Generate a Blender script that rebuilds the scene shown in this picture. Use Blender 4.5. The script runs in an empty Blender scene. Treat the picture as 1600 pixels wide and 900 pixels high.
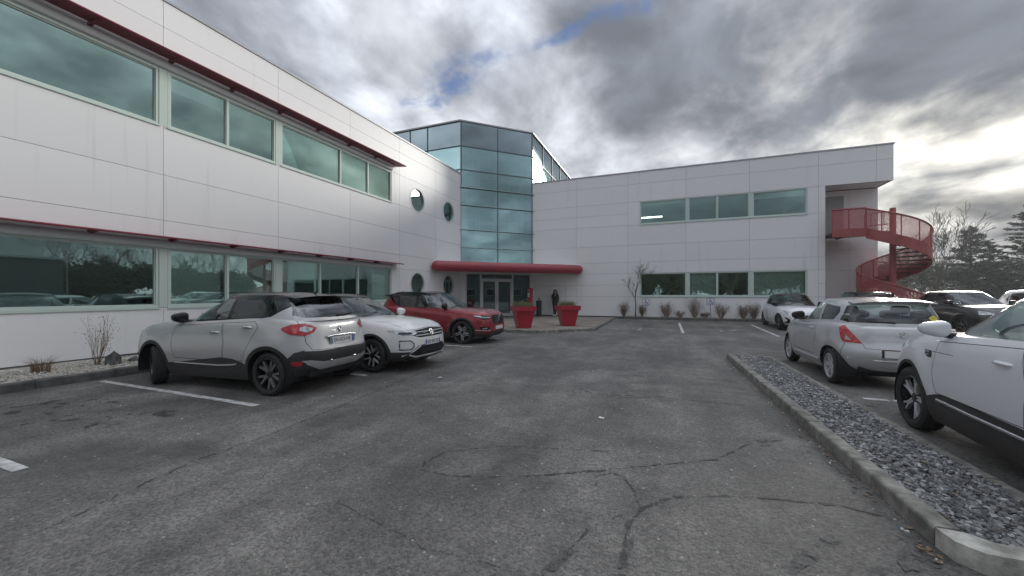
import bpy, bmesh, math, random
from math import radians, sin, cos, pi, sqrt, atan2
from mathutils import Vector, Matrix
from mathutils.bvhtree import BVHTree

S = bpy.context.scene
COL = S.collection
random.seed(7)

# ---------------------------------------------------------------- camera
# x runs along the right wing, y along the left wing, camera at the origin of the car park
YAW = radians(21.8)
cam_d = bpy.data.cameras.new("camera")
cam_d.sensor_width = 36.0
cam_d.lens = 36.0 * 600.0 / 1600.0
cam_d.shift_y = 9.0 / 1600.0
cam_d.clip_start = 0.05
cam_d.clip_end = 3000.0
cam = bpy.data.objects.new("camera", cam_d)
COL.objects.link(cam)
cam.location = (0, 0, 1.57)
cam.rotation_euler = (radians(90), 0, YAW)
S.camera = cam

# ---------------------------------------------------------------- sky, sun, exposure
SUN_AZ, SUN_EL = radians(26.8), radians(14.0)
SUN_DIR = Vector((sin(SUN_AZ) * cos(SUN_EL), cos(SUN_AZ) * cos(SUN_EL), sin(SUN_EL)))

world = bpy.data.worlds.new("World")
S.world = world
world.use_nodes = True
wn, wl = world.node_tree.nodes, world.node_tree.links
wn.clear()


def N(nodes, typ, **kw):
    n = nodes.new(typ)
    for k, v in kw.items():
        setattr(n, k, v)
    return n


def build_sky():
    out = N(wn, "ShaderNodeOutputWorld")
    bg = N(wn, "ShaderNodeBackground")
    bg.inputs["Strength"].default_value = 0.1
    wl.new(bg.outputs[0], out.inputs[0])
    sky = N(wn, "ShaderNodeTexSky", sky_type="NISHITA")
    sky.sun_disc = False
    sky.sun_elevation = SUN_EL
    sky.sun_rotation = SUN_AZ
    sky.air_density = 1.0
    sky.dust_density = 0.6
    sky.ozone_density = 2.5
    tc = N(wn, "ShaderNodeTexCoord")
    nrm = N(wn, "ShaderNodeVectorMath", operation="NORMALIZE")
    wl.new(tc.outputs["Generated"], nrm.inputs[0])
    D = nrm.outputs[0]
    sep = N(wn, "ShaderNodeSeparateXYZ")
    wl.new(D, sep.inputs[0])

    def m(op, a, b=None, c=None, clamp=False):
        n = N(wn, "ShaderNodeMath", operation=op, use_clamp=clamp)
        for i, v in enumerate((a, b, c)):
            if v is None:
                continue
            if isinstance(v, (int, float)):
                n.inputs[i].default_value = v
            else:
                wl.new(v, n.inputs[i])
        return n.outputs[0]

    def ramp(x, lo, hi, a=0.0, b=1.0):
        n = N(wn, "ShaderNodeMapRange", interpolation_type="SMOOTHSTEP")
        wl.new(x, n.inputs[0])
        for i, v in enumerate((lo, hi, a, b)):
            n.inputs[1 + i].default_value = v
        return n.outputs[0]

    def mixc(f, a, b, bt="MIX"):
        n = N(wn, "ShaderNodeMix", data_type="RGBA", blend_type=bt)
        n.clamp_factor = True
        for sock, v in ((n.inputs[0], f), (n.inputs[6], a), (n.inputs[7], b)):
            if isinstance(v, (int, float)):
                sock.default_value = v
            elif isinstance(v, tuple):
                sock.default_value = v
            else:
                wl.new(v, sock)
        return n.outputs[2]

    # cloud deck: direction projected on a horizontal sheet
    up = m("MAXIMUM", sep.outputs["Z"], 0.0)
    den = m("ADD", up, 0.30)
    px = m("DIVIDE", sep.outputs["X"], den)
    py = m("DIVIDE", sep.outputs["Y"], den)
    P = N(wn, "ShaderNodeCombineXYZ")
    wl.new(px, P.inputs[0])
    wl.new(py, P.inputs[1])

    def noise(scale, detail, rough, off=(0, 0, 0), stretch=(1, 1, 1), rot=0.0, dist=0.0):
        mp = N(wn, "ShaderNodeMapping")
        wl.new(P.outputs[0], mp.inputs[0])
        mp.inputs["Location"].default_value = off
        mp.inputs["Scale"].default_value = stretch
        mp.inputs["Rotation"].default_value = (0, 0, rot)
        n = N(wn, "ShaderNodeTexNoise")
        wl.new(mp.outputs[0], n.inputs["Vector"])
        n.inputs["Scale"].default_value = scale
        n.inputs["Detail"].default_value = detail
        n.inputs["Roughness"].default_value = rough
        n.inputs["Distortion"].default_value = dist
        return n.outputs["Fac"]

    big = noise(0.75, 2.0, 0.5, SKY_BIG, (1, 1, 1), 0.4, 0.2)
    mid = noise(1.75, 9.0, 0.55, SKY_MID, (1.0, 0.8, 1), 0.55, 0.25)
    fine = noise(5.0, 7.0, 0.56, (5.5, 2.2, 0), (1.0, 0.7, 1), 0.5, 0.3)
    holes = noise(0.95, 8.0, 0.60, SKY_HOLE, (1.0, 0.42, 1), SKY_ROT, 0.35)

    th = m("ADD", m("MULTIPLY", mid, 0.70), m("MULTIPLY", fine, 0.27))
    th = m("ADD", th, m("MULTIPLY", big, 0.36))          # ~0.56 mean
    thick = ramp(th, 0.46, 0.77)                          # 0 thin .. 1 thick grey belly
    # sun behind the deck
    dt = N(wn, "ShaderNodeVectorMath", operation="DOT_PRODUCT")
    wl.new(D, dt.inputs[0])
    dt.inputs[1].default_value = SUN_DIR
    cd = m("MAXIMUM", dt.outputs["Value"], 0.0)
    g1 = m("POWER", cd, 4.0)
    g2 = m("POWER", cd, 160.0)
    g3 = m("POWER", cd, 12.0)
    # overcast luminance distribution (brighter towards the zenith)
    cie = m("ADD", m("MULTIPLY", up, 1.24), 0.62)
    thin_c = mixc(m("MULTIPLY", g3, 0.9), (4.2, 4.4, 4.8, 1), (6.0, 5.85, 5.4, 1))
    thick_c = mixc(m("MULTIPLY", g1, 0.8), (1.25, 1.37, 1.62, 1), (0.85, 0.94, 1.08, 1))
    cloud = mixc(thick, thin_c, thick_c)
    cm = N(wn, "ShaderNodeVectorMath", operation="SCALE")
    wl.new(cloud, cm.inputs[0])
    # billows: soft light and dark folds within the deck
    fold = noise(3.2, 6.0, 0.5, (4.7, 1.3, 6.0), (1.0, 0.85, 1), 0.3, 0.4)
    fold = m("MULTIPLY", cie, ramp(fold, 0.30, 0.70, 0.66, 1.36))
    wl.new(fold, cm.inputs["Scale"])
    # bright thin cloud round the sun
    lit = m("MULTIPLY", m("POWER", m("SUBTRACT", 1.0, m("MULTIPLY", thick, 0.97)), 1.3), m("ADD", m("MULTIPLY", g3, 1.1), m("MULTIPLY", g2, 5.0)))
    glow = mixc(1.0, (0, 0, 0, 1), (1.0, 0.94, 0.80, 1))
    gs = N(wn, "ShaderNodeVectorMath", operation="SCALE")
    wl.new(glow, gs.inputs[0])
    wl.new(lit, gs.inputs["Scale"])
    ca = N(wn, "ShaderNodeVectorMath", operation="ADD")
    wl.new(cm.outputs[0], ca.inputs[0])
    wl.new(gs.outputs[0], ca.inputs[1])
    # a ragged rift in the deck shows blue
    wob = noise(3.0, 8.0, 0.62, (1.5, 8.2, 0.3), (1, 1, 1), 0.0, 0.3)
    brk = noise(2.6, 6.0, 0.6, SKY_HOLE, (1, 1, 1), 0.0, 0.2)
    line = m("ADD", m("SUBTRACT", py, m("MULTIPLY_ADD", px, -0.044, 0.925)), m("MULTIPLY", m("SUBTRACT", wob, 0.5), 0.42))
    rift = ramp(m("ABSOLUTE", line), 0.055, 0.0)
    gap = m("MULTIPLY", rift, ramp(brk, 0.49, 0.64))
    gap = m("MULTIPLY", gap, ramp(m("ABSOLUTE", m("ADD", px, 0.55)), 1.5, 0.7))
    gap = m("MULTIPLY", gap, 0.72)
    blue = mixc(1.0, sky.outputs[0], (0.40, 0.50, 0.70, 1), "MULTIPLY")
    final = mixc(gap, ca.outputs[0], blue)
    # below the horizon: dull ground colour
    final = mixc(ramp(sep.outputs["Z"], -0.06, -0.01), (0.9, 0.9, 0.85, 1), final)
    wl.new(final, bg.inputs["Color"])


SKY_HOLE = (5.5, -4.1, 2.0)
SKY_MID = (-2.4, 5.3, 2.5)
SKY_ROT = -0.2
SKY_BIG = (-4.1, 3.7, 5)
build_sky()

sun_d = bpy.data.lights.new("sun", "SUN")
sun_d.energy = 1.5
sun_d.angle = radians(20)
sun_d.color = (1.0, 0.965, 0.90)
sun = bpy.data.objects.new("sun", sun_d)
COL.objects.link(sun)
sun.rotation_euler = SUN_DIR.to_track_quat("Z", "Y").to_euler()
sun.location = (20, 40, 30)

S.view_settings.view_transform = "Standard"
S.view_settings.look = "None"
S.view_settings.gamma = 1.0
S.view_settings.exposure = 1.0
S.view_settings.use_curve_mapping = False
S.render.engine = "CYCLES"
S.cycles.use_denoising = True
S.cycles.max_bounces = 8
S.cycles.transparent_max_bounces = 16
S.cycles.transmission_bounces = 6
S.cycles.glossy_bounces = 4
S.cycles.caustics_reflective = False
S.cycles.caustics_refractive = False
S.cycles.sample_clamp_indirect = 6.0


def gz(y):
    """ground height: the car park climbs gently towards the right wing"""
    return 0.011 * min(max(0.0, y - 12.0), 12.0)


# ---------------------------------------------------------------- materials
MATS = {}


def new_mat(name):
    m = bpy.data.materials.new(name)
    m.use_nodes = True
    nt = m.node_tree
    nt.nodes.clear()
    out = nt.nodes.new("ShaderNodeOutputMaterial")
    return m, nt, out


def add(nt, typ, **kw):
    n = nt.nodes.new(typ)
    ins = kw.pop("ins", {})
    for k, v in kw.items():
        setattr(n, k, v)
    for k, v in ins.items():
        if hasattr(v, "links") or isinstance(v, bpy.types.NodeSocket):
            nt.links.new(v, n.inputs[k])
        else:
            n.inputs[k].default_value = v
    return n


def c4(c):
    return (c[0], c[1], c[2], 1.0)


def pm(name, col, rough=0.5, metal=0.0, coat=0.0, spec=0.5, var=0.0, vscale=4.0, bump=0.0, bscale=60.0,
       emit=None, rvar=0.0, objvar=0.0, sheen=0.0, alt=None, detail=5.0, stretch=None, flake=0.0, dirt=0.0):
    """general principled material with colour variation, relief and per-object tint, all procedural"""
    if name in MATS:
        return MATS[name]
    m, nt, out = new_mat(name)
    b = add(nt, "ShaderNodeBsdfPrincipled")
    nt.links.new(b.outputs[0], out.inputs[0])
    b.inputs["Base Color"].default_value = c4(col)
    b.inputs["Roughness"].default_value = rough
    b.inputs["Metallic"].default_value = metal
    b.inputs["Coat Weight"].default_value = coat
    b.inputs["Coat Roughness"].default_value = 0.04
    b.inputs["Specular IOR Level"].default_value = spec
    b.inputs["Sheen Weight"].default_value = sheen
    tc = add(nt, "ShaderNodeTexCoord")
    vec = tc.outputs["Object"]
    if stretch:
        mp = add(nt, "ShaderNodeMapping")
        nt.links.new(vec, mp.inputs[0])
        mp.inputs["Scale"].default_value = stretch
        vec = mp.outputs[0]
    cs = None
    if var or alt:
        n = add(nt, "ShaderNodeTexNoise", ins={"Vector": vec, "Scale": vscale, "Detail": detail, "Roughness": 0.6})
        mr = add(nt, "ShaderNodeMapRange", ins={0: n.outputs[0], 1: 0.35, 2: 0.65})
        a = alt if alt else tuple(x * (1 - var) for x in col)
        mx = add(nt, "ShaderNodeMix", data_type="RGBA", ins={0: mr.outputs[0], 6: c4(a), 7: c4(tuple(min(1, x * (1 + var * 0.5)) for x in col))})
        cs = mx.outputs[2]
        if rvar:
            rr = add(nt, "ShaderNodeMapRange", ins={0: n.outputs[0], 1: 0.3, 2: 0.7, 3: rough - rvar, 4: rough + rvar})
            nt.links.new(rr.outputs[0], b.inputs["Roughness"])
    if dirt:
        # road film: thin brownish dust, thicker low down on the object
        sp = add(nt, "ShaderNodeSeparateXYZ", ins={0: tc.outputs["Object"]})
        n2 = add(nt, "ShaderNodeTexNoise", ins={"Vector": tc.outputs["Object"], "Scale": 5.0, "Detail": 6.0})
        a1 = add(nt, "ShaderNodeMath", operation="MULTIPLY_ADD", ins={0: n2.outputs[0], 1: 0.5, 2: sp.outputs["Z"]})
        d1 = add(nt, "ShaderNodeMapRange", ins={0: a1.outputs[0], 1: 0.45, 2: 1.05, 3: dirt, 4: 0.02})
        mx = add(nt, "ShaderNodeMix", data_type="RGBA", ins={0: d1.outputs[0], 6: c4(col), 7: (0.16, 0.15, 0.135, 1)})
        if cs is not None:
            nt.links.new(cs, mx.inputs[6])
        cs = mx.outputs[2]
        r1 = add(nt, "ShaderNodeMapRange", ins={0: d1.outputs[0], 1: 0.0, 2: 1.0, 3: rough, 4: 0.8})
        nt.links.new(r1.outputs[0], b.inputs["Roughness"])
        if coat:
            r2 = add(nt, "ShaderNodeMapRange", ins={0: d1.outputs[0], 1: 0.0, 2: 0.8, 3: coat, 4: 0.1})
            nt.links.new(r2.outputs[0], b.inputs["Coat Weight"])
    if objvar:
        oi = add(nt, "ShaderNodeObjectInfo")
        mr = add(nt, "ShaderNodeMapRange", ins={0: oi.outputs["Random"], 3: 1 - objvar, 4: 1 + objvar * 0.4})
        hs = add(nt, "ShaderNodeHueSaturation", ins={"Value": mr.outputs[0], "Color": c4(col)})
        if cs is not None:
            nt.links.new(cs, hs.inputs["Color"])
        cs = hs.outputs[0]
    if cs is not None:
        nt.links.new(cs, b.inputs["Base Color"])
    if bump:
        n = add(nt, "ShaderNodeTexNoise", ins={"Vector": vec, "Scale": bscale, "Detail": 4.0})
        bp = add(nt, "ShaderNodeBump", ins={"Strength": bump, "Distance": 0.01, "Height": n.outputs[0]})
        nt.links.new(bp.outputs[0], b.inputs["Normal"])
    if emit:
        b.inputs["Emission Color"].default_value = c4(emit[:3])
        b.inputs["Emission Strength"].default_value = emit[3]
    MATS[name] = m
    return m


def glass_mat(name, tint, refl, base=0.35, rough=0.0, wave=0.0):
    """coated pane: reflection (stronger at grazing angles) over tinted see-through"""
    if name in MATS:
        return MATS[name]
    m, nt, out = new_mat(name)
    tr = add(nt, "ShaderNodeBsdfTransparent", ins={"Color": c4(tint)})
    gl = add(nt, "ShaderNodeBsdfGlossy", ins={"Color": c4(refl), "Roughness": rough})
    fr = add(nt, "ShaderNodeFresnel", ins={"IOR": 1.5})
    mr = add(nt, "ShaderNodeMapRange", ins={0: fr.outputs[0], 1: 0.04, 2: 0.8, 3: base, 4: 0.95})
    mx = add(nt, "ShaderNodeMixShader", ins={0: mr.outputs[0], 1: tr.outputs[0], 2: gl.outputs[0]})
    if wave:
        tc = add(nt, "ShaderNodeTexCoord")
        n = add(nt, "ShaderNodeTexNoise", ins={"Vector": tc.outputs["Object"], "Scale": 0.9, "Detail": 1.0})
        bp = add(nt, "ShaderNodeBump", ins={"Strength": wave, "Distance": 0.05, "Height": n.outputs[0]})
        nt.links.new(bp.outputs[0], gl.inputs["Normal"])
    nt.links.new(mx.outputs[0], out.inputs[0])
    MATS[name] = m
    return m


# ---------------------------------------------------------------- mesh helpers
class MB:
    """collects faces; build() links them as ONE mesh object"""

    def __init__(s):
        s.v, s.f, s.mi = [], [], []
        s.cur = 0

    def vf(s, vs, fs):
        o = len(s.v)
        s.v += [tuple(p) for p in vs]
        s.f += [tuple(i + o for i in f) for f in fs]
        s.mi += [s.cur] * len(fs)
        return s

    def hexa(s, p):
        return s.vf(p, [(0, 3, 2, 1), (4, 5, 6, 7), (0, 1, 5, 4), (1, 2, 6, 5), (2, 3, 7, 6), (3, 0, 4, 7)])

    def box(s, x0, x1, y0, y1, z0, z1):
        return s.hexa([(x0, y0, z0), (x1, y0, z0), (x1, y1, z0), (x0, y1, z0), (x0, y0, z1), (x1, y0, z1), (x1, y1, z1), (x0, y1, z1)])

    def tube(s, pts, r, n=8, cap=True, closed=False):
        pts = [Vector(p) for p in pts]
        k = len(pts)
        rs = r if isinstance(r, (list, tuple)) else [r] * k
        o = len(s.v)
        ref = None
        vs = []
        for i, p in enumerate(pts):
            if closed:
                d = (pts[(i + 1) % k] - pts[i - 1]).normalized()
            else:
                d = (pts[min(i + 1, k - 1)] - pts[max(i - 1, 0)]).normalized()
            if ref is None:
                ref = Vector((0, 0, 1)) if abs(d.z) < 0.9 else Vector((1, 0, 0))
            a = d.cross(ref)
            if a.length < 1e-6:
                a = d.cross(Vector((0.3, 0.8, 0.5)))
            a.normalize()
            b = a.cross(d).normalized()
            ref = b
            for j in range(n):
                t = 2 * pi * j / n
                vs.append(p + a * (cos(t) * rs[i]) + b * (sin(t) * rs[i]))
        fs = []
        for i in range(k - 1 if not closed else k):
            i2 = (i + 1) % k
            for j in range(n):
                j2 = (j + 1) % n
                fs.append((i * n + j, i * n + j2, i2 * n + j2, i2 * n + j))
        if cap and not closed:
            fs.append(tuple(range(n - 1, -1, -1)))
            fs.append(tuple((k - 1) * n + j for j in range(n)))
        return s.vf(vs, fs)

    def lathe(s, prof, n=24, axis="z", c=(0, 0, 0)):
        """prof: list of (r, h)"""
        vs, fs = [], []
        for r, h in prof:
            for j in range(n):
                t = 2 * pi * j / n
                a, b = r * cos(t), r * sin(t)
                p = {"z": (a, b, h), "y": (a, h, b), "x": (h, a, b)}[axis]
                vs.append((p[0] + c[0], p[1] + c[1], p[2] + c[2]))
        k = len(prof)
        for i in range(k - 1):
            for j in range(n):
                j2 = (j + 1) % n
                q = (i * n + j, i * n + j2, (i + 1) * n + j2, (i + 1) * n + j)
                fs.append(q if axis != "y" else q[::-1])
        return s.vf(vs, fs)

    def prism(s, poly, d0, d1, mp):
        """extrude a 2-D polygon between depths; mp(a,b,d) -> xyz"""
        n = len(poly)
        vs = [mp(a, b, d0) for a, b in poly] + [mp(a, b, d1) for a, b in poly]
        fs = [tuple(range(n - 1, -1, -1)), tuple(range(n, 2 * n))]
        for i in range(n):
            j = (i + 1) % n
            fs.append((i, j, n + j, n + i))
        return s.vf(vs, fs)

    def mesh(s, name, mats, smooth=None):
        me = bpy.data.meshes.new(name)
        me.from_pydata(s.v, [], s.f)
        for m in (mats if isinstance(mats, (list, tuple)) else [mats]):
            me.materials.append(m)
        if any(s.mi):
            me.polygons.foreach_set("material_index", s.mi)
        me.validate()
        fix_normals(me)
        if smooth is not None:
            shade(me, smooth)
        me.update()
        return me

    def build(s, name, mats, parent=None, smooth=None, loc=None, rz=0.0):
        o = bpy.data.objects.new(name, s.mesh(name, mats, smooth))
        COL.objects.link(o)
        o.parent = parent
        if loc is not None:
            o.location = loc
        o.rotation_euler.z = rz
        return o


def fix_normals(me):
    if len(me.polygons) > 60000:
        return
    bm = bmesh.new()
    bm.from_mesh(me)
    bmesh.ops.recalc_face_normals(bm, faces=bm.faces)
    bm.to_mesh(me)
    bm.free()


def shade(me, ang):
    me.polygons.foreach_set("use_smooth", [True] * len(me.polygons))
    me.set_sharp_from_angle(angle=radians(ang))


def bm_obj(name, bm, mats, parent=None, smooth=None, loc=None, rz=0.0):
    me = bpy.data.meshes.new(name)
    bm.to_mesh(me)
    bm.free()
    for m in (mats if isinstance(mats, (list, tuple)) else [mats]):
        me.materials.append(m)
    if smooth is not None:
        shade(me, smooth)
    o = bpy.data.objects.new(name, me)
    COL.objects.link(o)
    o.parent = parent
    if loc is not None:
        o.location = loc
    o.rotation_euler.z = rz
    return o


def link_mesh(name, me, parent=None, loc=(0, 0, 0), rot=(0, 0, 0)):
    o = bpy.data.objects.new(name, me)
    COL.objects.link(o)
    o.parent = parent
    o.location = loc
    o.rotation_euler = rot
    return o


def empty(name, loc=(0, 0, 0), rz=0.0):
    o = bpy.data.objects.new(name, None)
    o.empty_display_size = 0.3
    COL.objects.link(o)
    o.location = loc
    o.rotation_euler.z = rz
    return o


def tag(o, label=None, cat=None, group=None, kind=None):
    if label:
        o["label"] = label
    if cat:
        o["category"] = cat
    if group:
        o["group"] = group
    if kind:
        o["kind"] = kind
    return o


def copy_tree(o, parent=None):
    c = o.copy()
    COL.objects.link(c)
    c.parent = parent
    for ch in list(o.children):
        copy_tree(ch, c)
    return c


def in_poly(x, y, poly):
    r = False
    j = len(poly) - 1
    for i in range(len(poly)):
        xi, yi = poly[i]
        xj, yj = poly[j]
        if (yi > y) != (yj > y) and x < (xj - xi) * (y - yi) / (yj - yi) + xi:
            r = not r
        j = i
    return r


def cut_poly(bm, poly, pu, pv, want=None):
    """cut polygon outline into the mesh, seen along the direction pu x pv; returns the faces inside.
    pu, pv: unit vectors of the drawing plane; want(face) filters candidates"""
    us = [p[0] for p in poly]
    vs = [p[1] for p in poly]
    eps = 0.03
    u0, u1, v0, v1 = min(us) - eps, max(us) + eps, min(vs) - eps, max(vs) + eps
    w = pu.cross(pv)

    def cand():
        res = []
        for f in bm.faces:
            if want and not want(f):
                continue
            a = [l.vert.co.dot(pu) for l in f.loops]
            if min(a) > u1 or max(a) < u0:
                continue
            b = [l.vert.co.dot(pv) for l in f.loops]
            if min(b) > v1 or max(b) < v0:
                continue
            res.append(f)
        return res

    fs = cand()
    n = len(poly)
    for i in range(n):
        a, b = poly[i], poly[(i + 1) % n]
        du, dv = b[0] - a[0], b[1] - a[1]
        L = sqrt(du * du + dv * dv)
        if L < 1e-6:
            continue
        no = (pu * dv - pv * du) / L
        co = pu * a[0] + pv * a[1]
        # restrict to faces near this segment
        near = []
        for f in fs:
            if not f.is_valid:
                continue
            ds = []
            lo = hi = None
            for l in f.loops:
                q = l.vert.co - co
                dd = q.dot(no)
                tt = (q.dot(pu) * du + q.dot(pv) * dv) / L
                lo = dd if lo is None else min(lo, dd)
                hi = dd if hi is None else max(hi, dd)
                ds.append(tt)
            if lo < -1e-5 and hi > 1e-5 and max(ds) > -0.01 and min(ds) < L + 0.01:
                near.append(f)
        if not near:
            continue
        geom = list({e for f in near for e in f.edges}) + list({v for f in near for v in f.verts}) + near
        bmesh.ops.bisect_plane(bm, geom=geom, dist=1e-5, plane_co=co, plane_no=no)
        fs = cand()
    res = []
    for f in fs:
        c = f.calc_center_median()
        if in_poly(c.dot(pu), c.dot(pv), poly):
            res.append(f)
    return res
# ---------------------------------------------------------------- ground
def asphalt_mat():
    m, nt, out = new_mat("asphalt")
    L = nt.links
    b = add(nt, "ShaderNodeBsdfPrincipled")
    L.new(b.outputs[0], out.inputs[0])
    tc = add(nt, "ShaderNodeTexCoord")
    P = tc.outputs["Object"]
    agg = add(nt, "ShaderNodeTexVoronoi", ins={"Vector": P, "Scale": 62.0})          # aggregate
    agg2 = add(nt, "ShaderNodeTexNoise", ins={"Vector": P, "Scale": 130.0, "Detail": 3.0})
    large = add(nt, "ShaderNodeTexNoise", ins={"Vector": P, "Scale": 0.55, "Detail": 5.0, "Roughness": 0.6, "Distortion": 0.6})
    mid = add(nt, "ShaderNodeTexNoise", ins={"Vector": P, "Scale": 2.7, "Detail": 7.0, "Roughness": 0.65})
    mp = add(nt, "ShaderNodeMapping", ins={0: P})
    mp.inputs["Scale"].default_value = (1.6, 0.22, 1)
    mp.inputs["Rotation"].default_value = (0, 0, 0.05)
    streak = add(nt, "ShaderNodeTexNoise", ins={"Vector": mp.outputs[0], "Scale": 1.2, "Detail": 5.0})
    r1 = add(nt, "ShaderNodeMapRange", ins={0: large.outputs[0], 1: 0.38, 2: 0.62})
    c1 = add(nt, "ShaderNodeMix", data_type="RGBA", ins={0: r1.outputs[0], 6: (0.092, 0.089, 0.083, 1), 7: (0.178, 0.171, 0.159, 1)})
    r2 = add(nt, "ShaderNodeMapRange", ins={0: mid.outputs[0], 1: 0.3, 2: 0.72, 3: 0.72, 4: 1.28})
    c2 = add(nt, "ShaderNodeMix", data_type="RGBA", blend_type="MULTIPLY", ins={0: 1.0, 6: c1.outputs[2]})
    L.new(r2.outputs[0], c2.inputs[7])
    r3 = add(nt, "ShaderNodeMapRange", ins={0: streak.outputs[0], 1: 0.35, 2: 0.7, 3: 0.82, 4: 1.2})
    c3 = add(nt, "ShaderNodeMix", data_type="RGBA", blend_type="MULTIPLY", ins={0: 1.0, 6: c2.outputs[2]})
    L.new(r3.outputs[0], c3.inputs[7])
    # pale stones in the mix
    sep = add(nt, "ShaderNodeSeparateColor", ins={0: agg.outputs["Color"]})
    r4 = add(nt, "ShaderNodeMapRange", ins={0: sep.outputs[0], 1: 0.0, 2: 1.0, 3: 0.6, 4: 1.4})
    c4_ = add(nt, "ShaderNodeMix", data_type="RGBA", blend_type="MULTIPLY", ins={0: 1.0, 6: c3.outputs[2]})
    L.new(r4.outputs[0], c4_.inputs[7])
    pale = add(nt, "ShaderNodeMath", operation="GREATER_THAN", ins={0: sep.outputs[1], 1: 0.9965})
    c5 = add(nt, "ShaderNodeMix", data_type="RGBA", ins={0: pale.outputs[0], 6: c4_.outputs[2], 7: (0.34, 0.335, 0.32, 1)})
    L.new(c5.outputs[2], b.inputs["Base Color"])
    rr = add(nt, "ShaderNodeMapRange", ins={0: large.outputs[0], 1: 0.3, 2: 0.7, 3: 0.50, 4: 0.78})
    L.new(rr.outputs[0], b.inputs["Roughness"])
    h = add(nt, "ShaderNodeMath", operation="MULTIPLY_ADD", ins={0: agg.outputs["Distance"], 1: -0.7, 2: agg2.outputs[0]})
    bp = add(nt, "ShaderNodeBump", ins={"Strength": 0.75, "Distance": 0.012, "Height": h.outputs[0]})
    L.new(bp.outputs[0], b.inputs["Normal"])
    MATS["asphalt"] = m
    return m


def sheet(name, xs, ys, zf, mat):
    mb = MB()
    vs = [(x, y, zf(x, y)) for y in ys for x in xs]
    nx = len(xs)
    fs = [(j * nx + i, j * nx + i + 1, (j + 1) * nx + i + 1, (j + 1) * nx + i) for j in range(len(ys) - 1) for i in range(nx - 1)]
    mb.vf(vs, fs)
    return mb.build(name, mat)


grass_far = pm("turf", (0.085, 0.125, 0.045), 0.95, var=0.4, vscale=0.6, alt=(0.12, 0.135, 0.06), bump=0.6, bscale=30)
terrain = tag(sheet("terrain", [-500, 500], [-500, 12, 24, 600], lambda x, y: gz(y) - 0.05, grass_far), kind="structure")
asphalt = asphalt_mat()
road = tag(sheet("asphalt", [-12.5, 30], [-45, -12, 0, 4, 8, 12, 16, 20, 24, 31], lambda x, y: gz(y), asphalt), kind="structure")

paint = pm("road_paint", (0.62, 0.62, 0.60), 0.7, var=0.3, vscale=9.0, alt=(0.30, 0.30, 0.29), bump=0.3, bscale=90, detail=8)
paint_worn = pm("road_paint_worn", (0.45, 0.45, 0.44), 0.75, var=0.3, vscale=6.0, alt=(0.10, 0.10, 0.10), bump=0.3, bscale=90, detail=9)


def flat_poly(name, pts, mat, h=0.004, parent=None):
    """thin sheet lying on the asphalt"""
    mb = MB()
    mb.vf([(x, y, gz(y) + h) for x, y in pts], [tuple(range(len(pts)))])
    return mb.build(name, mat, parent or road)


def strip(pts, w):
    """polyline -> quad strip outline pieces; w can be a list"""
    n = len(pts)
    ws = w if isinstance(w, list) else [w] * n
    Ls, Rs = [], []
    for i in range(n):
        a, b = pts[max(i - 1, 0)], pts[min(i + 1, n - 1)]
        dx, dy = b[0] - a[0], b[1] - a[1]
        l = sqrt(dx * dx + dy * dy) or 1
        nx, ny = -dy / l, dx / l
        Ls.append((pts[i][0] + nx * ws[i] / 2, pts[i][1] + ny * ws[i] / 2))
        Rs.append((pts[i][0] - nx * ws[i] / 2, pts[i][1] - ny * ws[i] / 2))
    return Ls, Rs


def strip_obj(name, pts, w, mat, h=0.004):
    Ls, Rs = strip(pts, w)
    n = len(pts)
    mb = MB()
    mb.vf([(x, y, gz(y) + h) for x, y in Ls + Rs], [(i, i + 1, n + i + 1, n + i) for i in range(n - 1)])
    return mb.build(name, mat, road)


# bay lines of the left row (bays run along x), then the bays before the right wing
for yb in (-2.7, -0.58, 1.55, 3.67, 5.8, 7.95, 10.1, 12.2):
    flat_poly("bay_line", [(-9.4, yb - 0.05), (-5.33, yb - 0.05), (-5.33, yb + 0.05), (-9.4, yb + 0.05)], paint)
for xb in (0.63, 3.75, 6.5, 9.1, 11.7, 14.3, 16.9):
    flat_poly("bay_line", [(xb - 0.05, 16.2), (xb + 0.05, 16.2), (xb + 0.05, 21.0), (xb - 0.05, 21.0)], paint)
# cross line between the two bays right of the slate island, broken by wear
for xa, xb in ((2.75, 3.05), (3.1, 4.6)):
    flat_poly("bay_line", [(xa, 7.25), (xb, 7.25), (xb, 7.35), (xa, 7.35)], paint)


def wheelchair_shapes(k=1.0):
    """wheelchair symbol as 2-D polygons (unit about 1 wide)"""
    res = []
    ring = [(0.34 * cos(t), 0.34 * sin(t)) for t in [radians(a) for a in range(150, 391, 12)]]
    inner = [(0.26 * cos(t), 0.26 * sin(t)) for t in [radians(a) for a in range(390, 149, -12)]]
    for i in range(len(ring) - 1):
        n = len(inner)
        res.append([ring[i], ring[i + 1], inner[n - 2 - i], inner[n - 1 - i]])
    res.append([(-0.09 + 0.085 * cos(t), 0.72 + 0.085 * sin(t)) for t in [2 * pi * j / 14 for j in range(14)]])   # head
    res.append([(-0.13, 0.6), (-0.03, 0.6), (0.02, 0.12), (-0.08, 0.1)])       # back
    res.append([(-0.06, 0.42), (0.25, 0.38), (0.25, 0.30), (-0.06, 0.34)])      # arm
    res.append([(-0.07, 0.18), (0.27, 0.16), (0.28, 0.06), (-0.07, 0.08)])      # thigh
    res.append([(0.22, 0.14), (0.32, 0.14), (0.46, -0.26), (0.37, -0.30)])      # shin
    res.append([(0.37, -0.30), (0.56, -0.20), (0.58, -0.27), (0.40, -0.38)])    # foot
    return [[(a * k, b * k) for a, b in p] for p in res]


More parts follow.
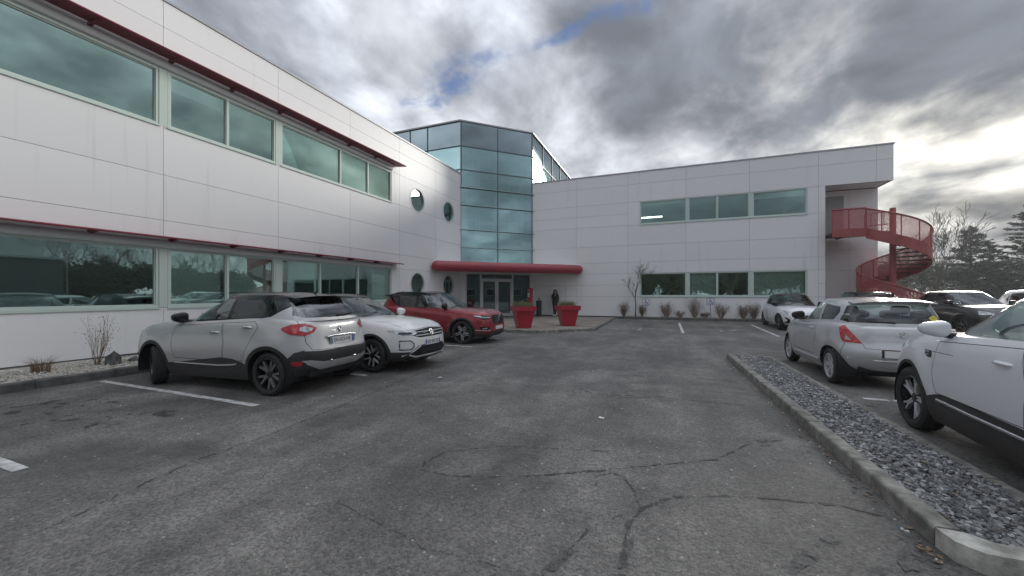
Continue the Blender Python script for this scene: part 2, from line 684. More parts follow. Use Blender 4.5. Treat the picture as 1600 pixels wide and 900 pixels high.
for cx, cy in ((-0.95, 17.3), (2.15, 17.6)):
    mb = MB()
    for i, p in enumerate(wheelchair_shapes(1.25)):
        mb.vf([(cx + a, cy - b * 0.9 + 0.2, gz(cy) + 0.012 + 0.0004 * (i % 7)) for a, b in p], [tuple(range(len(p)))])
    mb.build("painted_wheelchair_symbol", paint_worn, road)

# crack sealing, patches and seams in the asphalt


def worn_seal(name, col, cover, scale):
    """tar worn away in patches: the asphalt shows through"""
    m, nt, out = new_mat(name)
    b = add(nt, "ShaderNodeBsdfPrincipled", ins={"Base Color": c4(col), "Roughness": 0.65})
    tr = add(nt, "ShaderNodeBsdfTransparent")
    tc = add(nt, "ShaderNodeTexCoord")
    n = add(nt, "ShaderNodeTexNoise", ins={"Vector": tc.outputs["Object"], "Scale": scale, "Detail": 8.0, "Roughness": 0.7})
    n3 = add(nt, "ShaderNodeTexNoise", ins={"Vector": tc.outputs["Object"], "Scale": 90.0, "Detail": 2.0})
    bp = add(nt, "ShaderNodeBump", ins={"Strength": 0.6, "Distance": 0.01, "Height": n3.outputs[0]})
    nt.links.new(bp.outputs[0], b.inputs["Normal"])
    mr = add(nt, "ShaderNodeMapRange", ins={0: n.outputs[0], 1: 0.5 - cover, 2: 0.62 - cover})
    mx = add(nt, "ShaderNodeMixShader", ins={0: mr.outputs[0], 1: tr.outputs[0], 2: b.outputs[0]})
    nt.links.new(mx.outputs[0], out.inputs[0])
    return m


seal = worn_seal("crack_seal", (0.05, 0.05, 0.05), 0.055, 9.0)
patch_m = worn_seal("smooth_patch", (0.085, 0.085, 0.084), 0.03, 6.0)
rng = random.Random(11)


def wander(pts, step=0.09, amp=0.018):
    out = []
    for i in range(len(pts) - 1):
        (x0, y0), (x1, y1) = pts[i], pts[i + 1]
        L = sqrt((x1 - x0) ** 2 + (y1 - y0) ** 2)
        n = max(1, int(L / step))
        for k in range(n):
            t = k / n
            out.append((x0 + (x1 - x0) * t + rng.uniform(-amp, amp), y0 + (y1 - y0) * t + rng.uniform(-amp, amp)))
    out.append(pts[-1])
    return out


CRACKS = [
    ([(-3.6, 0.2), (-3.89, 1.42), (-4.1, 2.22), (-4.09, 2.96), (-4.19, 3.93), (-4.34, 4.98), (-4.5, 6.45), (-4.75, 9.9), (-4.9, 13.0)], 0.035, 0.02),
    ([(0.0, 6.3), (-1.01, 6.02), (-1.33, 6.32)], 0.04, 0.012),
    ([(1.05, 6.25), (0.09, 6.22), (-1.04, 5.89)], 0.045, 0.012),
    ([(-2.01, 3.32), (-2.08, 3.03), (-2.01, 2.87), (-1.75, 2.87), (-1.42, 2.97), (-1.07, 3.13)], 0.035, 0.012),
    ([(-2.01, 3.32), (-1.53, 3.65), (-1.15, 3.75), (-0.47, 3.92)], 0.03, 0.012),
    ([(-1.07, 3.13), (-0.53, 3.46), (0.05, 3.84), (0.45, 4.1), (0.88, 4.75), (1.18, 4.9)], 0.05, 0.014),
    ([(-0.53, 3.16), (-0.54, 3.33), (-0.44, 3.46), (-0.33, 3.41), (-0.24, 3.22), (-0.17, 2.95)], 0.045, 0.008),
    ([(-0.23, 1.2), (-0.23, 2.23), (-0.24, 2.5), (-0.23, 2.76), (-0.15, 2.96), (0.05, 3.2), (0.42, 3.38), (0.79, 3.48), (1.19, 3.54), (1.38, 3.5)], 0.05, 0.009),
    ([(-0.8, 1.6), (-0.62, 2.08), (-0.55, 2.25), (-0.48, 2.58), (-0.24, 2.88)], 0.028, 0.008),
    ([(-2.3, 2.2), (-1.58, 2.05), (-1.39, 1.99), (-1.05, 2.02), (-0.8, 2.01)], 0.018, 0.01),
    ([(-0.9, 7.6), (0.3, 7.9), (1.3, 7.8)], 0.03, 0.02),
    ([(-3.2, 8.0), (-1.4, 8.5), (0.2, 8.2)], 0.018, 0.03),
]
for pts, w, amp in CRACKS:
    p = wander(pts, 0.045, amp * 0.75)
    ws = [max(0.004, w * 0.75 * rng.uniform(0.25, 1.2)) for _ in p]
    strip_obj("crack_seal", p, ws, seal, 0.004)


def blob(cx, cy, rx, ry, rot, n=22, j=0.25):
    out = []
    for i in range(n):
        t = 2 * pi * i / n
        k = 1 + rng.uniform(-j, j)
        a, b = rx * cos(t) * k, ry * sin(t) * k
        out.append((cx + a * cos(rot) - b * sin(rot), cy + a * sin(rot) + b * cos(rot)))
    return out


for c in ((-0.58, 2.2, 0.17, 0.035, 1.2), (0.82, 2.82, 0.30, 0.05, 0.9), (1.37, 2.98, 0.15, 0.08, 0.9), (1.05, 2.75, 0.16, 0.04, 0.6), (-0.22, 2.42, 0.16, 0.03, 1.5), (0.98, 4.72, 0.16, 0.05, 1.0)):
    flat_poly("asphalt_patch", blob(*c), patch_m, 0.007)
# oil and tyre stains in the bays
oil_m = worn_seal("oil_stain", (0.045, 0.044, 0.042), -0.04, 3.2)
for c in ((-7.6, 2.55, 0.9, 0.5, 0.1), (-6.2, 2.7, 0.5, 0.35, 0.8), (-7.9, 9.0, 0.8, 0.45, 0.2), (-0.9, 18.6, 0.8, 0.5, 1.2), (2.2, 18.9, 0.7, 0.5, 1.4), (3.2, 6.9, 0.6, 0.4, 0.4), (-8.3, 0.4, 0.9, 0.5, 0.2)):
    flat_poly("oil_stain", blob(*c), oil_m, 0.0055)
# dead leaves blown against the kerbs
leafd = pm("dead_leaf", (0.13, 0.085, 0.05), 0.9, var=0.5, vscale=30, alt=(0.22, 0.16, 0.10))
mb = MB()
for i in range(420):
    k = rng.random()
    if k < 0.4:
        y = rng.uniform(2.9, 10.6)
        x = 1.62 - 0.0236 * y - 0.02 - abs(rng.gauss(0, 0.07))
    elif k < 0.65:
        y, x = rng.uniform(-1, 13), -9.58 + abs(rng.gauss(0, 0.10))
    elif k < 0.85:
        x, y = rng.uniform(-2.5, 6), 22.93 - abs(rng.gauss(0, 0.12))
    else:
        x, y = rng.uniform(1.7, 2.4), rng.uniform(3.2, 10.3)
    z = gz(y) + 0.006 + (0.10 if k >= 0.85 else 0)
    a, l = rng.uniform(0, 6.28), rng.uniform(0.012, 0.03)
    u_, w_ = Vector((cos(a), sin(a), rng.uniform(-0.2, 0.3))) * l, Vector((-sin(a), cos(a), rng.uniform(-0.3, 0.3))) * l * 0.5
    c_ = Vector((x, y, z + 0.004))
    mb.vf([c_ - u_, c_ + w_ - Vector((0, 0, 0.003)), c_ + u_, c_ - w_], [(0, 1, 2), (0, 2, 3)])
tag(mb.build("dead_leaves", leafd), "brown dead leaves blown along the kerbs", "leaves", kind="stuff")
# scraps of paper and pale stones lying about
scrap = pm("litter_white", (0.7, 0.7, 0.68), 0.8)
mb = MB()
for i in range(170):
    x, y = rng.uniform(-7.5, 1.3), rng.uniform(0.5, 14)
    if rng.random() < 0.3:
        x = 1.58 - 0.0236 * y - abs(rng.gauss(0, 0.06))
    r = rng.uniform(0.005, 0.011)
    z = gz(y)
    a = rng.uniform(0, pi)
    mb.hexa([(x + r * cos(a + k * pi / 2) * (0.7 if q else 1), y + r * sin(a + k * pi / 2) * (0.7 if q else 1), z + (r * 0.8 if q else -0.002)) for q in (0, 1) for k in range(4)])
tag(mb.build("loose_stones", scrap), "pale loose stones scattered over the asphalt", "stones", kind="stuff")
for i, (x, y, a) in enumerate(((-3.9, 6.15, 0.3), (-0.75, 4.9, 1.0))):
    mb = MB()
    w = 0.035
    vs = []
    for q in range(4):
        for k in range(4):
            vs.append((x + (q - 1.5) * w * 0.6, y + (k - 1.5) * w * 0.5, gz(y) + 0.006 + rng.uniform(0, 0.014)))
    mb.vf(vs, [(r * 4 + c, r * 4 + c + 1, r * 4 + c + 5, r * 4 + c + 4) for r in range(3) for c in range(3)])
    tag(mb.build("paper_scrap", scrap), ["crumpled white paper scrap on the asphalt before the white car", "crumpled white paper scrap on the asphalt in mid car park"][i], "litter", "paper scraps")

# ---------------------------------------------------------------- kerbs, beds, island
conc = pm("kerb_concrete", (0.27, 0.26, 0.235), 0.9, var=0.35, vscale=7, alt=(0.13, 0.13, 0.11), bump=0.5, bscale=70, objvar=0.15)
conc_pale = pm("kerb_painted", (0.56, 0.55, 0.50), 0.85, var=0.3, vscale=5, alt=(0.24, 0.23, 0.20), bump=0.4, bscale=60)
conc_dark = pm("kerb_dark", (0.13, 0.13, 0.125), 0.9, var=0.4, vscale=5, bump=0.4, bscale=60, objvar=0.2)


def kerb_run(parent, p0, p1, w, h, mat, inside=1, seg=1.0, base=-0.05, level=None):
    """kerb stones end to end from p0 to p1, top arris rounded; w measured to the left of the direction times inside"""
    dx, dy = p1[0] - p0[0], p1[1] - p0[1]
    L = sqrt(dx * dx + dy * dy)
    n = max(1, round(L / seg))
    ux, uy = dx / L, dy / L
    nx, ny = -uy * inside, ux * inside
    b = 0.02
    prof = [(0, base), (0, h - b), (b * 0.35, h - b * 0.3), (b, h), (w - b * 0.5, h), (w, h - b * 0.5), (w, base)]
    for i in range(n):
        a0, a1 = L * i / n + 0.005, L * (i + 1) / n - 0.005
        j = rng.uniform(-0.004, 0.004)
        mb = MB()
        mb.prism(prof, a0, a1, lambda a, z, d: (p0[0] + ux * d + nx * a, p0[1] + uy * d + ny * a, (gz(p0[1] + uy * d) if level is None else level) + z + j))
        mb.build("kerb_stone", mat, parent)


island = tag(empty("slate_island", (0, 0, 0)), kind="structure")
kerb_run(island, (1.555, 3.2), (1.38, 10.6), 0.13, 0.125, conc, -1)
kerb_run(island, (2.50, 3.2), (2.32, 10.6), 0.11, 0.10, conc, 1)
kerb_run(island, (1.52, 10.5), (2.205, 10.5), 0.1, 0.10, conc, 1)
# pale end kerb, bevelled at the corner
mb = MB()
mb.prism([(1.555, 3.19), (1.575, 3.05), (1.66, 2.97), (2.50, 2.97), (2.50, 3.12), (1.78, 3.12), (1.685, 3.19)], -0.05, 0.12, lambda a, b, d: (a, b, d))
mb.build("kerb_stone", conc_pale, island)
soil = pm("bed_soil", (0.05, 0.047, 0.042), 1.0, bump=0.8, bscale=40)
mb = MB()
mb.prism([(1.68, 3.11), (2.40, 3.11), (2.22, 10.52), (1.50, 10.52)], -0.05, 0.06, lambda a, b, d: (a, b, d))
mb.build("bed_fill", soil, island)


def slate_mat():
    m, nt, out = new_mat("slate_chips")
    b = add(nt, "ShaderNodeBsdfPrincipled", ins={"Roughness": 0.55})
    nt.links.new(b.outputs[0], out.inputs[0])
    g = add(nt, "ShaderNodeNewGeometry")
    cr = add(nt, "ShaderNodeValToRGB", ins={0: g.outputs["Random Per Island"]})
    e = cr.color_ramp.elements
    e[0].position, e[0].color = 0.0, (0.062, 0.063, 0.064, 1)
    e[1].position, e[1].color = 1.0, (0.47, 0.47, 0.465, 1)
    x = cr.color_ramp.elements.new(0.7)
    x.color = (0.215, 0.215, 0.213, 1)
    nt.links.new(cr.outputs[0], b.inputs["Base Color"])
    return m


def chips(name, region, n, size, mat, zf, flat=0.35, tilt=0.5, seed=1, xmap=None):
    r = random.Random(seed)
    mb = MB()
    x0, x1, y0, y1 = region
    for i in range(n):
        x, y = r.uniform(x0, x1), r.uniform(y0, y1)
        if xmap:
            x = xmap(x, y)
        s = size * r.uniform(0.45, 1.5)
        k = r.choice((4, 5, 5, 6))
        a0 = r.uniform(0, 6.28)
        h = s * flat * r.uniform(0.5, 1.3)
        el = r.uniform(0.5, 0.95)
        rot = Matrix.Rotation(r.gauss(0, tilt), 3, "X") @ Matrix.Rotation(r.gauss(0, tilt), 3, "Y") @ Matrix.Rotation(r.uniform(0, 6.28), 3, "Z")
        c = Vector((x, y, zf(x, y) + r.uniform(-0.3, 0.8) * s * 0.4))
        vs = []
        for q in (-1, 1):
            for j in range(k):
                t = a0 + 2 * pi * j / k
                rr = s * 0.5 * (0.85 if q > 0 else 1.0) * (1 + 0.25 * sin(3.1 * j + a0))
                vs.append(c + rot @ Vector((rr * cos(t), rr * sin(t) * el, q * h / 2)))
        fs = [tuple(range(k - 1, -1, -1)), tuple(range(k, 2 * k))] + [(j, (j + 1) % k, k + (j + 1) % k, k + j) for j in range(k)]
        mb.vf(vs, fs)
    me = mb.mesh(name, mat)
    return me


sl = link_mesh("slate_chippings", chips("slate_chippings", (0.0, 0.72, 3.14, 10.49), 19000, 0.040, slate_mat(), lambda x, y: 0.078 + 0.018 * sin(2.1 * y + 3 * x) * sin(1.3 * y), 0.26, 0.33, 3, lambda x, y: x + 1.515 + 0.175 * (10.5 - y) / 7.4))
tag(sl, "grey slate chippings filling the long kerbed island", "slate chippings", kind="stuff")

# planted bed along the left wing
bed = tag(empty("left_bed", (0, 0, 0)), kind="structure")
kerb_run(bed, (-9.62, -8), (-9.62, 13.9), 0.14, 0.15, conc_dark, 1)
gravel_w = pm("white_gravel", (0.52, 0.50, 0.46), 0.95, var=0.35, vscale=14, alt=(0.30, 0.28, 0.24), bump=1.0, bscale=55)
xs = [-11.56 + 1.79 * i / 8 for i in range(9)]
ys = [-8 + 0.35 * i for i in range(63)]
mb = MB()
vs = [(x, y, 0.125 + 0.02 * sin(2.3 * x + 1.7 * y) * sin(0.9 * y) + 0.035 * max(0, -(x + 11.0))) for y in ys for x in xs]
mb.vf(vs, [(j * 9 + i, j * 9 + i + 1, (j + 1) * 9 + i + 1, (j + 1) * 9 + i) for j in range(len(ys) - 1) for i in range(8)])
mb.build("white_gravel", gravel_w, bed, smooth=60)
pebble_m = pm("pebbles", (0.50, 0.48, 0.44), 0.9, var=0.4, vscale=30, alt=(0.28, 0.26, 0.22))
pb = link_mesh("white_pebbles", chips("white_pebbles", (-11.5, -9.82, -1.0, 12.0), 5200, 0.042, pebble_m, lambda x, y: 0.13 + 0.02 * sin(2.3 * x + 1.7 * y) * sin(0.9 * y), 0.6, 0.4, 5))
tag(pb, "white pebbles in the bed along the left wing", "pebbles", kind="stuff")

# bed before the right wing
bed2 = tag(empty("right_bed", (0, 0, 0)), kind="structure")
kerb_run(bed2, (-2.55, 22.98), (13.0, 22.98), 0.12, 0.13, conc_dark, 1)
mulch = pm("bed_mulch", (0.11, 0.085, 0.065), 0.95, var=0.5, vscale=2.2, alt=(0.42, 0.40, 0.36), bump=0.9, bscale=45, detail=8)
mb = MB()
xs = [-2.7 + 0.33 * i for i in range(48)]
vs = [(x, y, gz(y) + 0.11 + 0.015 * sin(3 * x + 5 * y)) for y in (23.1, 23.4, 23.7, 24.02) for x in xs]
mb.vf(vs, [(j * 48 + i, j * 48 + i + 1, (j + 1) * 48 + i + 1, (j + 1) * 48 + i) for j in range(3) for i in range(47)])
mb.build("mulch", mulch, bed2)

# entrance forecourt: block paving inside a kerb
def paver_mat():
    m, nt, out = new_mat("block_paving")
    b = add(nt, "ShaderNodeBsdfPrincipled", ins={"Roughness": 0.9})
    nt.links.new(b.outputs[0], out.inputs[0])
    tc = add(nt, "ShaderNodeTexCoord")
    br = add(nt, "ShaderNodeTexBrick", ins={"Vector": tc.outputs["Object"], "Scale": 1.0, "Color1": (0.33, 0.29, 0.25, 1), "Color2": (0.24, 0.215, 0.19, 1), "Mortar": (0.13, 0.12, 0.10, 1),
                                            "Mortar Size": 0.012, "Brick Width": 0.22, "Row Height": 0.11, "Bias": 0.0, "Mortar Smooth": 0.2})
    n = add(nt, "ShaderNodeTexNoise", ins={"Vector": tc.outputs["Object"], "Scale": 1.4, "Detail": 6.0})
    mr = add(nt, "ShaderNodeMapRange", ins={0: n.outputs[0], 1: 0.3, 2: 0.7, 3: 0.65, 4: 1.25})
    mx = add(nt, "ShaderNodeMix", data_type="RGBA", blend_type="MULTIPLY", ins={0: 1.0, 6: br.outputs[0]})
    nt.links.new(mr.outputs[0], mx.inputs[7])
    nt.links.new(mx.outputs[2], b.inputs["Base Color"])
    bp = add(nt, "ShaderNodeBump", ins={"Strength": 0.5, "Distance": 0.006, "Height": br.outputs["Fac"]})
    bp.invert = True
    nt.links.new(bp.outputs[0], b.inputs["Normal"])
    return m


FORE = [(-11.55, 14.2), (-4.6, 14.2), (-2.7, 16.1), (-2.7, 23.97), (-8.2, 23.97), (-11.55, 20.6)]
fore = tag(empty("forecourt", (0, 0, 0)), kind="structure")
kerb_run(fore, (-9.5, 14.2), (-4.6, 14.2), 0.12, 0.145, conc, 1, level=0.0)
kerb_run(fore, (-4.6, 14.2), (-2.7, 16.1), 0.12, 0.145, conc, 1, level=0.0)
kerb_run(fore, (-2.7, 16.1), (-2.7, 22.95), 0.12, 0.145, conc_dark, 1, level=0.0)
INN = [(-11.55, 14.33), (-4.66, 14.33), (-2.83, 16.16), (-2.83, 23.97), (-8.2, 23.97), (-11.55, 20.6)]
mb = MB()
mb.prism(INN, -0.05, 0.14, lambda a, b, d: (a, b, d))
mb.build("block_paving", paver_mat(), fore)


def pav(y):
    return 0.14
# ---------------------------------------------------------------- office building
B = empty("office_building", (-11.6, 24.0, 0))
tag(B, "two-storey office building in white panels with a glazed corner tower", "building")
BO = Vector((-11.6, 24.0, 0))



def panel_mat():
    """white coated panel with faint rain streaks, a little dust and a slightly different tone per panel"""
    m, nt, out = new_mat("cladding_panel")
    b = add(nt, "ShaderNodeBsdfPrincipled", ins={"Roughness": 0.38})
    nt.links.new(b.outputs[0], out.inputs[0])
    tc = add(nt, "ShaderNodeTexCoord")
    mp = add(nt, "ShaderNodeMapping", ins={0: tc.outputs["Object"]})
    mp.inputs["Scale"].default_value = (4.0, 4.0, 0.22)
    st = add(nt, "ShaderNodeTexNoise", ins={"Vector": mp.outputs[0], "Scale": 1.0, "Detail": 6.0, "Roughness": 0.6})
    lg = add(nt, "ShaderNodeTexNoise", ins={"Vector": tc.outputs["Object"], "Scale": 0.35, "Detail": 4.0})
    m1 = add(nt, "ShaderNodeMapRange", ins={0: st.outputs[0], 1: 0.56, 2: 0.78})
    m2 = add(nt, "ShaderNodeMapRange", ins={0: lg.outputs[0], 1: 0.42, 2: 0.68})
    mm = add(nt, "ShaderNodeMath", operation="MULTIPLY", ins={0: m1.outputs[0], 1: m2.outputs[0]})
    cx = add(nt, "ShaderNodeMix", data_type="RGBA", ins={0: mm.outputs[0], 6: (0.83, 0.83, 0.825, 1), 7: (0.60, 0.595, 0.575, 1)})
    oi = add(nt, "ShaderNodeObjectInfo")
    mr = add(nt, "ShaderNodeMapRange", ins={0: oi.outputs["Random"], 3: 0.955, 4: 1.01})
    hs = add(nt, "ShaderNodeHueSaturation", ins={"Value": mr.outputs[0], "Color": cx.outputs[2]})
    nt.links.new(hs.outputs[0], b.inputs["Base Color"])
    # slight oil-canning of the sheets
    bp = add(nt, "ShaderNodeBump", ins={"Strength": 0.06, "Distance": 0.05, "Height": lg.outputs[0]})
    nt.links.new(bp.outputs[0], b.inputs["Normal"])
    MATS["cladding_panel"] = m
    return m


panel_m = panel_mat()
core_m = pm("wall_core", (0.22, 0.22, 0.23), 0.9)
coping_m = pm("coping_metal", (0.42, 0.43, 0.45), 0.4, metal=0.3, var=0.1)
frame_m = pm("window_frame", (0.56, 0.66, 0.60), 0.4)
frame_w = pm("frame_white", (0.66, 0.68, 0.68), 0.4)
mull_m = pm("mullion_dark", (0.09, 0.14, 0.15), 0.4)
red_m = pm("red_metal", (0.33, 0.042, 0.058), 0.42, var=0.12, vscale=1.5, coat=0.15)
blade_m = pm("blade_maroon", (0.20, 0.022, 0.04), 0.5, var=0.1, vscale=1.5)
red_stair = pm("red_stair_paint", (0.36, 0.075, 0.075), 0.5, var=0.2, vscale=2.0)
glass_b = glass_mat("solar_glass", (0.92, 1.0, 0.97), (0.76, 1.0, 0.93), 0.25, 0.0, 0.012)
glass_t = glass_mat("tower_glass", (0.84, 0.99, 0.97), (0.74, 0.98, 0.99), 0.46, 0.0, 0.012)
glass_sp = glass_mat("spandrel_glass", (0.10, 0.16, 0.18), (0.60, 0.74, 0.78), 0.55, 0.03, 0.012)
glass_d = glass_mat("door_glass", (0.36, 0.42, 0.42), (0.7, 0.85, 0.85), 0.22)
blind_m = pm("roller_blind", (0.82, 0.90, 0.87), 0.85)
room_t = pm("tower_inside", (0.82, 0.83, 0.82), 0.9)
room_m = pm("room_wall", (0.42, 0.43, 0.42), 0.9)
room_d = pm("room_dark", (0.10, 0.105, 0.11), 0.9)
slab_m = pm("floor_slab", (0.35, 0.35, 0.34), 0.9)
plinth_m = pm("plinth_dark", (0.05, 0.05, 0.05), 0.9)
plinth_g = pm("plinth_grey", (0.30, 0.30, 0.29), 0.9, var=0.3, vscale=3)


class Wall:
    """a wall plane: a along it, d outwards, z up"""

    def __init__(s, o, ax, n):
        s.o, s.ax, s.n = Vector((o[0], o[1], 0)), Vector((ax[0], ax[1], 0)).normalized(), Vector((n[0], n[1], 0)).normalized()

    def p(s, a, d, z):
        q = s.o + s.ax * a + s.n * d - BO
        return (q.x, q.y, z)

    def box(s, mb, a0, a1, d0, d1, z0, z1):
        P = s.p
        return mb.hexa([P(a0, d0, z0), P(a1, d0, z0), P(a1, d1, z0), P(a0, d1, z0), P(a0, d0, z1), P(a1, d0, z1), P(a1, d1, z1), P(a0, d1, z1)])


WL = Wall((-11.6, 0), (0, 1), (1, 0))
WR = Wall((0, 24.0), (1, 0), (0, -1))
CA, CB = Vector((-11.6, 20.6, 0)), Vector((-8.15, 24.0, 0))
WC = Wall((CA.x, CA.y), (CB - CA)[:2], (1, -1))
CW = (CB - CA).length
GAP = 0.010
core = MB()
ocls = [("L", 16.2, 6.27, 0.6), ("L", 19.17, 6.27, 0.6), ("L", 16.2, 2.05, 0.6), ("L", 19.17, 2.05, 0.6)]


def panel(W, a0, a1, z0, z1, key=None, t=0.05):
    mb = MB()
    W.box(mb, a0 + GAP / 2, a1 - GAP / 2, -t, 0, z0 + GAP / 2, z1 - GAP / 2)
    hit = None
    if key == "L":
        for k, ca, cz, r in ocls:
            if a0 - r < ca < a1 + r and z0 - r < cz < z1 + r:
                hit = (ca, cz, r)
                break
    if not hit:
        mb.build("cladding_panel", panel_m, B)
        W.box(core, a0, a1, -0.11, -0.06, z0, z1)
        return
    ca, cz, r = hit
    pu = Vector((0, 1, 0))
    pv = Vector((0, 0, 1))
    poly = [(ca - BO.y + r * cos(2 * pi * i / 28), cz + r * sin(2 * pi * i / 28)) for i in range(28)]
    for nm, mat, d0, d1, g in (("cladding_panel", panel_m, -t, 0, GAP / 2), ("wall_core", core_m, -0.11, -0.06, 0)):
        m2 = MB()
        W.box(m2, a0 + g, a1 - g, d0, d1, z0 + g, z1 - g)
        me = m2.mesh(nm, mat)
        bm = bmesh.new()
        bm.from_mesh(me)
        ins = cut_poly(bm, poly, pu, pv, lambda f: abs(f.normal.x) > 0.5)
        bmesh.ops.delete(bm, geom=ins, context="FACES")
        bm_obj(nm, bm, mat, B)


def window(W, a0, a1, z0, z1, mulls, blinds=(), sill=True, gm=None, head=None, fm=None, name="window"):
    """frame with mullions as the part; panes and blinds under it. mulls: [(pos, width)]"""
    fm = fm or frame_m
    gm = gm or glass_b
    mb = MB()
    fw = 0.055
    W.box(mb, a0, a1, -0.14, -0.012, z0, z0 + fw)
    W.box(mb, a0, a1, -0.14, -0.012, z1 - fw, z1)
    edges = [a0]
    W.box(mb, a0, a0 + fw, -0.14, -0.014, z0 + fw, z1 - fw)
    W.box(mb, a1 - fw, a1, -0.14, -0.014, z0 + fw, z1 - fw)
    for m_, w_ in mulls:
        W.box(mb, m_ - w_ / 2, m_ + w_ / 2, -0.14, -0.015, z0 + fw, z1 - fw)
    if sill:
        W.box(mb, a0 - 0.02, a1 + 0.02, -0.10, 0.035, z0 - 0.035, z0 - 0.003)
    o = mb.build(name, fm, B)
    cuts = [(a0 + fw)] + [x for m_, w_ in mulls for x in (m_ - w_ / 2, m_ + w_ / 2)] + [a1 - fw]
    for i in range(0, len(cuts), 2):
        p0, p1 = cuts[i], cuts[i + 1]
        mb = MB()
        # sash rim
        r = 0.028
        W.box(mb, p0, p1, -0.10, -0.045, z0 + fw, z0 + fw + r)
        W.box(mb, p0, p1, -0.10, -0.045, z1 - fw - r, z1 - fw)
        W.box(mb, p0, p0 + r, -0.10, -0.045, z0 + fw + r, z1 - fw - r)
        W.box(mb, p1 - r, p1, -0.10, -0.045, z0 + fw + r, z1 - fw - r)
        mb.build("sash", fm, o)
        mb = MB()
        W.box(mb, p0 + r * 0.6, p1 - r * 0.6, -0.078, -0.07, z0 + fw + r * 0.6, z1 - fw - r * 0.6)
        mb.build("pane", gm, o)
    for b0, b1, frac in blinds:
        mb = MB()
        W.box(mb, b0, b1, -0.23, -0.225, z1 - (z1 - z0) * frac, z1 - 0.06)
        W.box(mb, b0, b1, -0.24, -0.215, z1 - (z1 - z0) * frac - 0.03, z1 - (z1 - z0) * frac)
        mb.build("blind", blind_m, o)
    return o


# ---- left wing -------------------------------------------------------------
YA = [-6.55, -3.5, -0.45, 2.6, 5.65, 8.7, 11.74, 14.78, 17.8, 20.58]
ZL = dict(base=0.17, s1=1.23, h1=2.74, j1=3.40, j2=4.53, s2=5.74, h2=7.16, j3=8.21, top=8.86)
WEND = 14.22
for i in range(len(YA) - 1):
    a0, a1 = YA[i], YA[i + 1]
    for z0, z1 in ((ZL["base"], ZL["s1"]), (ZL["h1"], ZL["j1"]), (ZL["j1"], ZL["j2"]), (ZL["j2"], ZL["s2"]), (ZL["h2"], ZL["j3"]), (ZL["j3"], ZL["top"])):
        panel(WL, a0, a1, z0, z1, "L")
    for z0, z1 in ((ZL["s1"], ZL["h1"]), (ZL["s2"], ZL["h2"])):
        if a0 >= 14.7:
            panel(WL, a0, a1, z0, z1, "L")
panel(WL, WEND, 14.78, ZL["s1"], ZL["h1"])
panel(WL, WEND, 14.78, ZL["s2"], ZL["h2"])
mb = MB()
WL.box(mb, -6.55, 20.58, -0.12, -0.03, -0.05, 0.165)
mb.build("plinth", plinth_g, B)
mb = MB()
WL.box(mb, -6.6, 20.62, -0.3, 0.03, ZL["top"] + 0.005, ZL["top"] + 0.07)
mb.build("coping", coping_m, B)
blL1 = [(8.85, 10.35, 0.42), (10.4, 11.2, 0.05)]
window(WL, -6.5, -0.55, ZL["s1"], ZL["h1"], [(-3.5, 0.06)])
window(WL, -0.45, 5.56, ZL["s1"], ZL["h1"], [(2.6, 0.06)], [(4.4, 5.45, 0.06)])
window(WL, 5.75, 8.62, ZL["s1"], ZL["h1"], [(7.17, 0.06)], [(5.8, 7.1, 0.985), (7.22, 8.55, 0.72)])
window(WL, 8.80, WEND, ZL["s1"], ZL["h1"], [(10.35, 0.06), (12.2, 0.07)], [(8.86, 10.3, 0.5), (12.3, 13.2, 0.98), (13.25, 14.15, 0.2)])
window(WL, -6.5, -0.55, ZL["s2"], ZL["h2"], [(-3.5, 0.06)])
window(WL, -0.45, 5.56, ZL["s2"], ZL["h2"], [(2.6, 0.06)], [(-0.4, 2.5, 0.1), (4.3, 5.45, 0.07)])
window(WL, 5.75, 8.62, ZL["s2"], ZL["h2"], [(7.17, 0.06)], [(5.8, 7.1, 0.24)])
window(WL, 8.80, WEND, ZL["s2"], ZL["h2"], [(11.28, 0.06), (12.75, 0.06)], [(8.86, 10.0, 0.9), (11.4, 12.7, 0.15)])
for zc in ("s1", "s2"):
    for a in (-0.5, 5.655, 8.71):
        mb = MB()
        z0, z1 = ZL[zc], ZL["h1" if zc == "s1" else "h2"]
        WL.box(mb, a - 0.088 if a > 0 else a - 0.046, a + 0.085 if a > 0 else a + 0.046, -0.12, -0.006, z0 + 0.004, z1 - 0.004)
        mb.build("mullion_cover", frame_m, B)


def awning(z, dep, th, boxz):
    mb = MB()
    # rounded roller housing over the windows
    prof = [(0.002, boxz), (0.06, boxz + 0.01), (0.095, boxz + 0.05), (0.105, boxz + 0.10), (0.09, boxz + 0.16), (0.05, boxz + 0.19), (0.002, boxz + 0.2)]
    mb.prism(prof, -6.4, WEND - 0.02, lambda d, z_, a: WL.p(a, d, z_))
    mb.build("roller_housing", frame_w, B, smooth=35)
    mb = MB()
    mb.prism([(0.03, z + 0.05), (0.03, z + 0.05 + th), (dep, z + th), (dep + 0.015, z + th * 0.5), (dep, z)], -6.4, WEND + 0.35, lambda d, z_, a: WL.p(a, d, z_))
    o = mb.build("sun_blade", blade_m, B)
    a = -5.9
    while a < WEND + 0.3:
        b = MB()
        b.prism([(0.0, z - 0.05), (0.0, z + 0.046), (0.13, z + 0.036), (dep - 0.05, z + 0.001), (0.16, z - 0.02)], a - 0.03, a + 0.03, lambda d, z_, q: WL.p(q, d, z_))
        b.build("bracket", blade_m, o)
        a += 1.46


awning(7.40, 0.55, 0.04, ZL["h2"] + 0.01)
awning(2.91, 0.42, 0.045, ZL["h1"] - 0.03)

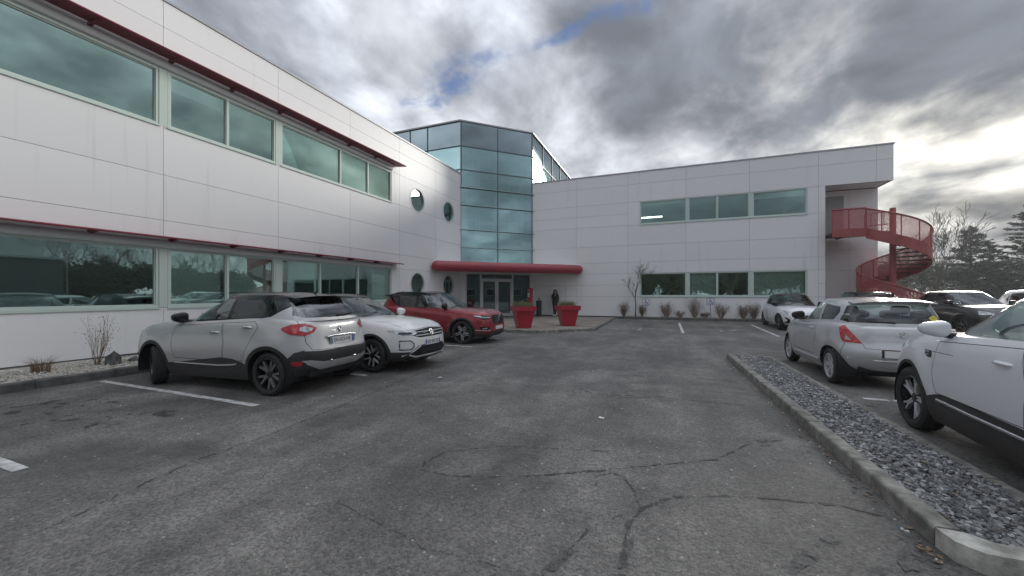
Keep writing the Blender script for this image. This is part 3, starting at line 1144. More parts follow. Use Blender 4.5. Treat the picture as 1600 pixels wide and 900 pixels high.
for k, ca, cz, r in ocls:
    mb = MB()
    n = 36
    for rr0, rr1, d0, d1 in ((r - 0.05, r + 0.028, -0.12, 0.012),):
        vs = []
        for rr, d in ((rr0, d0), (rr0, d1), (rr1, d1), (rr1, d0)):
            for i in range(n):
                vs.append(WL.p(ca + rr * cos(2 * pi * i / n), d, cz + rr * sin(2 * pi * i / n)))
        mb.vf(vs, [(q * n + i, q * n + (i + 1) % n, ((q + 1) % 4) * n + (i + 1) % n, ((q + 1) % 4) * n + i) for q in range(4) for i in range(n)])
    o = mb.build("round_window", frame_w, B, smooth=40)
    mb = MB()
    mb.prism([(ca + (r - 0.03) * cos(2 * pi * i / n), cz + (r - 0.03) * sin(2 * pi * i / n)) for i in range(n)], -0.08, -0.07, lambda a, z_, d: WL.p(a, d, z_))
    mb.build("pane", glass_b, o)

# ---- right wing -------------------------------------------------------------
XA = [-8.15, -5.2, -2.1, 1.08, 4.2, 7.24]
ZR = dict(base=0.20, s1=1.41, h1=2.80, j1=3.46, j2=4.47, s2=5.68, h2=7.05, j3=8.10, top=8.80)
WX0, WX1 = -1.42, 6.78
for i in range(len(XA) - 1):
    a0, a1 = XA[i], XA[i + 1]
    for z0, z1 in ((ZR["base"], ZR["s1"]), (ZR["h1"], ZR["j1"]), (ZR["j1"], ZR["j2"]), (ZR["j2"], ZR["s2"]), (ZR["h2"], ZR["j3"]), (ZR["j3"], ZR["top"])):
        panel(WR, a0, a1, z0, z1)
    for z0, z1 in ((ZR["s1"], ZR["h1"]), (ZR["s2"], ZR["h2"])):
        if a1 < WX0:
            panel(WR, a0, a1, z0, (z0 + z1) / 2)
            panel(WR, a0, a1, (z0 + z1) / 2, z1)
for z0, z1 in ((ZR["s1"], ZR["h1"]), (ZR["s2"], ZR["h2"])):
    panel(WR, -2.1, WX0, z0, z1)
    panel(WR, WX1, 7.24, z0, z1)
for z0, z1 in zip((0.20, 1.41, 2.1, 2.8, 3.46, 4.47, 5.68, 6.4), (1.41, 2.1, 2.8, 3.46, 4.47, 5.68, 6.4, 7.05)):
    panel(WR, 7.24, 7.53, z0, z1)
for a0, a1 in ((7.24, 9.55), (9.55, 10.2)):
    panel(WR, a0, a1, ZR["h2"], ZR["j3"])
    panel(WR, a0, a1, ZR["j3"], ZR["top"])
mb = MB()
WR.box(mb, -8.15, 7.53, -0.14, -0.03, -0.05, 0.195)
mb.build("plinth", plinth_m, B)
mb = MB()
WR.box(mb, -8.18, 10.24, -0.35, 0.03, ZR["top"] + 0.005, ZR["top"] + 0.07)
mb.build("coping", coping_m, B)
window(WR, WX0, WX1, ZR["s1"], ZR["h1"], [(1.16, 0.20), (2.66, 0.06), (4.28, 0.22)], [(1.3, 2.6, 0.99), (4.42, 6.7, 0.99)])
window(WR, WX0, WX1, ZR["s2"], ZR["h2"], [(1.16, 0.16), (2.66, 0.06), (4.28, 0.22)], [(4.42, 6.7, 0.25), (-1.3, 1.0, 0.12)])
# recess behind the stair: soffit, side cheek, back wall in panels
WB = Wall((0, 25.4), (1, 0), (0, -1))
for a0, a1 in ((7.6, 9.0), (9.0, 10.17)):
    for z0, z1 in ((0.2, 1.41), (1.41, 2.8), (2.8, 3.9), (3.9, 5.0), (5.0, 6.1), (6.1, 7.03)):
        panel(WB, a0, a1, z0, z1)
WS = Wall((7.53, 24.0), (0, 1), (1, 0))
panel(WS, 0.06, 1.4, 0.2, 2.8)
panel(WS, 0.06, 1.4, 2.8, 7.03)
WE = Wall((10.2, 24.0), (0, 1), (1, 0))
for a0, a1 in ((0.06, 3.0), (3.0, 6.0), (6.0, 9.0), (9.0, 12.0)):
    panel(WE, a0, a1, 7.05, 8.10)
    panel(WE, a0, a1, 8.10, 8.80)
for a0, a1 in ((1.46, 3.0), (3.0, 6.0), (6.0, 9.0), (9.0, 12.0)):
    for z0, z1 in ((0.2, 2.8), (2.8, 5.0), (5.0, 7.03)):
        W2 = Wall((10.14, 24.0), (0, 1), (1, 0))
        panel(W2, a0, a1, z0, z1)
mb = MB()
WR.box(mb, 7.54, 10.15, -1.38, -0.06, 7.06, 7.12)
mb.build("soffit", panel_m, B)
mb = MB()
WE.box(mb, 0.0, 12.0, -0.3, 0.03, ZR["top"] + 0.006, ZR["top"] + 0.068)
mb.build("coping", coping_m, B)
core.build("wall_core", core_m, B)
# escape door in the recess at first floor
mb = MB()
WB.box(mb, 7.75, 8.75, -0.02, 0.02, 4.62, 6.75)
o = mb.build("door", pm("grey_door", (0.33, 0.34, 0.35), 0.5), B)
mb = MB()
WB.box(mb, 8.6, 8.66, 0.021, 0.06, 5.6, 5.66)
mb.build("handle", frame_w, o)

# ---- floors, rooms, roofs ---------------------------------------------------
mb = MB()
for z0, z1 in ((0.02, 0.16), (3.55, 4.35), (7.6, 8.45)):
    mb.box(-19.0 - BO.x, -11.76 - BO.x, -6.5 - BO.y, 20.4 - BO.y, z0, z1)
    mb.box(-8.0 - BO.x, 7.3 - BO.x, 24.16 - BO.y, 31 - BO.y, z0, z1)
mb.build("floor_slab", slab_m, B)
mb = MB()
mb.box(-19.2 - BO.x, -19.02 - BO.x, -6.5 - BO.y, 20.4 - BO.y, 0.17, 8.8)
mb.box(-18.0 - BO.x, 10.0 - BO.x, 36.2 - BO.y, 36.3 - BO.y, 0.17, 8.8)
mb.box(-7.9 - BO.x, 10.0 - BO.x, 31.02 - BO.y, 31.2 - BO.y, 0.17, 8.8)
for y in (2.6, 8.7, 14.7):
    mb.box(-18.9 - BO.x, -13.6 - BO.x, y - BO.y, y + 0.1 - BO.y, 0.18, 7.55)
for x in (1.1, 4.25, 7.35):
    mb.box(x - BO.x, x + 0.1 - BO.x, 24.5 - BO.y, 30.9 - BO.y, 0.18, 7.55)
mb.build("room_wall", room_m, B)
mb = MB()
for y in (0.2, 1.8, 4.3, 6.6, 9.4, 11.2, 13.0):
    for z in (0.17, 4.36):
        mb.box(-14.6 - BO.x, -13.1 - BO.x, y - BO.y, y + 0.8 - BO.y, z + 0.70, z + 0.74)
        mb.box(-14.5 - BO.x, -13.2 - BO.x, y - BO.y, y + 0.05 - BO.y, z, z + 0.7)
        mb.box(-13.9 - BO.x, -13.8 - BO.x, y + 0.2 - BO.y, y + 0.7 - BO.y, z + 0.85, z + 1.25)
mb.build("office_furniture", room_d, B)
roof_m = pm("roof_membrane", (0.22, 0.22, 0.23), 0.9)
mb = MB()
mb.box(-19.3 - BO.x, -11.9 - BO.x, -6.5 - BO.y, 20.4 - BO.y, 8.5, 8.72)
mb.box(-8.0 - BO.x, 9.9 - BO.x, 24.35 - BO.y, 36 - BO.y, 8.5, 8.68)
mb.build("roof", roof_m, B)

mb = MB()
mb.box(-1.5 - BO.x, -0.2 - BO.x, 26.4 - BO.y, 26.55 - BO.y, 6.50, 6.56)
mb.build("ceiling_light", pm("lit_tube", (0.8, 0.8, 0.8), 0.5, emit=(0.95, 1.0, 0.98, 3.0)), B)

# ---- corner tower ------------------------------------------------------------
ZT = [3.42, 4.41, 5.50, 7.0, 8.08, 9.17, 10.62, 12.12]
WTL = Wall((-11.6, 20.6), (-1, 0), (0, -1))      # left face, a grows to the left
WTR = Wall((-8.15, 24.0), (0, 1), (1, 0))        # right face, a grows away
faces = [(WC, [0, CW / 2, CW], 0, True), (WTL, [0, 2.42, 3.75, 5.1, 6.5], 4, False), (WTR, [0, 2.4, 4.8, 7.2, 9.6, 12.0], 4, False)]
for W, aa, zi, main in faces:
    mb = MB()
    mw = 0.036
    zz = ZT[zi:] if not main else ZT
    if not main:
        zz = [8.3] + ZT[5:]
    for k, a in enumerate(aa):
        W.box(mb, a - mw / 2, a + mw / 2, -0.1, 0.012, zz[0], zz[-1])
    for z in zz[1:-1]:
        W.box(mb, aa[0] - 0.01, aa[-1] + 0.01, -0.09, 0.016, z - 0.022, z + 0.022)
    o = mb.build("curtain_wall", mull_m, B)
    for i in range(len(aa) - 1):
        for j in range(len(zz) - 1):
            m2 = MB()
            W.box(m2, aa[i] + mw / 2, aa[i + 1] - mw / 2, -0.05, -0.035, zz[j] + 0.022, zz[j + 1] - 0.022)
            m2.build("pane", glass_sp if j == len(zz) - 2 else glass_t, o)
    if main:
        for z in ZT[1:5]:
            m2 = MB()
            m2.prism([(0.016, z - 0.02), (0.10, z - 0.015), (0.11, z), (0.10, z + 0.015), (0.016, z + 0.02)], -0.12, CW + 0.12, lambda d, z_, a: W.p(a, d, z_))
            m2.build("fin", pm("fin_metal", (0.30, 0.38, 0.38), 0.35, metal=0.5), o)
# tower roof, parapet cap, inner structure
OUT = [(-11.6, 20.6), (-8.15, 24.0), (-8.15, 36.2), (-18.2, 36.2), (-18.2, 20.6)]
mb = MB()
mb.prism([(x - BO.x, y - BO.y) for x, y in [(-11.62, 20.53), (-8.08, 24.0), (-8.08, 36.3), (-18.3, 36.3), (-18.3, 20.53)]], 12.12, 12.2, lambda a, b, d: (a, b, d))
mb.build("tower_cap", coping_m, B)
INS = [(-11.75, 20.95), (-8.5, 24.15), (-8.5, 35.9), (-17.9, 35.9), (-17.9, 20.95)]
mb = MB()
mb.prism([(x - BO.x, y - BO.y) for x, y in INS], 10.66, 12.05, lambda a, b, d: (a, b, d))
mb.build("tower_ceiling", room_t, B)
mb = MB()
INS2 = [(-12.6, 22.2), (-9.7, 25.0), (-8.6, 25.2), (-8.6, 35.8), (-17.8, 35.8), (-17.8, 22.2)]
for z0, z1 in ((0.02, 0.14), (3.95, 4.4), (8.15, 8.5)):
    mb.prism([(x - BO.x, y - BO.y) for x, y in INS2], z0, z1, lambda a, b, d: (a, b, d))
mb.build("tower_floor", room_t, B)
mb = MB()
for a, d in ((0.55, -0.75), (CW - 0.5, -0.75), (CW * 0.5 + 0.7, -2.6), (CW * 0.35, -2.4)):
    p = WC.p(a, d, 0)
    mb.lathe([(0.09, 0.14), (0.09, 10.6)], 14, "z", (p[0], p[1], 0))
for z in (5.35, 9.45):
    for k in range(2):
        WC.box(mb, 0.3, CW - 0.3, -1.62, -1.58, z - 0.4 * k, z - 0.4 * k + 0.05)
WC.box(mb, 0.2, CW - 0.2, -0.78, -0.7, 6.9, 7.0)
WC.box(mb, 0.2, CW - 0.2, -0.78, -0.7, 8.95, 9.05)
for a in (0.35, 1.35, 2.42, 3.45, 4.45):
    WC.box(mb, a - 0.04, a + 0.04, -0.66, -0.58, 3.5, 10.6)
for z in (3.6, 4.75, 6.2, 7.75, 9.5, 10.3):
    WC.box(mb, 0.31, 4.49, -0.655, -0.585, z - 0.035, z + 0.035)
mb.build("tower_frame", frame_w, B, smooth=40)
mb = MB()
mb.box(-17.9 - BO.x, -9.2 - BO.x, 33.0 - BO.y, 33.1 - BO.y, 0.15, 10.6)
mb.box(-17.9 - BO.x, -17.8 - BO.x, 21.2 - BO.y, 33.0 - BO.y, 0.15, 10.6)
mb.build("room_wall", room_t, B)

# ---- entrance ------------------------------------------------------------------
PZ = pav(21.5)
a_l, a_r = 0.28, CW - 0.12
mb = MB()
for a, w in ((a_l, 0.08), (1.22, 0.09), (3.38, 0.09), (a_r - 0.08, 0.08)):
    WC.box(mb, a, a + w, -0.12, 0.03, PZ, 2.86)
WC.box(mb, a_l + 0.08, a_r - 0.08, -0.12, 0.032, 2.80, 2.88)
WC.box(mb, 1.31, 3.38, -0.12, 0.032, 2.44, 2.52)
WC.box(mb, a_l + 0.08, 1.22, -0.12, 0.031, PZ, PZ + 0.1)
WC.box(mb, 3.47, a_r - 0.08, -0.12, 0.031, PZ, PZ + 0.1)
ent = mb.build("entrance_frame", frame_w, B)
for a0, a1, z0, z1 in ((a_l + 0.08, 1.22, PZ + 0.1, 2.8), (3.47, a_r - 0.08, PZ + 0.1, 2.8), (1.31, 3.38, 2.52, 2.8)):
    m2 = MB()
    WC.box(m2, a0 + 0.003, a1 - 0.003, -0.06, -0.045, z0 + 0.003, z1 - 0.003)
    m2.build("pane", glass_d, ent)
for a0, a1, hs in ((1.315, 2.34, 1), (2.35, 3.375, -1)):
    m2 = MB()
    fw = 0.11
    z0, z1 = PZ + 0.015, 2.435
    WC.box(m2, a0, a0 + fw, -0.09, 0.01, z0, z1)
    WC.box(m2, a1 - fw, a1, -0.09, 0.01, z0, z1)
    WC.box(m2, a0 + fw, a1 - fw, -0.09, 0.009, z0, z0 + 0.18)
    WC.box(m2, a0 + fw, a1 - fw, -0.09, 0.009, z1 - 0.1, z1)
    d = m2.build("door", frame_w, B)
    m3 = MB()
    WC.box(m3, a0 + fw - 0.01, a1 - fw + 0.01, -0.05, -0.035, z0 + 0.17, z1 - 0.09)
    m3.build("pane", glass_d, d)
    m3 = MB()
    ah = a1 - 0.06 if hs > 0 else a0 + 0.06
    m3.tube([WC.p(ah, 0.012, 1.0), WC.p(ah, 0.07, 1.0), WC.p(ah, 0.07, 1.5), WC.p(ah, 0.012, 1.5)], 0.015, 8)
    m3.build("handle", coping_m, d, smooth=40)
m2 = MB()
WC.box(m2, 0.0, CW, -0.1, 0.0, 2.89, 3.40)
WC.box(m2, -0.02, a_l - 0.003, -0.1, 0.0, PZ - 0.1, 2.885)
WC.box(m2, a_r + 0.003, CW + 0.02, -0.1, 0.0, PZ - 0.1, 2.885)
m2.build("cladding_panel", panel_m, B)
# dark lobby
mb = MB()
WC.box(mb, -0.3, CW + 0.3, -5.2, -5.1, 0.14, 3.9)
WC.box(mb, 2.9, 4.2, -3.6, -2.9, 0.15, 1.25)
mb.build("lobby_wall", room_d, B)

# canopy: white soffit slab with a red bull-nosed edge spanning the corner
c0, c1 = Vector((-11.55, 17.30, 0)), Vector((-4.78, 23.82, 0))
cd_ = (c1 - c0).normalized()
cn = Vector((cd_.y, -cd_.x, 0))
Rr, Zc = 0.285, 3.06
mb = MB()
nseg = 18
prof = [(Rr * cos(radians(a)), Rr * sin(radians(a))) for a in range(0, 360, 20)]
pts, rad = [], []
Lc = (c1 - c0).length
for i in range(9):
    t = i / 8 * pi / 2
    pts.append(c0 + cd_ * (Rr - Rr * cos(t) + 0.05) + Vector((0, 0, Zc)))
    rad.append(max(0.01, Rr * sin(t)))
for i in range(9):
    t = pi / 2 - i / 8 * pi / 2
    pts.append(c0 + cd_ * (Lc - Rr + Rr * cos(t) - 0.05) + Vector((0, 0, Zc)))
    rad.append(max(0.01, Rr * sin(t)))
mb.tube([p - BO for p in pts], rad, 24)
can = mb.build("canopy", red_m, B, smooth=50)
mb = MB()
c0i, c1i = c0 + cd_ * 0.35, c1 - cd_ * 0.35
poly = [(c0i.x, c0i.y), (c1i.x, c1i.y), (-4.9, 23.96), (-8.13, 23.96), (-11.56, 20.58), (-11.56, 17.6)]
mb.prism([(x - BO.x, y - BO.y) for x, y in poly], Zc - 0.22, Zc + 0.22, lambda a, b, d: (a, b, d))
mb.build("canopy_slab", panel_m, can)
# ---------------------------------------------------------------- cars
import numpy as np

tyre_m = pm("tyre_rubber", (0.018, 0.018, 0.019), 0.85, var=0.3, vscale=12, alt=(0.035, 0.034, 0.032), bump=0.15, bscale=80)
plast_m = pm("black_plastic", (0.022, 0.022, 0.024), 0.6, dirt=0.25)
gloss_b = pm("black_gloss", (0.010, 0.010, 0.011), 0.16, coat=0.0, spec=0.38)
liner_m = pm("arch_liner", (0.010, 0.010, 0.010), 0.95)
chrome_m = pm("chrome", (0.70, 0.71, 0.72), 0.16, metal=1.0)
alu_m = pm("satin_metal", (0.55, 0.56, 0.57), 0.38, metal=0.35, dirt=0.15)
lamp_r = pm("tail_lamp_red", (0.50, 0.012, 0.02), 0.12, coat=1.0, var=0.4, vscale=18)
lamp_w = pm("lamp_clear", (0.55, 0.57, 0.58), 0.14, metal=0.55, coat=1.0, var=0.45, vscale=22)
lamp_c = glass_mat("lamp_lens", (0.86, 0.88, 0.9), (0.95, 0.96, 1.0), 0.12)
lamp_d = pm("lamp_inner_dark", (0.05, 0.05, 0.055), 0.3, metal=0.4)
drl_m = pm("lamp_guide", (0.8, 0.82, 0.84), 0.2, coat=0.8)
car_glass = glass_mat("car_glass", (0.62, 0.68, 0.66), (0.88, 0.92, 0.94), 0.08)
car_glass_d = glass_mat("car_glass_privacy", (0.10, 0.11, 0.115), (0.85, 0.9, 0.93), 0.055)
seat_m = pm("seat_fabric", (0.03, 0.03, 0.033), 0.9)
dash_m = pm("dashboard", (0.028, 0.028, 0.03), 0.7)
plate_m = pm("plate_white", (0.70, 0.70, 0.68), 0.5)
plate_b = pm("plate_blue", (0.05, 0.10, 0.36), 0.5)
ink_m = pm("plate_ink", (0.01, 0.01, 0.012), 0.6)
grille_m = pm("grille_mesh", (0.010, 0.010, 0.011), 0.5)
rim_dark = pm("rim_dark", (0.17, 0.17, 0.175), 0.4, metal=0.3, dirt=0.2)
rim_gloss = pm("rim_black", (0.012, 0.012, 0.013), 0.25, coat=0.3)
rim_alu = pm("rim_silver", (0.58, 0.58, 0.59), 0.38, metal=0.35, dirt=0.12)
PX, PY, PZv = Vector((1, 0, 0)), Vector((0, 1, 0)), Vector((0, 0, 1))


def paintm(name, col, metal=0.0, rough=0.32, dirt=0.22):
    return pm(name, col, rough, metal=metal, coat=1.0, dirt=dirt * 0.3, spec=0.7)


def tab(pts):
    """smooth interpolation through (x, y) points (cubic Hermite, limited slopes)"""
    pts = sorted(pts)
    xs = np.array([p[0] for p in pts], float)
    ys = np.array([p[1] for p in pts], float)
    n = len(xs)
    h = np.diff(xs)
    d = np.diff(ys) / h
    m = np.zeros(n)
    m[0], m[-1] = d[0], d[-1]
    for i in range(1, n - 1):
        if d[i - 1] * d[i] <= 0:
            m[i] = 0
        else:
            w1, w2 = 2 * h[i] + h[i - 1], h[i] + 2 * h[i - 1]
            m[i] = (w1 + w2) / (w1 / d[i - 1] + w2 / d[i])

    def f(x):
        x = np.clip(np.asarray(x, float), xs[0], xs[-1])
        i = np.clip(np.searchsorted(xs, x) - 1, 0, n - 2)
        t = (x - xs[i]) / h[i]
        t2, t3 = t * t, t * t * t
        return (2 * t3 - 3 * t2 + 1) * ys[i] + (t3 - 2 * t2 + t) * h[i] * m[i] + (-2 * t3 + 3 * t2) * ys[i + 1] + (t3 - t2) * h[i] * m[i + 1]
    return f


def half_outline(xf, xr, W, nf, nr, N):
    ph = np.linspace(0, pi, 500)
    c, s = np.cos(ph), np.clip(np.sin(ph), 0, 1)
    xm = (xf + xr) / 2
    fr = c >= 0
    x = np.where(fr, xm + (xf - xm) * np.abs(c) ** (2 / nf), xm - (xm - xr) * np.abs(c) ** (2 / nr))
    y = np.where(fr, W * s ** (2 / nf), W * s ** (2 / nr))
    ds = np.hypot(np.diff(x), np.diff(y))
    cum = np.concatenate([[0], np.cumsum(ds)])
    t = np.linspace(0, cum[-1], N)
    return np.interp(t, cum, x), np.interp(t, cum, y)


def grid_faces(R, C, off=0):
    return [(off + i * C + j, off + (i + 1) * C + j, off + (i + 1) * C + j + 1, off + i * C + j + 1) for i in range(R - 1) for j in range(C - 1)]


class CarBody:
    def __init__(s, sp):
        s.sp = sp
        s.parts = {}      # id -> (name, material, offset, mode, parent)
        s.names = {}
        s.low = s.lower()
        s.top = s.upper()
        bl = s.low.copy()
        s.tree = BVHTree.FromBMesh(bl)
        bl.free()
        bt = s.top.copy()
        s.tree2 = BVHTree.FromBMesh(bt)
        bt.free()

    # ---- shells
    def to_bm(s, V, F):
        bm = bmesh.new()
        vs = [bm.verts.new(v) for v in V]
        lay = bm.faces.layers.int.new("part")
        for f in F:
            q = []
            for i in f:
                if vs[i] not in q:
                    q.append(vs[i])
            if len(q) > 2:
                bm.faces.new(q)
        bmesh.ops.remove_doubles(bm, verts=bm.verts, dist=0.0004)
        bmesh.ops.recalc_face_normals(bm, faces=bm.faces)
        # outward check
        f = max(bm.faces, key=lambda q: q.calc_center_median().y)
        if f.normal.y < 0:
            bmesh.ops.reverse_faces(bm, faces=bm.faces)
        bm.normal_update()
        return bm

    def lower(s):
        sp = s.sp
        xF, xR = sp["wb"] / 2 + sp["fo"], sp["wb"] / 2 + sp["fo"] - sp["L"]
        s.xF, s.xR = xF, xR
        Wh = sp["W"] / 2
        zb, zs = tab(sp["zb"]), tab(sp["zs"])
        s.zs, s.zb = zs, zb
        nose, tail, side = tab(sp["nose"]), tab(sp["tail"]), tab(sp["side"])
        crown = tab(sp["crown"])
        C = sp.get("NC", 84)
        cs = [0, .05, .1, .17, .25, .33, .41, .5, .58, .66, .74, .81, .87, .92, .96, 1.0]
        V = []
        for c in cs:
            x, y = half_outline(xF - float(nose(c)), xR + float(tail(c)), Wh * float(side(c)), sp.get("nf", 4.2), sp.get("nr", 5.5), C)
            z = zb(x) + c * (zs(x) - zb(x))
            # flared arches
            for xw in (sp["wb"] / 2, -sp["wb"] / 2):
                d = np.hypot(x - xw, z - sp["r"])
                fl = sp.get("flare", 0.02) * np.exp(-((d - sp["ra"]) / 0.10) ** 2)
                y = y + fl * (y > 0.6 * Wh)
            V += list(zip(x.tolist(), y.tolist(), z.tolist()))
        x0, y0 = np.array(x), np.array(y)
        z0 = np.array(z)
        qs = [.05, .12, .22, .36, .55, .78, 1.0]
        xm = (xF + xR) / 2
        inset = sp.get("cap_in", 0.22)
        for q in qs:
            x = np.where(x0 > xm, np.minimum(x0, x0.max() - inset * q), np.maximum(x0, x0.min() + 0.05 * q))
            # ease so that the front edge of the bonnet curves over
            y = y0 * (1 - q)
            z = zs(x) + crown(x) * (1 - (1 - q) ** 2.4)
            V += list(zip(x.tolist(), y.tolist(), z.tolist()))
        R = len(cs) + len(qs)
        s.lowRC = (R, C)
        return s.to_bm(V, grid_faces(R, C))

    def upper(s):
        sp = s.sp
        g = sp["gh"]
        Wh = sp["W"] / 2
        C = 72
        fx, rx, tum = tab(g["front"]), tab(g["rear"]), tab(g["tumble"])
        zr = tab(g["roof"])
        cs = [0, .12, .24, .36, .48, .6, .72, .82, .9, .96, 1.0]
        V = []
        sink = g.get("sink", 0.03)
        for c in cs:
            x, y = half_outline(float(fx(c)), float(rx(c)), Wh * float(tum(c)), g.get("nf", 3.0), g.get("nr", 4.5), C)
            zb = s.zs(x) - sink
            z = zb + c * (zr(x) - zb)
            V += list(zip(x.tolist(), y.tolist(), z.tolist()))
        x0, y0 = np.array(x), np.array(y)
        qs = [.06, .15, .3, .5, .75, 1.0]
        for q in qs:
            y = y0 * (1 - q)
            x = np.clip(x0, x0.min() + 0.10 * q, x0.max() - 0.12 * q)
            z = zr(x) + g.get("crown", 0.05) * (1 - (1 - q) ** 2.2)
            V += list(zip(x.tolist(), y.tolist(), z.tolist()))
        R = len(cs) + len(qs)
        bm = s.to_bm(V, grid_faces(R, C))
        return bm

    # ---- parts
    def pid(s, name, mat, off=0.0, mode="both", parent=None, label=None):
        i = len(s.parts) + 1
        s.parts[i] = (name, mat, off, mode, parent, label)
        return i

    def cut(s, view, poly, name, mat, off=0.0, mode="both", parent=None, where="low", kill=False, only=None, label=None, nmin=None, merge=False):
        if isinstance(view, tuple):
            # quarter view: outline given as points on the side ("S", x, z) or on the end ("F"/"R", y, z)
            a = radians(view[1])
            d = Vector((cos(a), sin(a), 0))
            pu = Vector((-sin(a), cos(a), 0))
            q = []
            for k, m_, z_ in poly:
                l = s.side_at(m_, z_) if k == "S" else s.front_at(m_, z_, 1 if k == "F" else -1)[0]
                q.append((l.dot(pu), z_))
            poly = q
            fq = lambda f: f.normal.dot(d) > 0.12
        bm = s.low if where == "low" else s.top
        lay = bm.faces.layers.int["part"]
        if view == "S":
            pu, fil = PX, (lambda f: f.normal.y > (0.2 if nmin is None else nmin))
        elif view == "F":
            pu, fil = PY, (lambda f: f.normal.x > (0.12 if nmin is None else nmin))
        elif view == "R":
            pu, fil = PY, (lambda f: f.normal.x < -(0.12 if nmin is None else nmin))
        elif view == "T":
            pu, fil = PX, (lambda f: f.normal.z > 0.4)
        if isinstance(view, tuple):
            fil = fq
        pv = PY if view == "T" else PZv
        if only is not None:
            f0 = fil
            fil = lambda f: f0(f) and s.parts.get(f[lay], ("body",))[0] in only
        fs = cut_poly(bm, poly, pu, pv, fil)
        if kill:
            bmesh.ops.delete(bm, geom=fs, context="FACES")
            return None
        i = None
        if merge:
            for k in s.parts:
                if s.parts[k][0] == name:
                    i = k
        i = i or s.pid(name, mat, off, mode, parent, label)
        for f in fs:
            f[lay] = i
        return i

    def hit(s, o, d, top=False):
        t = s.tree2 if top else s.tree
        loc, no, idx, dist = t.ray_cast(Vector(o), Vector(d))
        return loc, no

    def side_at(s, x, z, top=False):
        loc, no = s.hit((x, 3, z), (0, -1, 0), top)
        return loc if loc is not None else Vector((x, s.sp["W"] / 2, z))

    def front_at(s, y, z, sgn=1, top=False):
        loc, no = s.hit((sgn * 5, max(abs(y), 0.002), z), (-sgn, 0, 0), top)
        if loc is not None:
            loc = Vector((loc.x, y, loc.z))
            no = no if no.x * sgn > 0 else -no
            if y < 0:
                no = Vector((no.x, -no.y, no.z))
        return (loc, no) if loc is not None else (Vector((s.xF if sgn > 0 else s.xR, y, z)), Vector((sgn, 0, 0)))

    def finish(s, root, body_mat, top_mat, body_name="body", top_name="roof_shell"):
        objs = {}
        for which, bm, nm, mt in (("low", s.low, body_name, body_mat), ("top", s.top, top_name, top_mat)):
            bm.normal_update()
            lay = bm.faces.layers.int["part"]
            by = {}
            for f in bm.faces:
                by.setdefault(f[lay], []).append(f)
            for i in sorted(by):
                name, mat, off, mode, par, lab = s.parts.get(i, (nm, mt, 0.0, "both", None, None))
                idx, V, F = {}, [], []
                for f in by[i]:
                    q = []
                    for v in f.verts:
                        if v not in idx:
                            idx[v] = len(V)
                            V.append(v.co + v.normal * off)
                        q.append(idx[v])
                    F.append(tuple(q))
                Vm = [Vector((v.x, -v.y, v.z)) for v in V]
                Fm = [tuple(reversed(f)) for f in F]

                def mk(Vs, Fs):
                    me = bpy.data.meshes.new(name)
                    me.from_pydata([tuple(v) for v in Vs], [], Fs)
                    b2 = bmesh.new()
                    b2.from_mesh(me)
                    bmesh.ops.remove_doubles(b2, verts=b2.verts, dist=0.0006)
                    b2.to_mesh(me)
                    b2.free()
                    me.materials.append(mat)
                    shade(me, 38)
                    o = bpy.data.objects.new(name, me)
                    COL.objects.link(o)
                    p = objs.get(par)
                    o.parent = p[0] if p else root
                    if lab:
                        o["label"] = lab
                    return o
                if mode == "pair":
                    objs.setdefault(name, []).extend([mk(V, F), mk(Vm, Fm)])
                    if par and par in objs and len(objs[par]) > 1:
                        objs[name][-1].parent = objs[par][1]
                else:
                    n = len(V)
                    objs.setdefault(name, []).append(mk(V + Vm, F + [tuple(a + n for a in f) for f in Fm]))
        s.low.free()
        s.top.free()
        return objs


def superblob(mb, c, r, e=0.7, n=14, m=10, f=None):
    vs = []

    def sg(v, p):
        return math.copysign(abs(v) ** p, v)
    for i in range(m + 1):
        a = -pi / 2 + pi * i / m
        for j in range(n):
            b = 2 * pi * j / n
            p = [r[0] * sg(cos(a), e) * sg(cos(b), e), r[1] * sg(cos(a), e) * sg(sin(b), e), r[2] * sg(sin(a), e)]
            if f:
                p = f(p)
            vs.append((c[0] + p[0], c[1] + p[1], c[2] + p[2]))
    mb.vf(vs, [(i * n + j, i * n + (j + 1) % n, (i + 1) * n + (j + 1) % n, (i + 1) * n + j) for i in range(m) for j in range(n)])
    return mb


WHEELS = {}


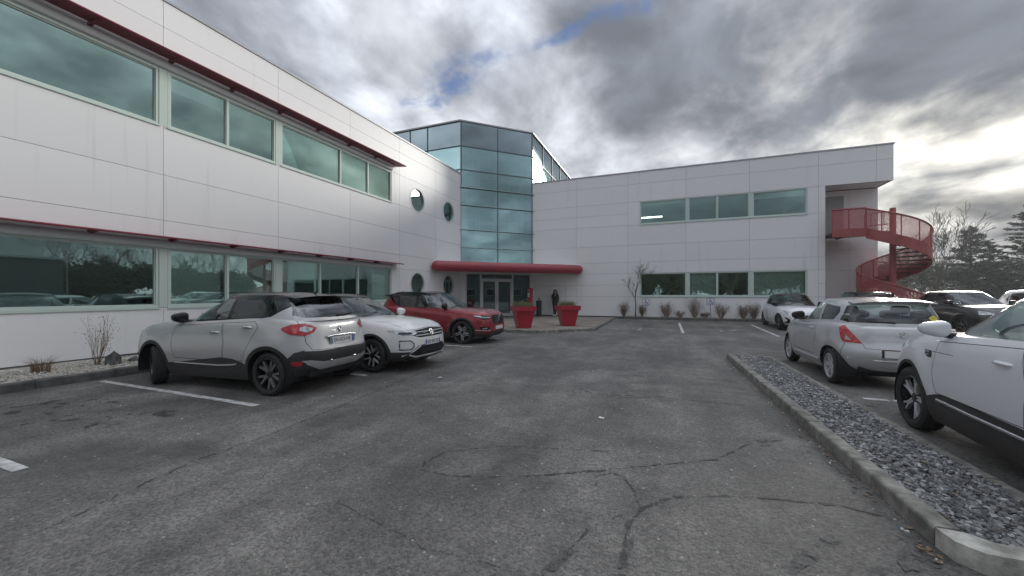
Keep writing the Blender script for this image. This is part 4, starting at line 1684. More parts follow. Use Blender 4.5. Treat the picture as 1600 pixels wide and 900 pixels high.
def wheel_meshes(key, r, w, rr, style, rim_mat, face_mat):
    """tyre and rim meshes; axis y, outer face +y"""
    if key in WHEELS:
        return WHEELS[key]
    t = MB()
    hw = w / 2
    prof = [(rr - 0.012, -hw * 0.8), (rr, -hw * 0.86), (rr + 0.02, -hw * 0.97), ((r + rr) / 2, -hw * 1.02), (r - 0.03, -hw * 0.95), (r - 0.008, -hw * 0.82)]
    gro = [(-.62, r), (-.60, r - .008), (-.52, r - .008), (-.50, r), (-.2, r), (-.18, r - .008), (-.1, r - .008), (-.08, r), (.08, r), (.1, r - .008), (.18, r - .008), (.2, r), (.50, r), (.52, r - .008), (.60, r - .008), (.62, r)]
    prof += [(q, p * hw) for p, q in gro]
    prof += [(r - 0.008, hw * 0.82), (r - 0.03, hw * 0.95), (r - 0.036, hw * 0.99), ((r + rr) / 2, hw * 1.02), (rr + 0.02, hw * 0.97), (rr, hw * 0.86), (rr - 0.012, hw * 0.8)]
    t.lathe(prof, 44, "y")
    tm = t.mesh("tyre", tyre_m, 32)
    m = MB()
    m.cur = 0
    m.lathe([(rr + 0.002, hw * 0.84), (rr - 0.006, hw * 0.90), (rr - 0.016, hw * 0.88), (rr - 0.022, hw * 0.6), (rr - 0.03, -hw * 0.7)], 44, "y")
    m.cur = 1
    m.lathe([(rr - 0.03, -hw * 0.35), (0.02, -hw * 0.35)], 30, "y")          # dark back, brake
    m.cur = 2
    m.lathe([(rr * 0.62, -hw * 0.2), (rr * 0.62, -hw * 0.05), (rr * 0.3, -hw * 0.05)], 30, "y")
    n, bars, hubr = style["n"], style["bars"], style.get("hub", 0.065)
    y1, y0 = hw * style.get("face", 0.70), hw * 0.30
    for k in range(n):
        a = 2 * pi * k / n + style.get("rot", 0.3)
        for (o0, o1, w0, w1, mi, yy) in bars:
            m.cur = mi
            st = [(hubr * 0.75, o0, w0), (rr * 0.5, o0 + (o1 - o0) * (0.5 + style.get("bow", 0)), (w0 + w1) / 2 * style.get("waist", 1.0)), (rr - 0.012, o1, w1)]
            vs = []
            for q, (rad, off, wd) in enumerate(st):
                dish = [0.78, 0.95, 1.0][q]
                for (lo, yv) in ((off - wd / 2, y0), (off - wd / 2, y1 * dish * yy - 0.004), (off - wd / 2 + 0.004, y1 * dish * yy), (off + wd / 2 - 0.004, y1 * dish * yy), (off + wd / 2, y1 * dish * yy - 0.004), (off + wd / 2, y0)):
                    vs.append((rad * cos(a) - lo * sin(a), yv, rad * sin(a) + lo * cos(a)))
            fs = []
            for q in range(2):
                for j in range(5):
                    fs.append((q * 6 + j, q * 6 + j + 1, (q + 1) * 6 + j + 1, (q + 1) * 6 + j))
            m.vf(vs, fs)
    m.cur = 0
    m.lathe([(hubr, y0), (hubr, y1 * 0.78), (hubr * 0.8, y1 * 0.82), (0.028, y1 * 0.84), (0.026, y1 * 0.9), (0.001, y1 * 0.92)], 20, "y")
    rm = m.mesh("rim", [rim_mat, liner_m, pm("brake_disc", (0.25, 0.25, 0.25), 0.4, metal=0.8), face_mat], 30)
    WHEELS[key] = (tm, rm)
    return tm, rm


def text_mesh(txt, size, ext=0.002):
    cu = bpy.data.curves.new("lettering", "FONT")
    cu.body = txt
    cu.size = size
    cu.align_x, cu.align_y = "CENTER", "CENTER"
    cu.extrude = ext / 2
    o = bpy.data.objects.new("lettering", cu)
    COL.objects.link(o)
    dg = bpy.context.evaluated_depsgraph_get()
    me = bpy.data.meshes.new_from_object(o.evaluated_get(dg))
    bpy.data.objects.remove(o)
    bpy.data.curves.remove(cu)
    return me


def plate(root, cb, z, sgn, txt, y=0.0, tilt=0.0, w=0.52):
    loc, no = cb.front_at(y, z, sgn)
    x = loc.x + sgn * 0.012
    mb = MB()
    mb.box(-0.008, 0.008, -w / 2, w / 2, -0.055, 0.055)
    p = mb.build("number_plate", plate_m, root, loc=(x, y, z), rz=0 if sgn > 0 else pi)
    p.rotation_euler.y = tilt
    for side in ((-1, 1) if txt else ()):
        m2 = MB()
        a, b = side * w / 2 - side * 0.003, side * w / 2 - side * 0.036
        m2.box(0.0075, 0.0095, min(a, b), max(a, b), -0.052, 0.052)
        m2.build("plate_band", plate_b, p)
    if txt:
        me = text_mesh(txt, 0.098)
        me.materials.append(ink_m)
        t = link_mesh("plate_lettering", me, p, (0.0098, 0, 0))
        t.rotation_euler = (pi / 2, 0, pi / 2)
        t.scale = (0.86, 1, 1)
    return p


def seats(root, x, y, z, mat=None):
    """front seat: cushion, leaning back with shoulders, headrest - one piece of furniture"""
    mb = MB()
    superblob(mb, (x + 0.05, y, z), (0.26, 0.25, 0.09), 0.45)
    superblob(mb, (x - 0.24, y, z + 0.34), (0.09, 0.24, 0.33), 0.5, f=lambda p: [p[0] - 0.32 * (p[2] + 0.33), p[1] * (1 - 0.28 * max(0, p[2])), p[2]])
    superblob(mb, (x - 0.50, y, z + 0.79), (0.055, 0.13, 0.09), 0.6)
    mb.tube([(x - 0.44, y + 0.05, z + 0.6), (x - 0.49, y + 0.05, z + 0.78)], 0.008, 6)
    mb.tube([(x - 0.44, y - 0.05, z + 0.6), (x - 0.49, y - 0.05, z + 0.78)], 0.008, 6)
    mb.build("seat", mat or seat_m, root, smooth=50)


def circle(cx, cz, r, a0, a1, n):
    return [(cx + r * cos(radians(a0 + (a1 - a0) * i / n)), cz + r * sin(radians(a0 + (a1 - a0) * i / n))) for i in range(n + 1)]


def band(pts, w):
    """polygon of width w around a 2-D polyline"""
    Ls, Rs = strip(pts, w)
    return Ls + Rs[::-1]


def lift_fn(A):
    """stretch heights: everything between sill and belt rides A higher, ground and roof stay"""
    def g(z):
        if z <= 0.15 or z >= 1.5:
            return z
        if z < 0.4:
            return z + A * (z - 0.15) / 0.25
        if z < 1.1:
            return z + A
        return z + A * (1.5 - z) / 0.4

    def gi(z):
        lo, hi = 0.0, 2.0
        for _ in range(40):
            m_ = (lo + hi) / 2
            if g(m_) < z:
                lo = m_
            else:
                hi = m_
        return lo
    return g, gi


def build_car(sp, paint_mat, name, label, loc, rz, group=None, steer=0.0, detail=2):
    root = empty(name, loc, rz)
    tag(root, label, "car", group)
    cb = CarBody(sp)
    wb2, r, ra, Wh = sp["wb"] / 2, sp["r"], sp["ra"], sp["W"] / 2
    # wheel openings
    clad = sp.get("clad")
    g_l, g_i = lift_fn(sp.get("lift", 0.0))
    for xw in (wb2, -wb2):
        if clad:
            rc = ra + clad
            poly = circle(xw, r, rc, -25, 205, 20) + [(xw - rc * 0.95, 0.0), (xw + rc * 0.95, 0.0)]
            poly = [(a, g_i(b)) for a, b in poly]
            cb.cut("S", poly, "arch_trim", plast_m, 0.007, "pair", nmin=0.05)
        poly = circle(xw, r, ra, -10, 190, 22) + [(xw - ra, -0.1), (xw + ra, -0.1)]
        poly = [(a, g_i(b) if b > 0 else b) for a, b in poly]
        cb.cut("S", poly, "", None, kill=True, nmin=0.05)
    for v in sp["cuts"]:
        kw = dict(v[1]) if len(v) > 1 and isinstance(v[1], dict) else {}
        view, poly, nm, mat, off, mode = v[0]
        mat = paint_mat if mat == "paint" else mat
        cb.cut(view, poly, nm, mat, off, mode, **kw)
    extra = sp.get("extras")
    top_mat = sp.get("top_mat") or paint_mat
    objs = cb.finish(root, paint_mat, top_mat)
    # floor pan and liners
    mb = MB()
    mb.box(cb.xR + 0.35, cb.xF - 0.35, -Wh + 0.32, Wh - 0.32, 0.19, 0.46)
    mb.box(-wb2 + ra + 0.05, wb2 - ra - 0.05, -Wh + 0.12, Wh - 0.12, 0.2, 0.34)
    mb.box(cb.xR + 0.12, cb.xR + 0.5, -Wh + 0.3, Wh - 0.3, 0.28, 0.6)
    mb.box(cb.xF - 0.5, cb.xF - 0.16, -Wh + 0.3, Wh - 0.3, 0.24, 0.55)
    mb.build("floor_pan", liner_m, root)
    for xw in (wb2, -wb2):
        for sg in (1, -1):
            m2 = MB()
            pr = circle(0, 0, ra + 0.004, -18, 198, 20)
            n = len(pr)
            yo, yi = cb.side_at(xw, r + ra + 0.03).y - 0.012, Wh - 0.36
            vs = [(xw + a, sg * yo, r + b) for a, b in pr] + [(xw + a, sg * yi, r + b) for a, b in pr]
            m2.vf(vs, [(i, i + 1, n + i + 1, n + i) for i in range(n - 1)] + [tuple(range(n, 2 * n))])
            m2.build("arch_liner", liner_m, root, smooth=60)
    # wheels
    tm, rm = wheel_meshes(sp["key"], r, sp["tw"], sp["rr"], sp["wheel"], sp["rim_mat"], sp["rim_face"])
    for xw in (wb2, -wb2):
        for sg in (1, -1):
            y = sg * (sp["track"] / 2)
            w = link_mesh("wheel", tm, root, (xw, y, r), (0, 0, 0 if sg > 0 else pi))
            w.rotation_euler.y = random.uniform(0, 1.2)
            if xw > 0:
                w.rotation_euler.z += steer
            link_mesh("rim", rm, w)
    # cabin
    if detail > 0:
        g = sp["gh"]
        zc = float(cb.zs(0.0))
        xc = g["front"][0][1]
        mb = MB()
        mb.prism([(xc - 0.12, zc - 0.12), (xc - 0.25, zc - 0.02), (xc - 0.62, zc - 0.03), (xc - 0.72, zc - 0.1), (xc - 0.68, zc - 0.4), (xc - 0.12, zc - 0.4)], -Wh * 0.8, Wh * 0.8, lambda a, b, d: (a, d, b))
        mb.build("dashboard", dash_m, root)
        for y in (0.36, -0.36):
            seats(root, xc - 1.22, y, zc - 0.52)
        mb = MB()
        xb = max(xc - 2.15, cb.xR + 0.92)
        superblob(mb, (xb, 0, zc - 0.5), (0.27, Wh * 0.74, 0.1), 0.35)
        superblob(mb, (xb - 0.28, 0, zc - 0.18), (0.10, Wh * 0.74, 0.3), 0.35, f=lambda p: [p[0] - 0.3 * (p[2] + 0.3), p[1], p[2]])
        for y in (-0.4, 0, 0.4):
            superblob(mb, (xb - 0.44, y, zc + 0.2), (0.05, 0.13, 0.08), 0.6)
        mb.build("rear_bench", seat_m, root, smooth=50)
        mb = MB()
        cxw = Vector((xc - 0.78, 0.37, zc - 0.02))
        pts = []
        for k in range(20):
            t = 2 * pi * k / 20
            pts.append(cxw + Vector((-0.08 * sin(t), 0.18 * cos(t), 0.165 * sin(t))))
        mb.tube(pts, 0.016, 8, closed=True)
        for t in (0.1, pi - 0.1, -pi / 2):
            mb.tube([cxw + Vector((0.02, 0, 0)), cxw + Vector((-0.08 * sin(t), 0.18 * cos(t), 0.165 * sin(t)))], 0.014, 6)
        mb.tube([cxw + Vector((0.02, 0, 0)), cxw + Vector((0.25, 0, -0.1))], 0.03, 8)
        mb.build("steering_wheel", dash_m, root, smooth=50)
        mb = MB()
        zt = float(tab(g["roof"])(xc - 0.9))
        superblob(mb, (g["front"][-1][1] - 0.06, 0, zt - 0.05), (0.02, 0.11, 0.035), 0.5)
        mb.build("inside_mirror", dash_m, root, smooth=50)
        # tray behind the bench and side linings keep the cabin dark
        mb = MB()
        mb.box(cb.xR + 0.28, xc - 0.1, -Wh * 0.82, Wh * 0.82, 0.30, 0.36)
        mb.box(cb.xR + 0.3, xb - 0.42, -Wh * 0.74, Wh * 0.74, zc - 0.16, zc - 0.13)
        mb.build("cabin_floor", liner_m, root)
    # door mirrors
    mx, mz = sp["mirror"]
    mm = sp.get("mirror_mat") or paint_mat
    for sg in (1, -1):
        y0 = sg * (cb.side_at(mx, mz - 0.06).y)
        mb = MB()
        superblob(mb, (mx + 0.03, y0 + sg * 0.13, mz + 0.02), (0.10, 0.12, 0.092), 0.72, 16, 10, f=lambda p: [p[0] * (1 if p[0] > 0 else 0.55), p[1], p[2] * (1 - 0.25 * p[1] / 0.115 * sg)])
        o = mb.build("door_mirror", mm, root, smooth=60)
        mb = MB()
        superblob(mb, (mx - 0.006, y0 + sg * 0.13, mz + 0.02), (0.013, 0.088, 0.056), 0.6)
        mb.build("mirror_glass", chrome_m, o, smooth=50)
        mb = MB()
        mb.tube([(mx + 0.02, y0 - sg * 0.02, mz - 0.06), (mx + 0.03, y0 + sg * 0.06, mz - 0.05), (mx + 0.03, y0 + sg * 0.11, mz - 0.03)], [0.035, 0.028, 0.03], 8)
        mb.build("mirror_foot", plast_m, o, smooth=60)
    # handles
    for hi, (hx, hz, hm) in enumerate(sp.get("handles", [])):
        for sg in (1, -1):
            y = cb.side_at(hx, hz).y
            mb = MB()
            pts = []
            for k in range(7):
                t = k / 6
                pts.append((hx + 0.10 - 0.20 * t, sg * (y - 0.004 + 0.034 * sin(pi * t) ** 0.6), hz + 0.008 * sin(pi * t)))
            mb.tube(pts, [0.011, 0.015, 0.017, 0.017, 0.017, 0.015, 0.011], 8)
            m_ = paint_mat if hm == "paint" else hm
            ds = objs.get("door", [])
            k = 2 * hi + (0 if sg > 0 else 1)
            mb.build("door_handle", m_, ds[k] if k < len(ds) else root, smooth=60)
    for fn in sp.get("post", []):
        fn(root, cb, paint_mat, objs)
    if sp.get("lift"):
        def walk(o):
            for ch in o.children:
                if ch.name.split(".")[0] in ("wheel", "arch_liner", "floor_pan"):
                    continue
                if ch.location.z > 0.01:
                    ch.location.z = g_l(ch.location.z)
                    continue
                if ch.type == "MESH":
                    n = len(ch.data.vertices)
                    co = np.empty(n * 3)
                    ch.data.vertices.foreach_get("co", co)
                    co = co.reshape(-1, 3)
                    co[:, 2] = [g_l(z) for z in co[:, 2]]
                    ch.data.vertices.foreach_set("co", co.ravel())
                    ch.data.update()
                walk(ch)
        walk(root)
    return root, cb, objs
rear_gl = glass_mat("car_glass_rear", (0.10, 0.11, 0.115), (0.9, 0.93, 0.95), 0.16)
seam_m = pm("panel_gap", (0.012, 0.012, 0.012), 0.9)


def mk(key, L, W, H, wb, fo, r, tw, rr, zf, zc, zbr, cowl, header, rbase, rtop, **kw):
    xF = wb / 2 + fo
    xR = xF - L
    zroof = H - kw.get("rcrown", 0.04)
    sp = dict(key=key, L=L, W=W, H=H, wb=wb, fo=fo, r=r, ra=r + 0.055, tw=tw, rr=rr, track=W - tw - 0.05,
              zb=[(xR, 0.30), (-wb / 2, 0.21), (0, 0.19), (wb / 2, 0.20), (xF, 0.22)],
              zs=[(xR, zbr - 0.02), (-wb / 2 + 0.1, zbr), (0, (zc * 0.55 + zbr * 0.45)), (cowl - 0.3, zc), (wb / 2 + 0.1, zc * 0.62 + zf * 0.38), (xF - 0.1, zf), (xF, zf - 0.03)],
              nose=[(0, 0.17), (0.1, 0.06), (0.28, 0.0), (0.5, 0.015), (0.7, 0.05), (0.87, 0.11), (0.96, 0.17), (1.0, 0.25)],
              tail=[(0, 0.14), (0.12, 0.03), (0.3, 0.0), (0.45, 0.03), (0.62, 0.06), (0.8, 0.09), (0.95, 0.14), (1.0, 0.2)],
              side=[(0, 0.90), (0.1, 0.955), (0.25, 0.985), (0.45, 1.0), (0.62, 0.995), (0.8, 0.975), (0.92, 0.945), (1.0, 0.90)],
              crown=[(xR, 0.0), (0, 0.03), (cowl - 0.1, 0.06), (wb / 2 + 0.2, 0.075), (xF - 0.2, 0.06), (xF, 0.03)],
              gh=dict(front=[(0, cowl), (0.5, (cowl + header) / 2 + 0.03), (1, header)], rear=[(0, rbase), (0.5, rbase * 0.6 + rtop * 0.4), (0.85, rtop * 0.9 + rbase * 0.1), (1, rtop)],
                      tumble=[(0, 0.895), (0.5, 0.80), (0.8, 0.735), (0.92, 0.69), (1.0, 0.63)],
                      roof=[(rtop, zroof - kw.get("rdrop", 0.06)), (rtop + 0.6, zroof - 0.005), (header - 0.45, zroof), (header, zroof - 0.055)], crown=kw.get("rcrown", 0.04)),
              cuts=[], handles=[], post=[], mirror=(cowl - 0.42, zc + 0.08))
    sp["xF"], sp["xR"] = xF, xR
    sp.update(kw.get("more", {}))
    return sp


def add_cut(sp, view, poly, nm, mat, off=0.0, mode="both", **kw):
    sp["cuts"].append(((view, poly, nm, mat, off, mode), kw))


def add_door(sp, poly, w=0.0065):
    add_cut(sp, "S", poly, "door", "paint", 0.0, "pair")
    n = len(poly)
    ring = band(poly + [poly[0]], w)
    for i in range(n):
        a, b = poly[i], poly[(i + 1) % n]
        add_cut(sp, "S", band([a, b], w), "door_gap", seam_m, -0.006, "both", merge=True)


def seam(sp, view, pts, w=0.0065, where="low", name="panel_joint"):
    for i in range(len(pts) - 1):
        add_cut(sp, view, band([pts[i], pts[i + 1]], w), name, seam_m, -0.005, "both", merge=True, where=where)


def glassw(sp, view, poly, mat, name, mode="pair"):
    add_cut(sp, view, poly, name, mat, -0.006, mode, where="top", nmin=0.15)


def wiper_front(root, cb, pm_, objs):
    for y0, y1 in ((0.05, 0.55), (-0.55, -0.08)):
        pts = []
        for k in range(6):
            y = y0 + (y1 - y0) * k / 5
            l = cb.front_at(y, cb.sp["gh_wz"] + 0.02 * k, 1, True)[0]
            if l is not None:
                pts.append(l + Vector((0.012, 0, 0.006)))
        if len(pts) > 2:
            mb = MB()
            mb.tube(pts, 0.007, 6)
            mb.build("wiper", plast_m, root)


def wiper_rear(z0, z1, y0, y1):
    def fn(root, cb, pm_, objs):
        pts = []
        for k in range(6):
            y = y0 + (y1 - y0) * k / 5
            z = z0 + (z1 - z0) * k / 5
            l = cb.front_at(y, z, -1, True)[0]
            if l is not None:
                pts.append(l + Vector((-0.014, 0, 0)))
        if len(pts) > 2:
            mb = MB()
            mb.tube(pts, [0.022, 0.014, 0.010, 0.009, 0.008, 0.006], 6)
            mb.build("rear_wiper", plast_m, root, smooth=50)
    return fn


def antenna(x, h=0.12):
    def fn(root, cb, pm_, objs):
        l = cb.tree2.ray_cast(Vector((x, 0.002, 4)), Vector((0, 0, -1)))[0]
        if l is None:
            return
        mb = MB()
        mb.tube([l, l + Vector((-0.05, 0, 0.03)), l + Vector((-0.05 - h * 0.8, 0, h))], [0.02, 0.010, 0.004], 8)
        mb.build("antenna", plast_m, root, smooth=50)
    return fn


def rails(x0, x1, y, mat, h=0.035):
    def fn(root, cb, pm_, objs):
        for sg in (1, -1):
            pts = []
            for k in range(9):
                x = x0 + (x1 - x0) * k / 8
                l = cb.tree2.ray_cast(Vector((x, y - 0.02 * abs(k - 4) / 4, 4)), Vector((0, 0, -1)))[0]
                if l is None:
                    continue
                lift = h * (1 - abs((k - 4) / 4) ** 4)
                pts.append(Vector((l.x, sg * l.y, l.z + lift)))
            mb = MB()
            mb.tube(pts, 0.016, 8)
            mb.build("roof_rail", mat, root, smooth=50)
    return fn


def spoiler(y, x0, x1, z, mat, th=0.03, name="rear_spoiler"):
    def fn(root, cb, pm_, objs):
        mb = MB()
        n = 13
        top, bot = [], []
        for k in range(n):
            t = -1 + 2 * k / (n - 1)
            xr = x1 + 0.07 * abs(t) ** 3
            zz = z - 0.045 * abs(t) ** 2.5
            top += [(x0 + 0.02 * abs(t), y * t, zz), (xr, y * t, zz - 0.035), (xr + 0.012, y * t, zz - 0.035 - th), (x0 - 0.02, y * t, zz - th - 0.035)]
        fs = []
        for k in range(n - 1):
            for q in range(4):
                fs.append((k * 4 + q, (k + 1) * 4 + q, (k + 1) * 4 + (q + 1) % 4, k * 4 + (q + 1) % 4))
        fs += [(3, 2, 1, 0), tuple((n - 1) * 4 + q for q in range(4))]
        mb.vf(top, fs)
        mb.build(name, pm_ if mat == "paint" else mat, root, smooth=30)
    return fn


def badge(kind, z, sgn, sz=0.05, y=0.0):
    """maker's mark as a small raised shape"""
    def fn(root, cb, pm_, objs):
        l, no = cb.front_at(y, z, sgn)
        x = l.x + sgn * 0.006
        nrm = no if no.x * sgn > 0 else -no
        ty = math.asin(max(-1, min(1, nrm.z)))

        def P(a, b, d):
            return (x + sgn * (d) - sgn * b * math.tan(ty) * 0.9, y + a * (1 if sgn > 0 else -1), z + b)
        mb = MB()

        def ring(r0, r1, n=24):
            vs = []
            for rr, d in ((r0, 0.0), (r0, 0.012), (r1, 0.012), (r1, 0.0)):
                for i in range(n):
                    vs.append(P(rr * cos(2 * pi * i / n), rr * sin(2 * pi * i / n), d))
            mb.vf(vs, [(q * n + i, q * n + (i + 1) % n, ((q + 1) % 4) * n + (i + 1) % n, ((q + 1) % 4) * n + i) for q in range(4) for i in range(n)])
        if kind == "diamond":
            o, i_ = [(0, sz * 1.35), (sz, 0), (0, -sz * 1.35), (-sz, 0)], [(0, sz * 0.62), (sz * 0.42, 0), (0, -sz * 0.62), (-sz * 0.42, 0)]
            for k in range(4):
                k2 = (k + 1) % 4
                mb.prism([o[k], o[k2], i_[k2], i_[k]], 0.0, 0.014 + 0.001 * (k % 2), P)
        elif kind == "ringvw":
            ring(sz * 0.84, sz)
            for a, b in (((-0.42, 0.7), (0, 0.08)), ((0.42, 0.7), (0, 0.08)), ((-0.72, 0.36), (-0.33, -0.72)), ((0.72, 0.36), (0.33, -0.72)), ((-0.33, -0.72), (0, -0.02)), ((0.33, -0.72), (0, -0.02))):
                mb.prism(band([(a[0] * sz, a[1] * sz), (b[0] * sz, b[1] * sz)], sz * 0.15), 0.001, 0.011, P)
        elif kind == "ringbar":
            ring(sz * 0.78, sz)
            mb.prism(band([(-0.16, 0.10), (0.15, -0.11)] if sgn < 0 else [(-0.19, -0.13), (0.19, 0.13)], 0.026), 0.0, 0.010, P)
            mb.prism(band([(0.6 * sz, 0.6 * sz), (1.25 * sz, 1.25 * sz)], 0.016), 0.001, 0.009, P)
        elif kind == "ess":
            pts = [(0.9, 0.35), (0.1, 0.9), (-0.75, 0.35), (0.75, -0.35), (-0.1, -0.9), (-0.9, -0.35)]
            for q in range(5):
                mb.prism(band([(pts[q][0] * sz, pts[q][1] * sz), (pts[q + 1][0] * sz, pts[q + 1][1] * sz)], sz * 0.3), 0.001 * q * 0.2, 0.010 + 0.0004 * q, P)
        elif kind == "ovals":
            vs = []
            ring(sz * 0.8, sz)
            mb.prism(band([(-sz * 0.5, 0.3 * sz), (sz * 0.5, 0.3 * sz)], sz * 0.2), 0, 0.01, P)
        mb.build("badge", chrome_m, root, smooth=30)
    return fn


def bar_on(view, pts, r, mat, name, sgn=1, lift=0.004, mirror=True):
    """moulding laid on the surface: pts in (y,z) for front/rear, (x,z) for the side"""
    def fn(root, cb, pm_, objs):
        for sg in ((1, -1) if mirror else (1,)):
            out = []
            for a, b in pts:
                if view == "S":
                    l = cb.side_at(a, b)
                    out.append(Vector((l.x, sg * (l.y + lift), l.z)))
                else:
                    l, n_ = cb.front_at(a, b, sgn)
                    out.append(Vector((l.x + sgn * lift, sg * l.y, l.z)))
            mb = MB()
            mb.tube(out, r, 8)
            mb.build(name, pm_ if mat == "paint" else mat, root, smooth=50)
    return fn


def rbox(name, x0, x1, y, z0, z1, mat):
    def fn(root, cb, pm_, objs):
        mb = MB()
        superblob(mb, ((x0 + x1) / 2, 0, (z0 + z1) / 2), (abs(x1 - x0) / 2, y, (z1 - z0) / 2), 0.3, 20, 8)
        mb.build(name, mat, root, smooth=50)
    return fn


W_TWIN = dict(n=5, bars=[(-0.035, -0.060, 0.022, 0.018, 3, 1.0), (0.035, 0.060, 0.022, 0.018, 3, 1.0)], hub=0.06)
W_LOOP = dict(n=5, bars=[(-0.028, -0.088, 0.038, 0.036, 3, 1.0), (0.028, 0.088, 0.038, 0.036, 3, 1.0)], hub=0.06, rot=0.9)
W_VOL = dict(n=5, bars=[(-0.020, -0.030, 0.020, 0.018, 3, 1.02), (0.020, 0.030, 0.020, 0.018, 3, 1.02), (0, 0, 0.05, 0.07, 0, 0.93)], hub=0.055, rot=0.2)
W_LEAF = dict(n=5, bars=[(-0.012, -0.115, 0.030, 0.026, 3, 1.0), (0.012, 0.115, 0.030, 0.026, 3, 1.0)], hub=0.06, rot=0.75, bow=0.16)
W_SIX = dict(n=6, bars=[(0, 0, 0.060, 0.075, 3, 1.0)], hub=0.06, rot=0.2)
W_TEN = dict(n=5, bars=[(-0.03, -0.075, 0.03, 0.026, 3, 1.0), (0.03, 0.075, 0.03, 0.026, 3, 1.0)], hub=0.06, rot=0.0)

# ---- silver crossover with black roof, seen from behind ---------------------------
c = mk("crossover", 4.18, 1.778, 1.605, 2.606, 0.90, 0.330, 0.21, 0.246, 0.84, 0.975, 1.085, 1.02, 0.12, -1.86, -1.56)
c["clad"] = 0.055
c["wheel"], c["rim_mat"], c["rim_face"] = W_LOOP, rim_gloss, rim_dark
c["top_mat"] = gloss_b
c["mirror_mat"] = gloss_b
SIDE_BLACK = [(0.98, -0.1), (0.96, 0.33), (0.6, 0.355), (0.1, 0.40), (-0.35, 0.455), (-0.6, 0.44), (-0.9, 0.37), (-0.95, -0.1)]
add_door(c, [(0.74, 0.40), (0.80, 0.62), (0.76, 0.93), (-0.33, 1.00), (-0.40, 0.7), (-0.38, 0.40)])
add_door(c, [(-0.40, 0.40), (-0.42, 0.7), (-0.35, 1.00), (-1.02, 1.035), (-1.10, 0.95), (-0.93, 0.66), (-0.80, 0.42)])
add_cut(c, "S", SIDE_BLACK, "sill_cladding", plast_m, 0.008, "pair", nmin=0.02)
add_cut(c, "S", [(1.72, -0.1), (1.70, 0.36), (1.9, 0.40), (2.3, 0.40), (2.3, -0.1)], "front_bumper_trim", plast_m, 0.006, "both", nmin=0.35)
add_cut(c, "F", [(0, -0.1), (1.0, -0.1), (1.0, 0.38), (0, 0.40)], "front_bumper_trim", plast_m, 0.006, "both", merge=True, nmin=0.45)
RQ, FQ = ("Q", 135), ("Q", 42)
add_cut(c, RQ, [("R", 0.0, 0.575), ("R", 0.45, 0.575), ("R", 0.70, 0.59), ("S", -1.86, 0.61), ("S", -1.74, 0.57), ("S", -1.66, 0.49), ("S", -1.60, 0.40), ("S", -1.60, -0.1), ("R", 0.0, -0.1), ("R", -0.15, -0.1), ("R", -0.15, 0.575)], "rear_bumper_trim", plast_m, 0.006, "both")
add_cut(c, "R", [(-0.1, 0.315), (0.42, 0.315), (0.64, 0.385), (0.72, 0.45), (0.62, 0.45), (0.42, 0.405), (-0.1, 0.40)], "skid_plate", alu_m, 0.016, "both", nmin=0.45)
RQ, FQ = ("Q", 135), ("Q", 42)
add_cut(c, RQ, [("R", 0.47, 0.93), ("R", 0.54, 0.975), ("R", 0.64, 1.0), ("S", -1.80, 1.01), ("S", -1.66, 0.995), ("S", -1.54, 0.955), ("S", -1.51, 0.93), ("S", -1.56, 0.89), ("S", -1.66, 0.845), ("S", -1.78, 0.825), ("R", 0.66, 0.82), ("R", 0.54, 0.865)], "tail_lamp", lamp_r, 0.010, "pair")
add_cut(c, RQ, [("R", 0.54, 0.93), ("R", 0.62, 0.962), ("R", 0.68, 0.95), ("R", 0.70, 0.90), ("R", 0.64, 0.87), ("R", 0.56, 0.895)], "lamp_insert", lamp_w, 0.014, "pair", parent="tail_lamp")
add_cut(c, RQ, [("R", 0.70, 0.425), ("S", -1.80, 0.44), ("S", -1.70, 0.435), ("S", -1.70, 0.385), ("S", -1.80, 0.375), ("R", 0.70, 0.375)], "reflector", lamp_r, 0.012, "pair")
add_cut(c, "R", [(0.0, 0.655), (0.30, 0.655), (0.335, 0.76), (0.0, 0.76)], "plate_recess", "paint", -0.012, "both")
seam(c, "R", [(0.0, 0.575), (0.60, 0.60), (0.66, 0.72), (0.66, 0.83)])
seam(c, "R", [(0.68, 1.0), (0.67, 1.08)])
HL = [(0.42, 0.70), (0.60, 0.80), (0.98, 0.86), (0.98, 0.72), (0.7, 0.68)]
add_cut(c, "F", HL, "headlamp", lamp_w, 0.004, "pair", nmin=0.45)
add_cut(c, "F", [(0, 0.62), (0.40, 0.62), (0.36, 0.74), (0, 0.74)], "grille", gloss_b, -0.01, "both")
glassw(c, "F", [(-0.1, 1.0), (0.70, 1.0), (0.545, 1.51), (0.0, 1.525), (-0.1, 1.525)], car_glass, "windscreen", "both")
add_cut(c, "R", [(-0.1, 0.9), (0.9, 0.9), (0.9, 1.06), (0.62, 1.085), (-0.1, 1.085)], "tailgate_upper", "paint", 0.001, "both", where="top", nmin=0.3)
glassw(c, "S", [(0.60, 1.025), (-0.36, 1.065), (-0.36, 1.487), (-0.05, 1.482), (0.17, 1.385), (0.40, 1.20)], car_glass, "front_window")
glassw(c, "S", [(-0.46, 1.07), (-1.10, 1.10), (-1.10, 1.46), (-0.46, 1.487)], car_glass_d, "rear_door_window")
glassw(c, "S", [(-1.16, 1.11), (-1.24, 1.13), (-1.50, 1.36), (-1.48, 1.40), (-1.16, 1.455)], car_glass_d, "quarter_window")
add_cut(c, "S", [(-0.95, 0.98), (-1.12, 1.085), (-1.26, 1.11), (-1.58, 1.375), (-1.72, 1.43), (-1.74, 1.30), (-1.82, 1.15), (-2.0, 1.0)], "rear_quarter", "paint", 0.002, "pair", where="top", nmin=0.02)
glassw(c, "R", [(-0.1, 1.09), (0.60, 1.09), (0.67, 1.14), (0.565, 1.465), (0.0, 1.485), (-0.1, 1.485)], rear_gl, "rear_window", "both")
c["handles"] = [(-0.20, 0.85, chrome_m), (-0.88, 0.945, chrome_m)]
c["gh_wz"] = 1.03
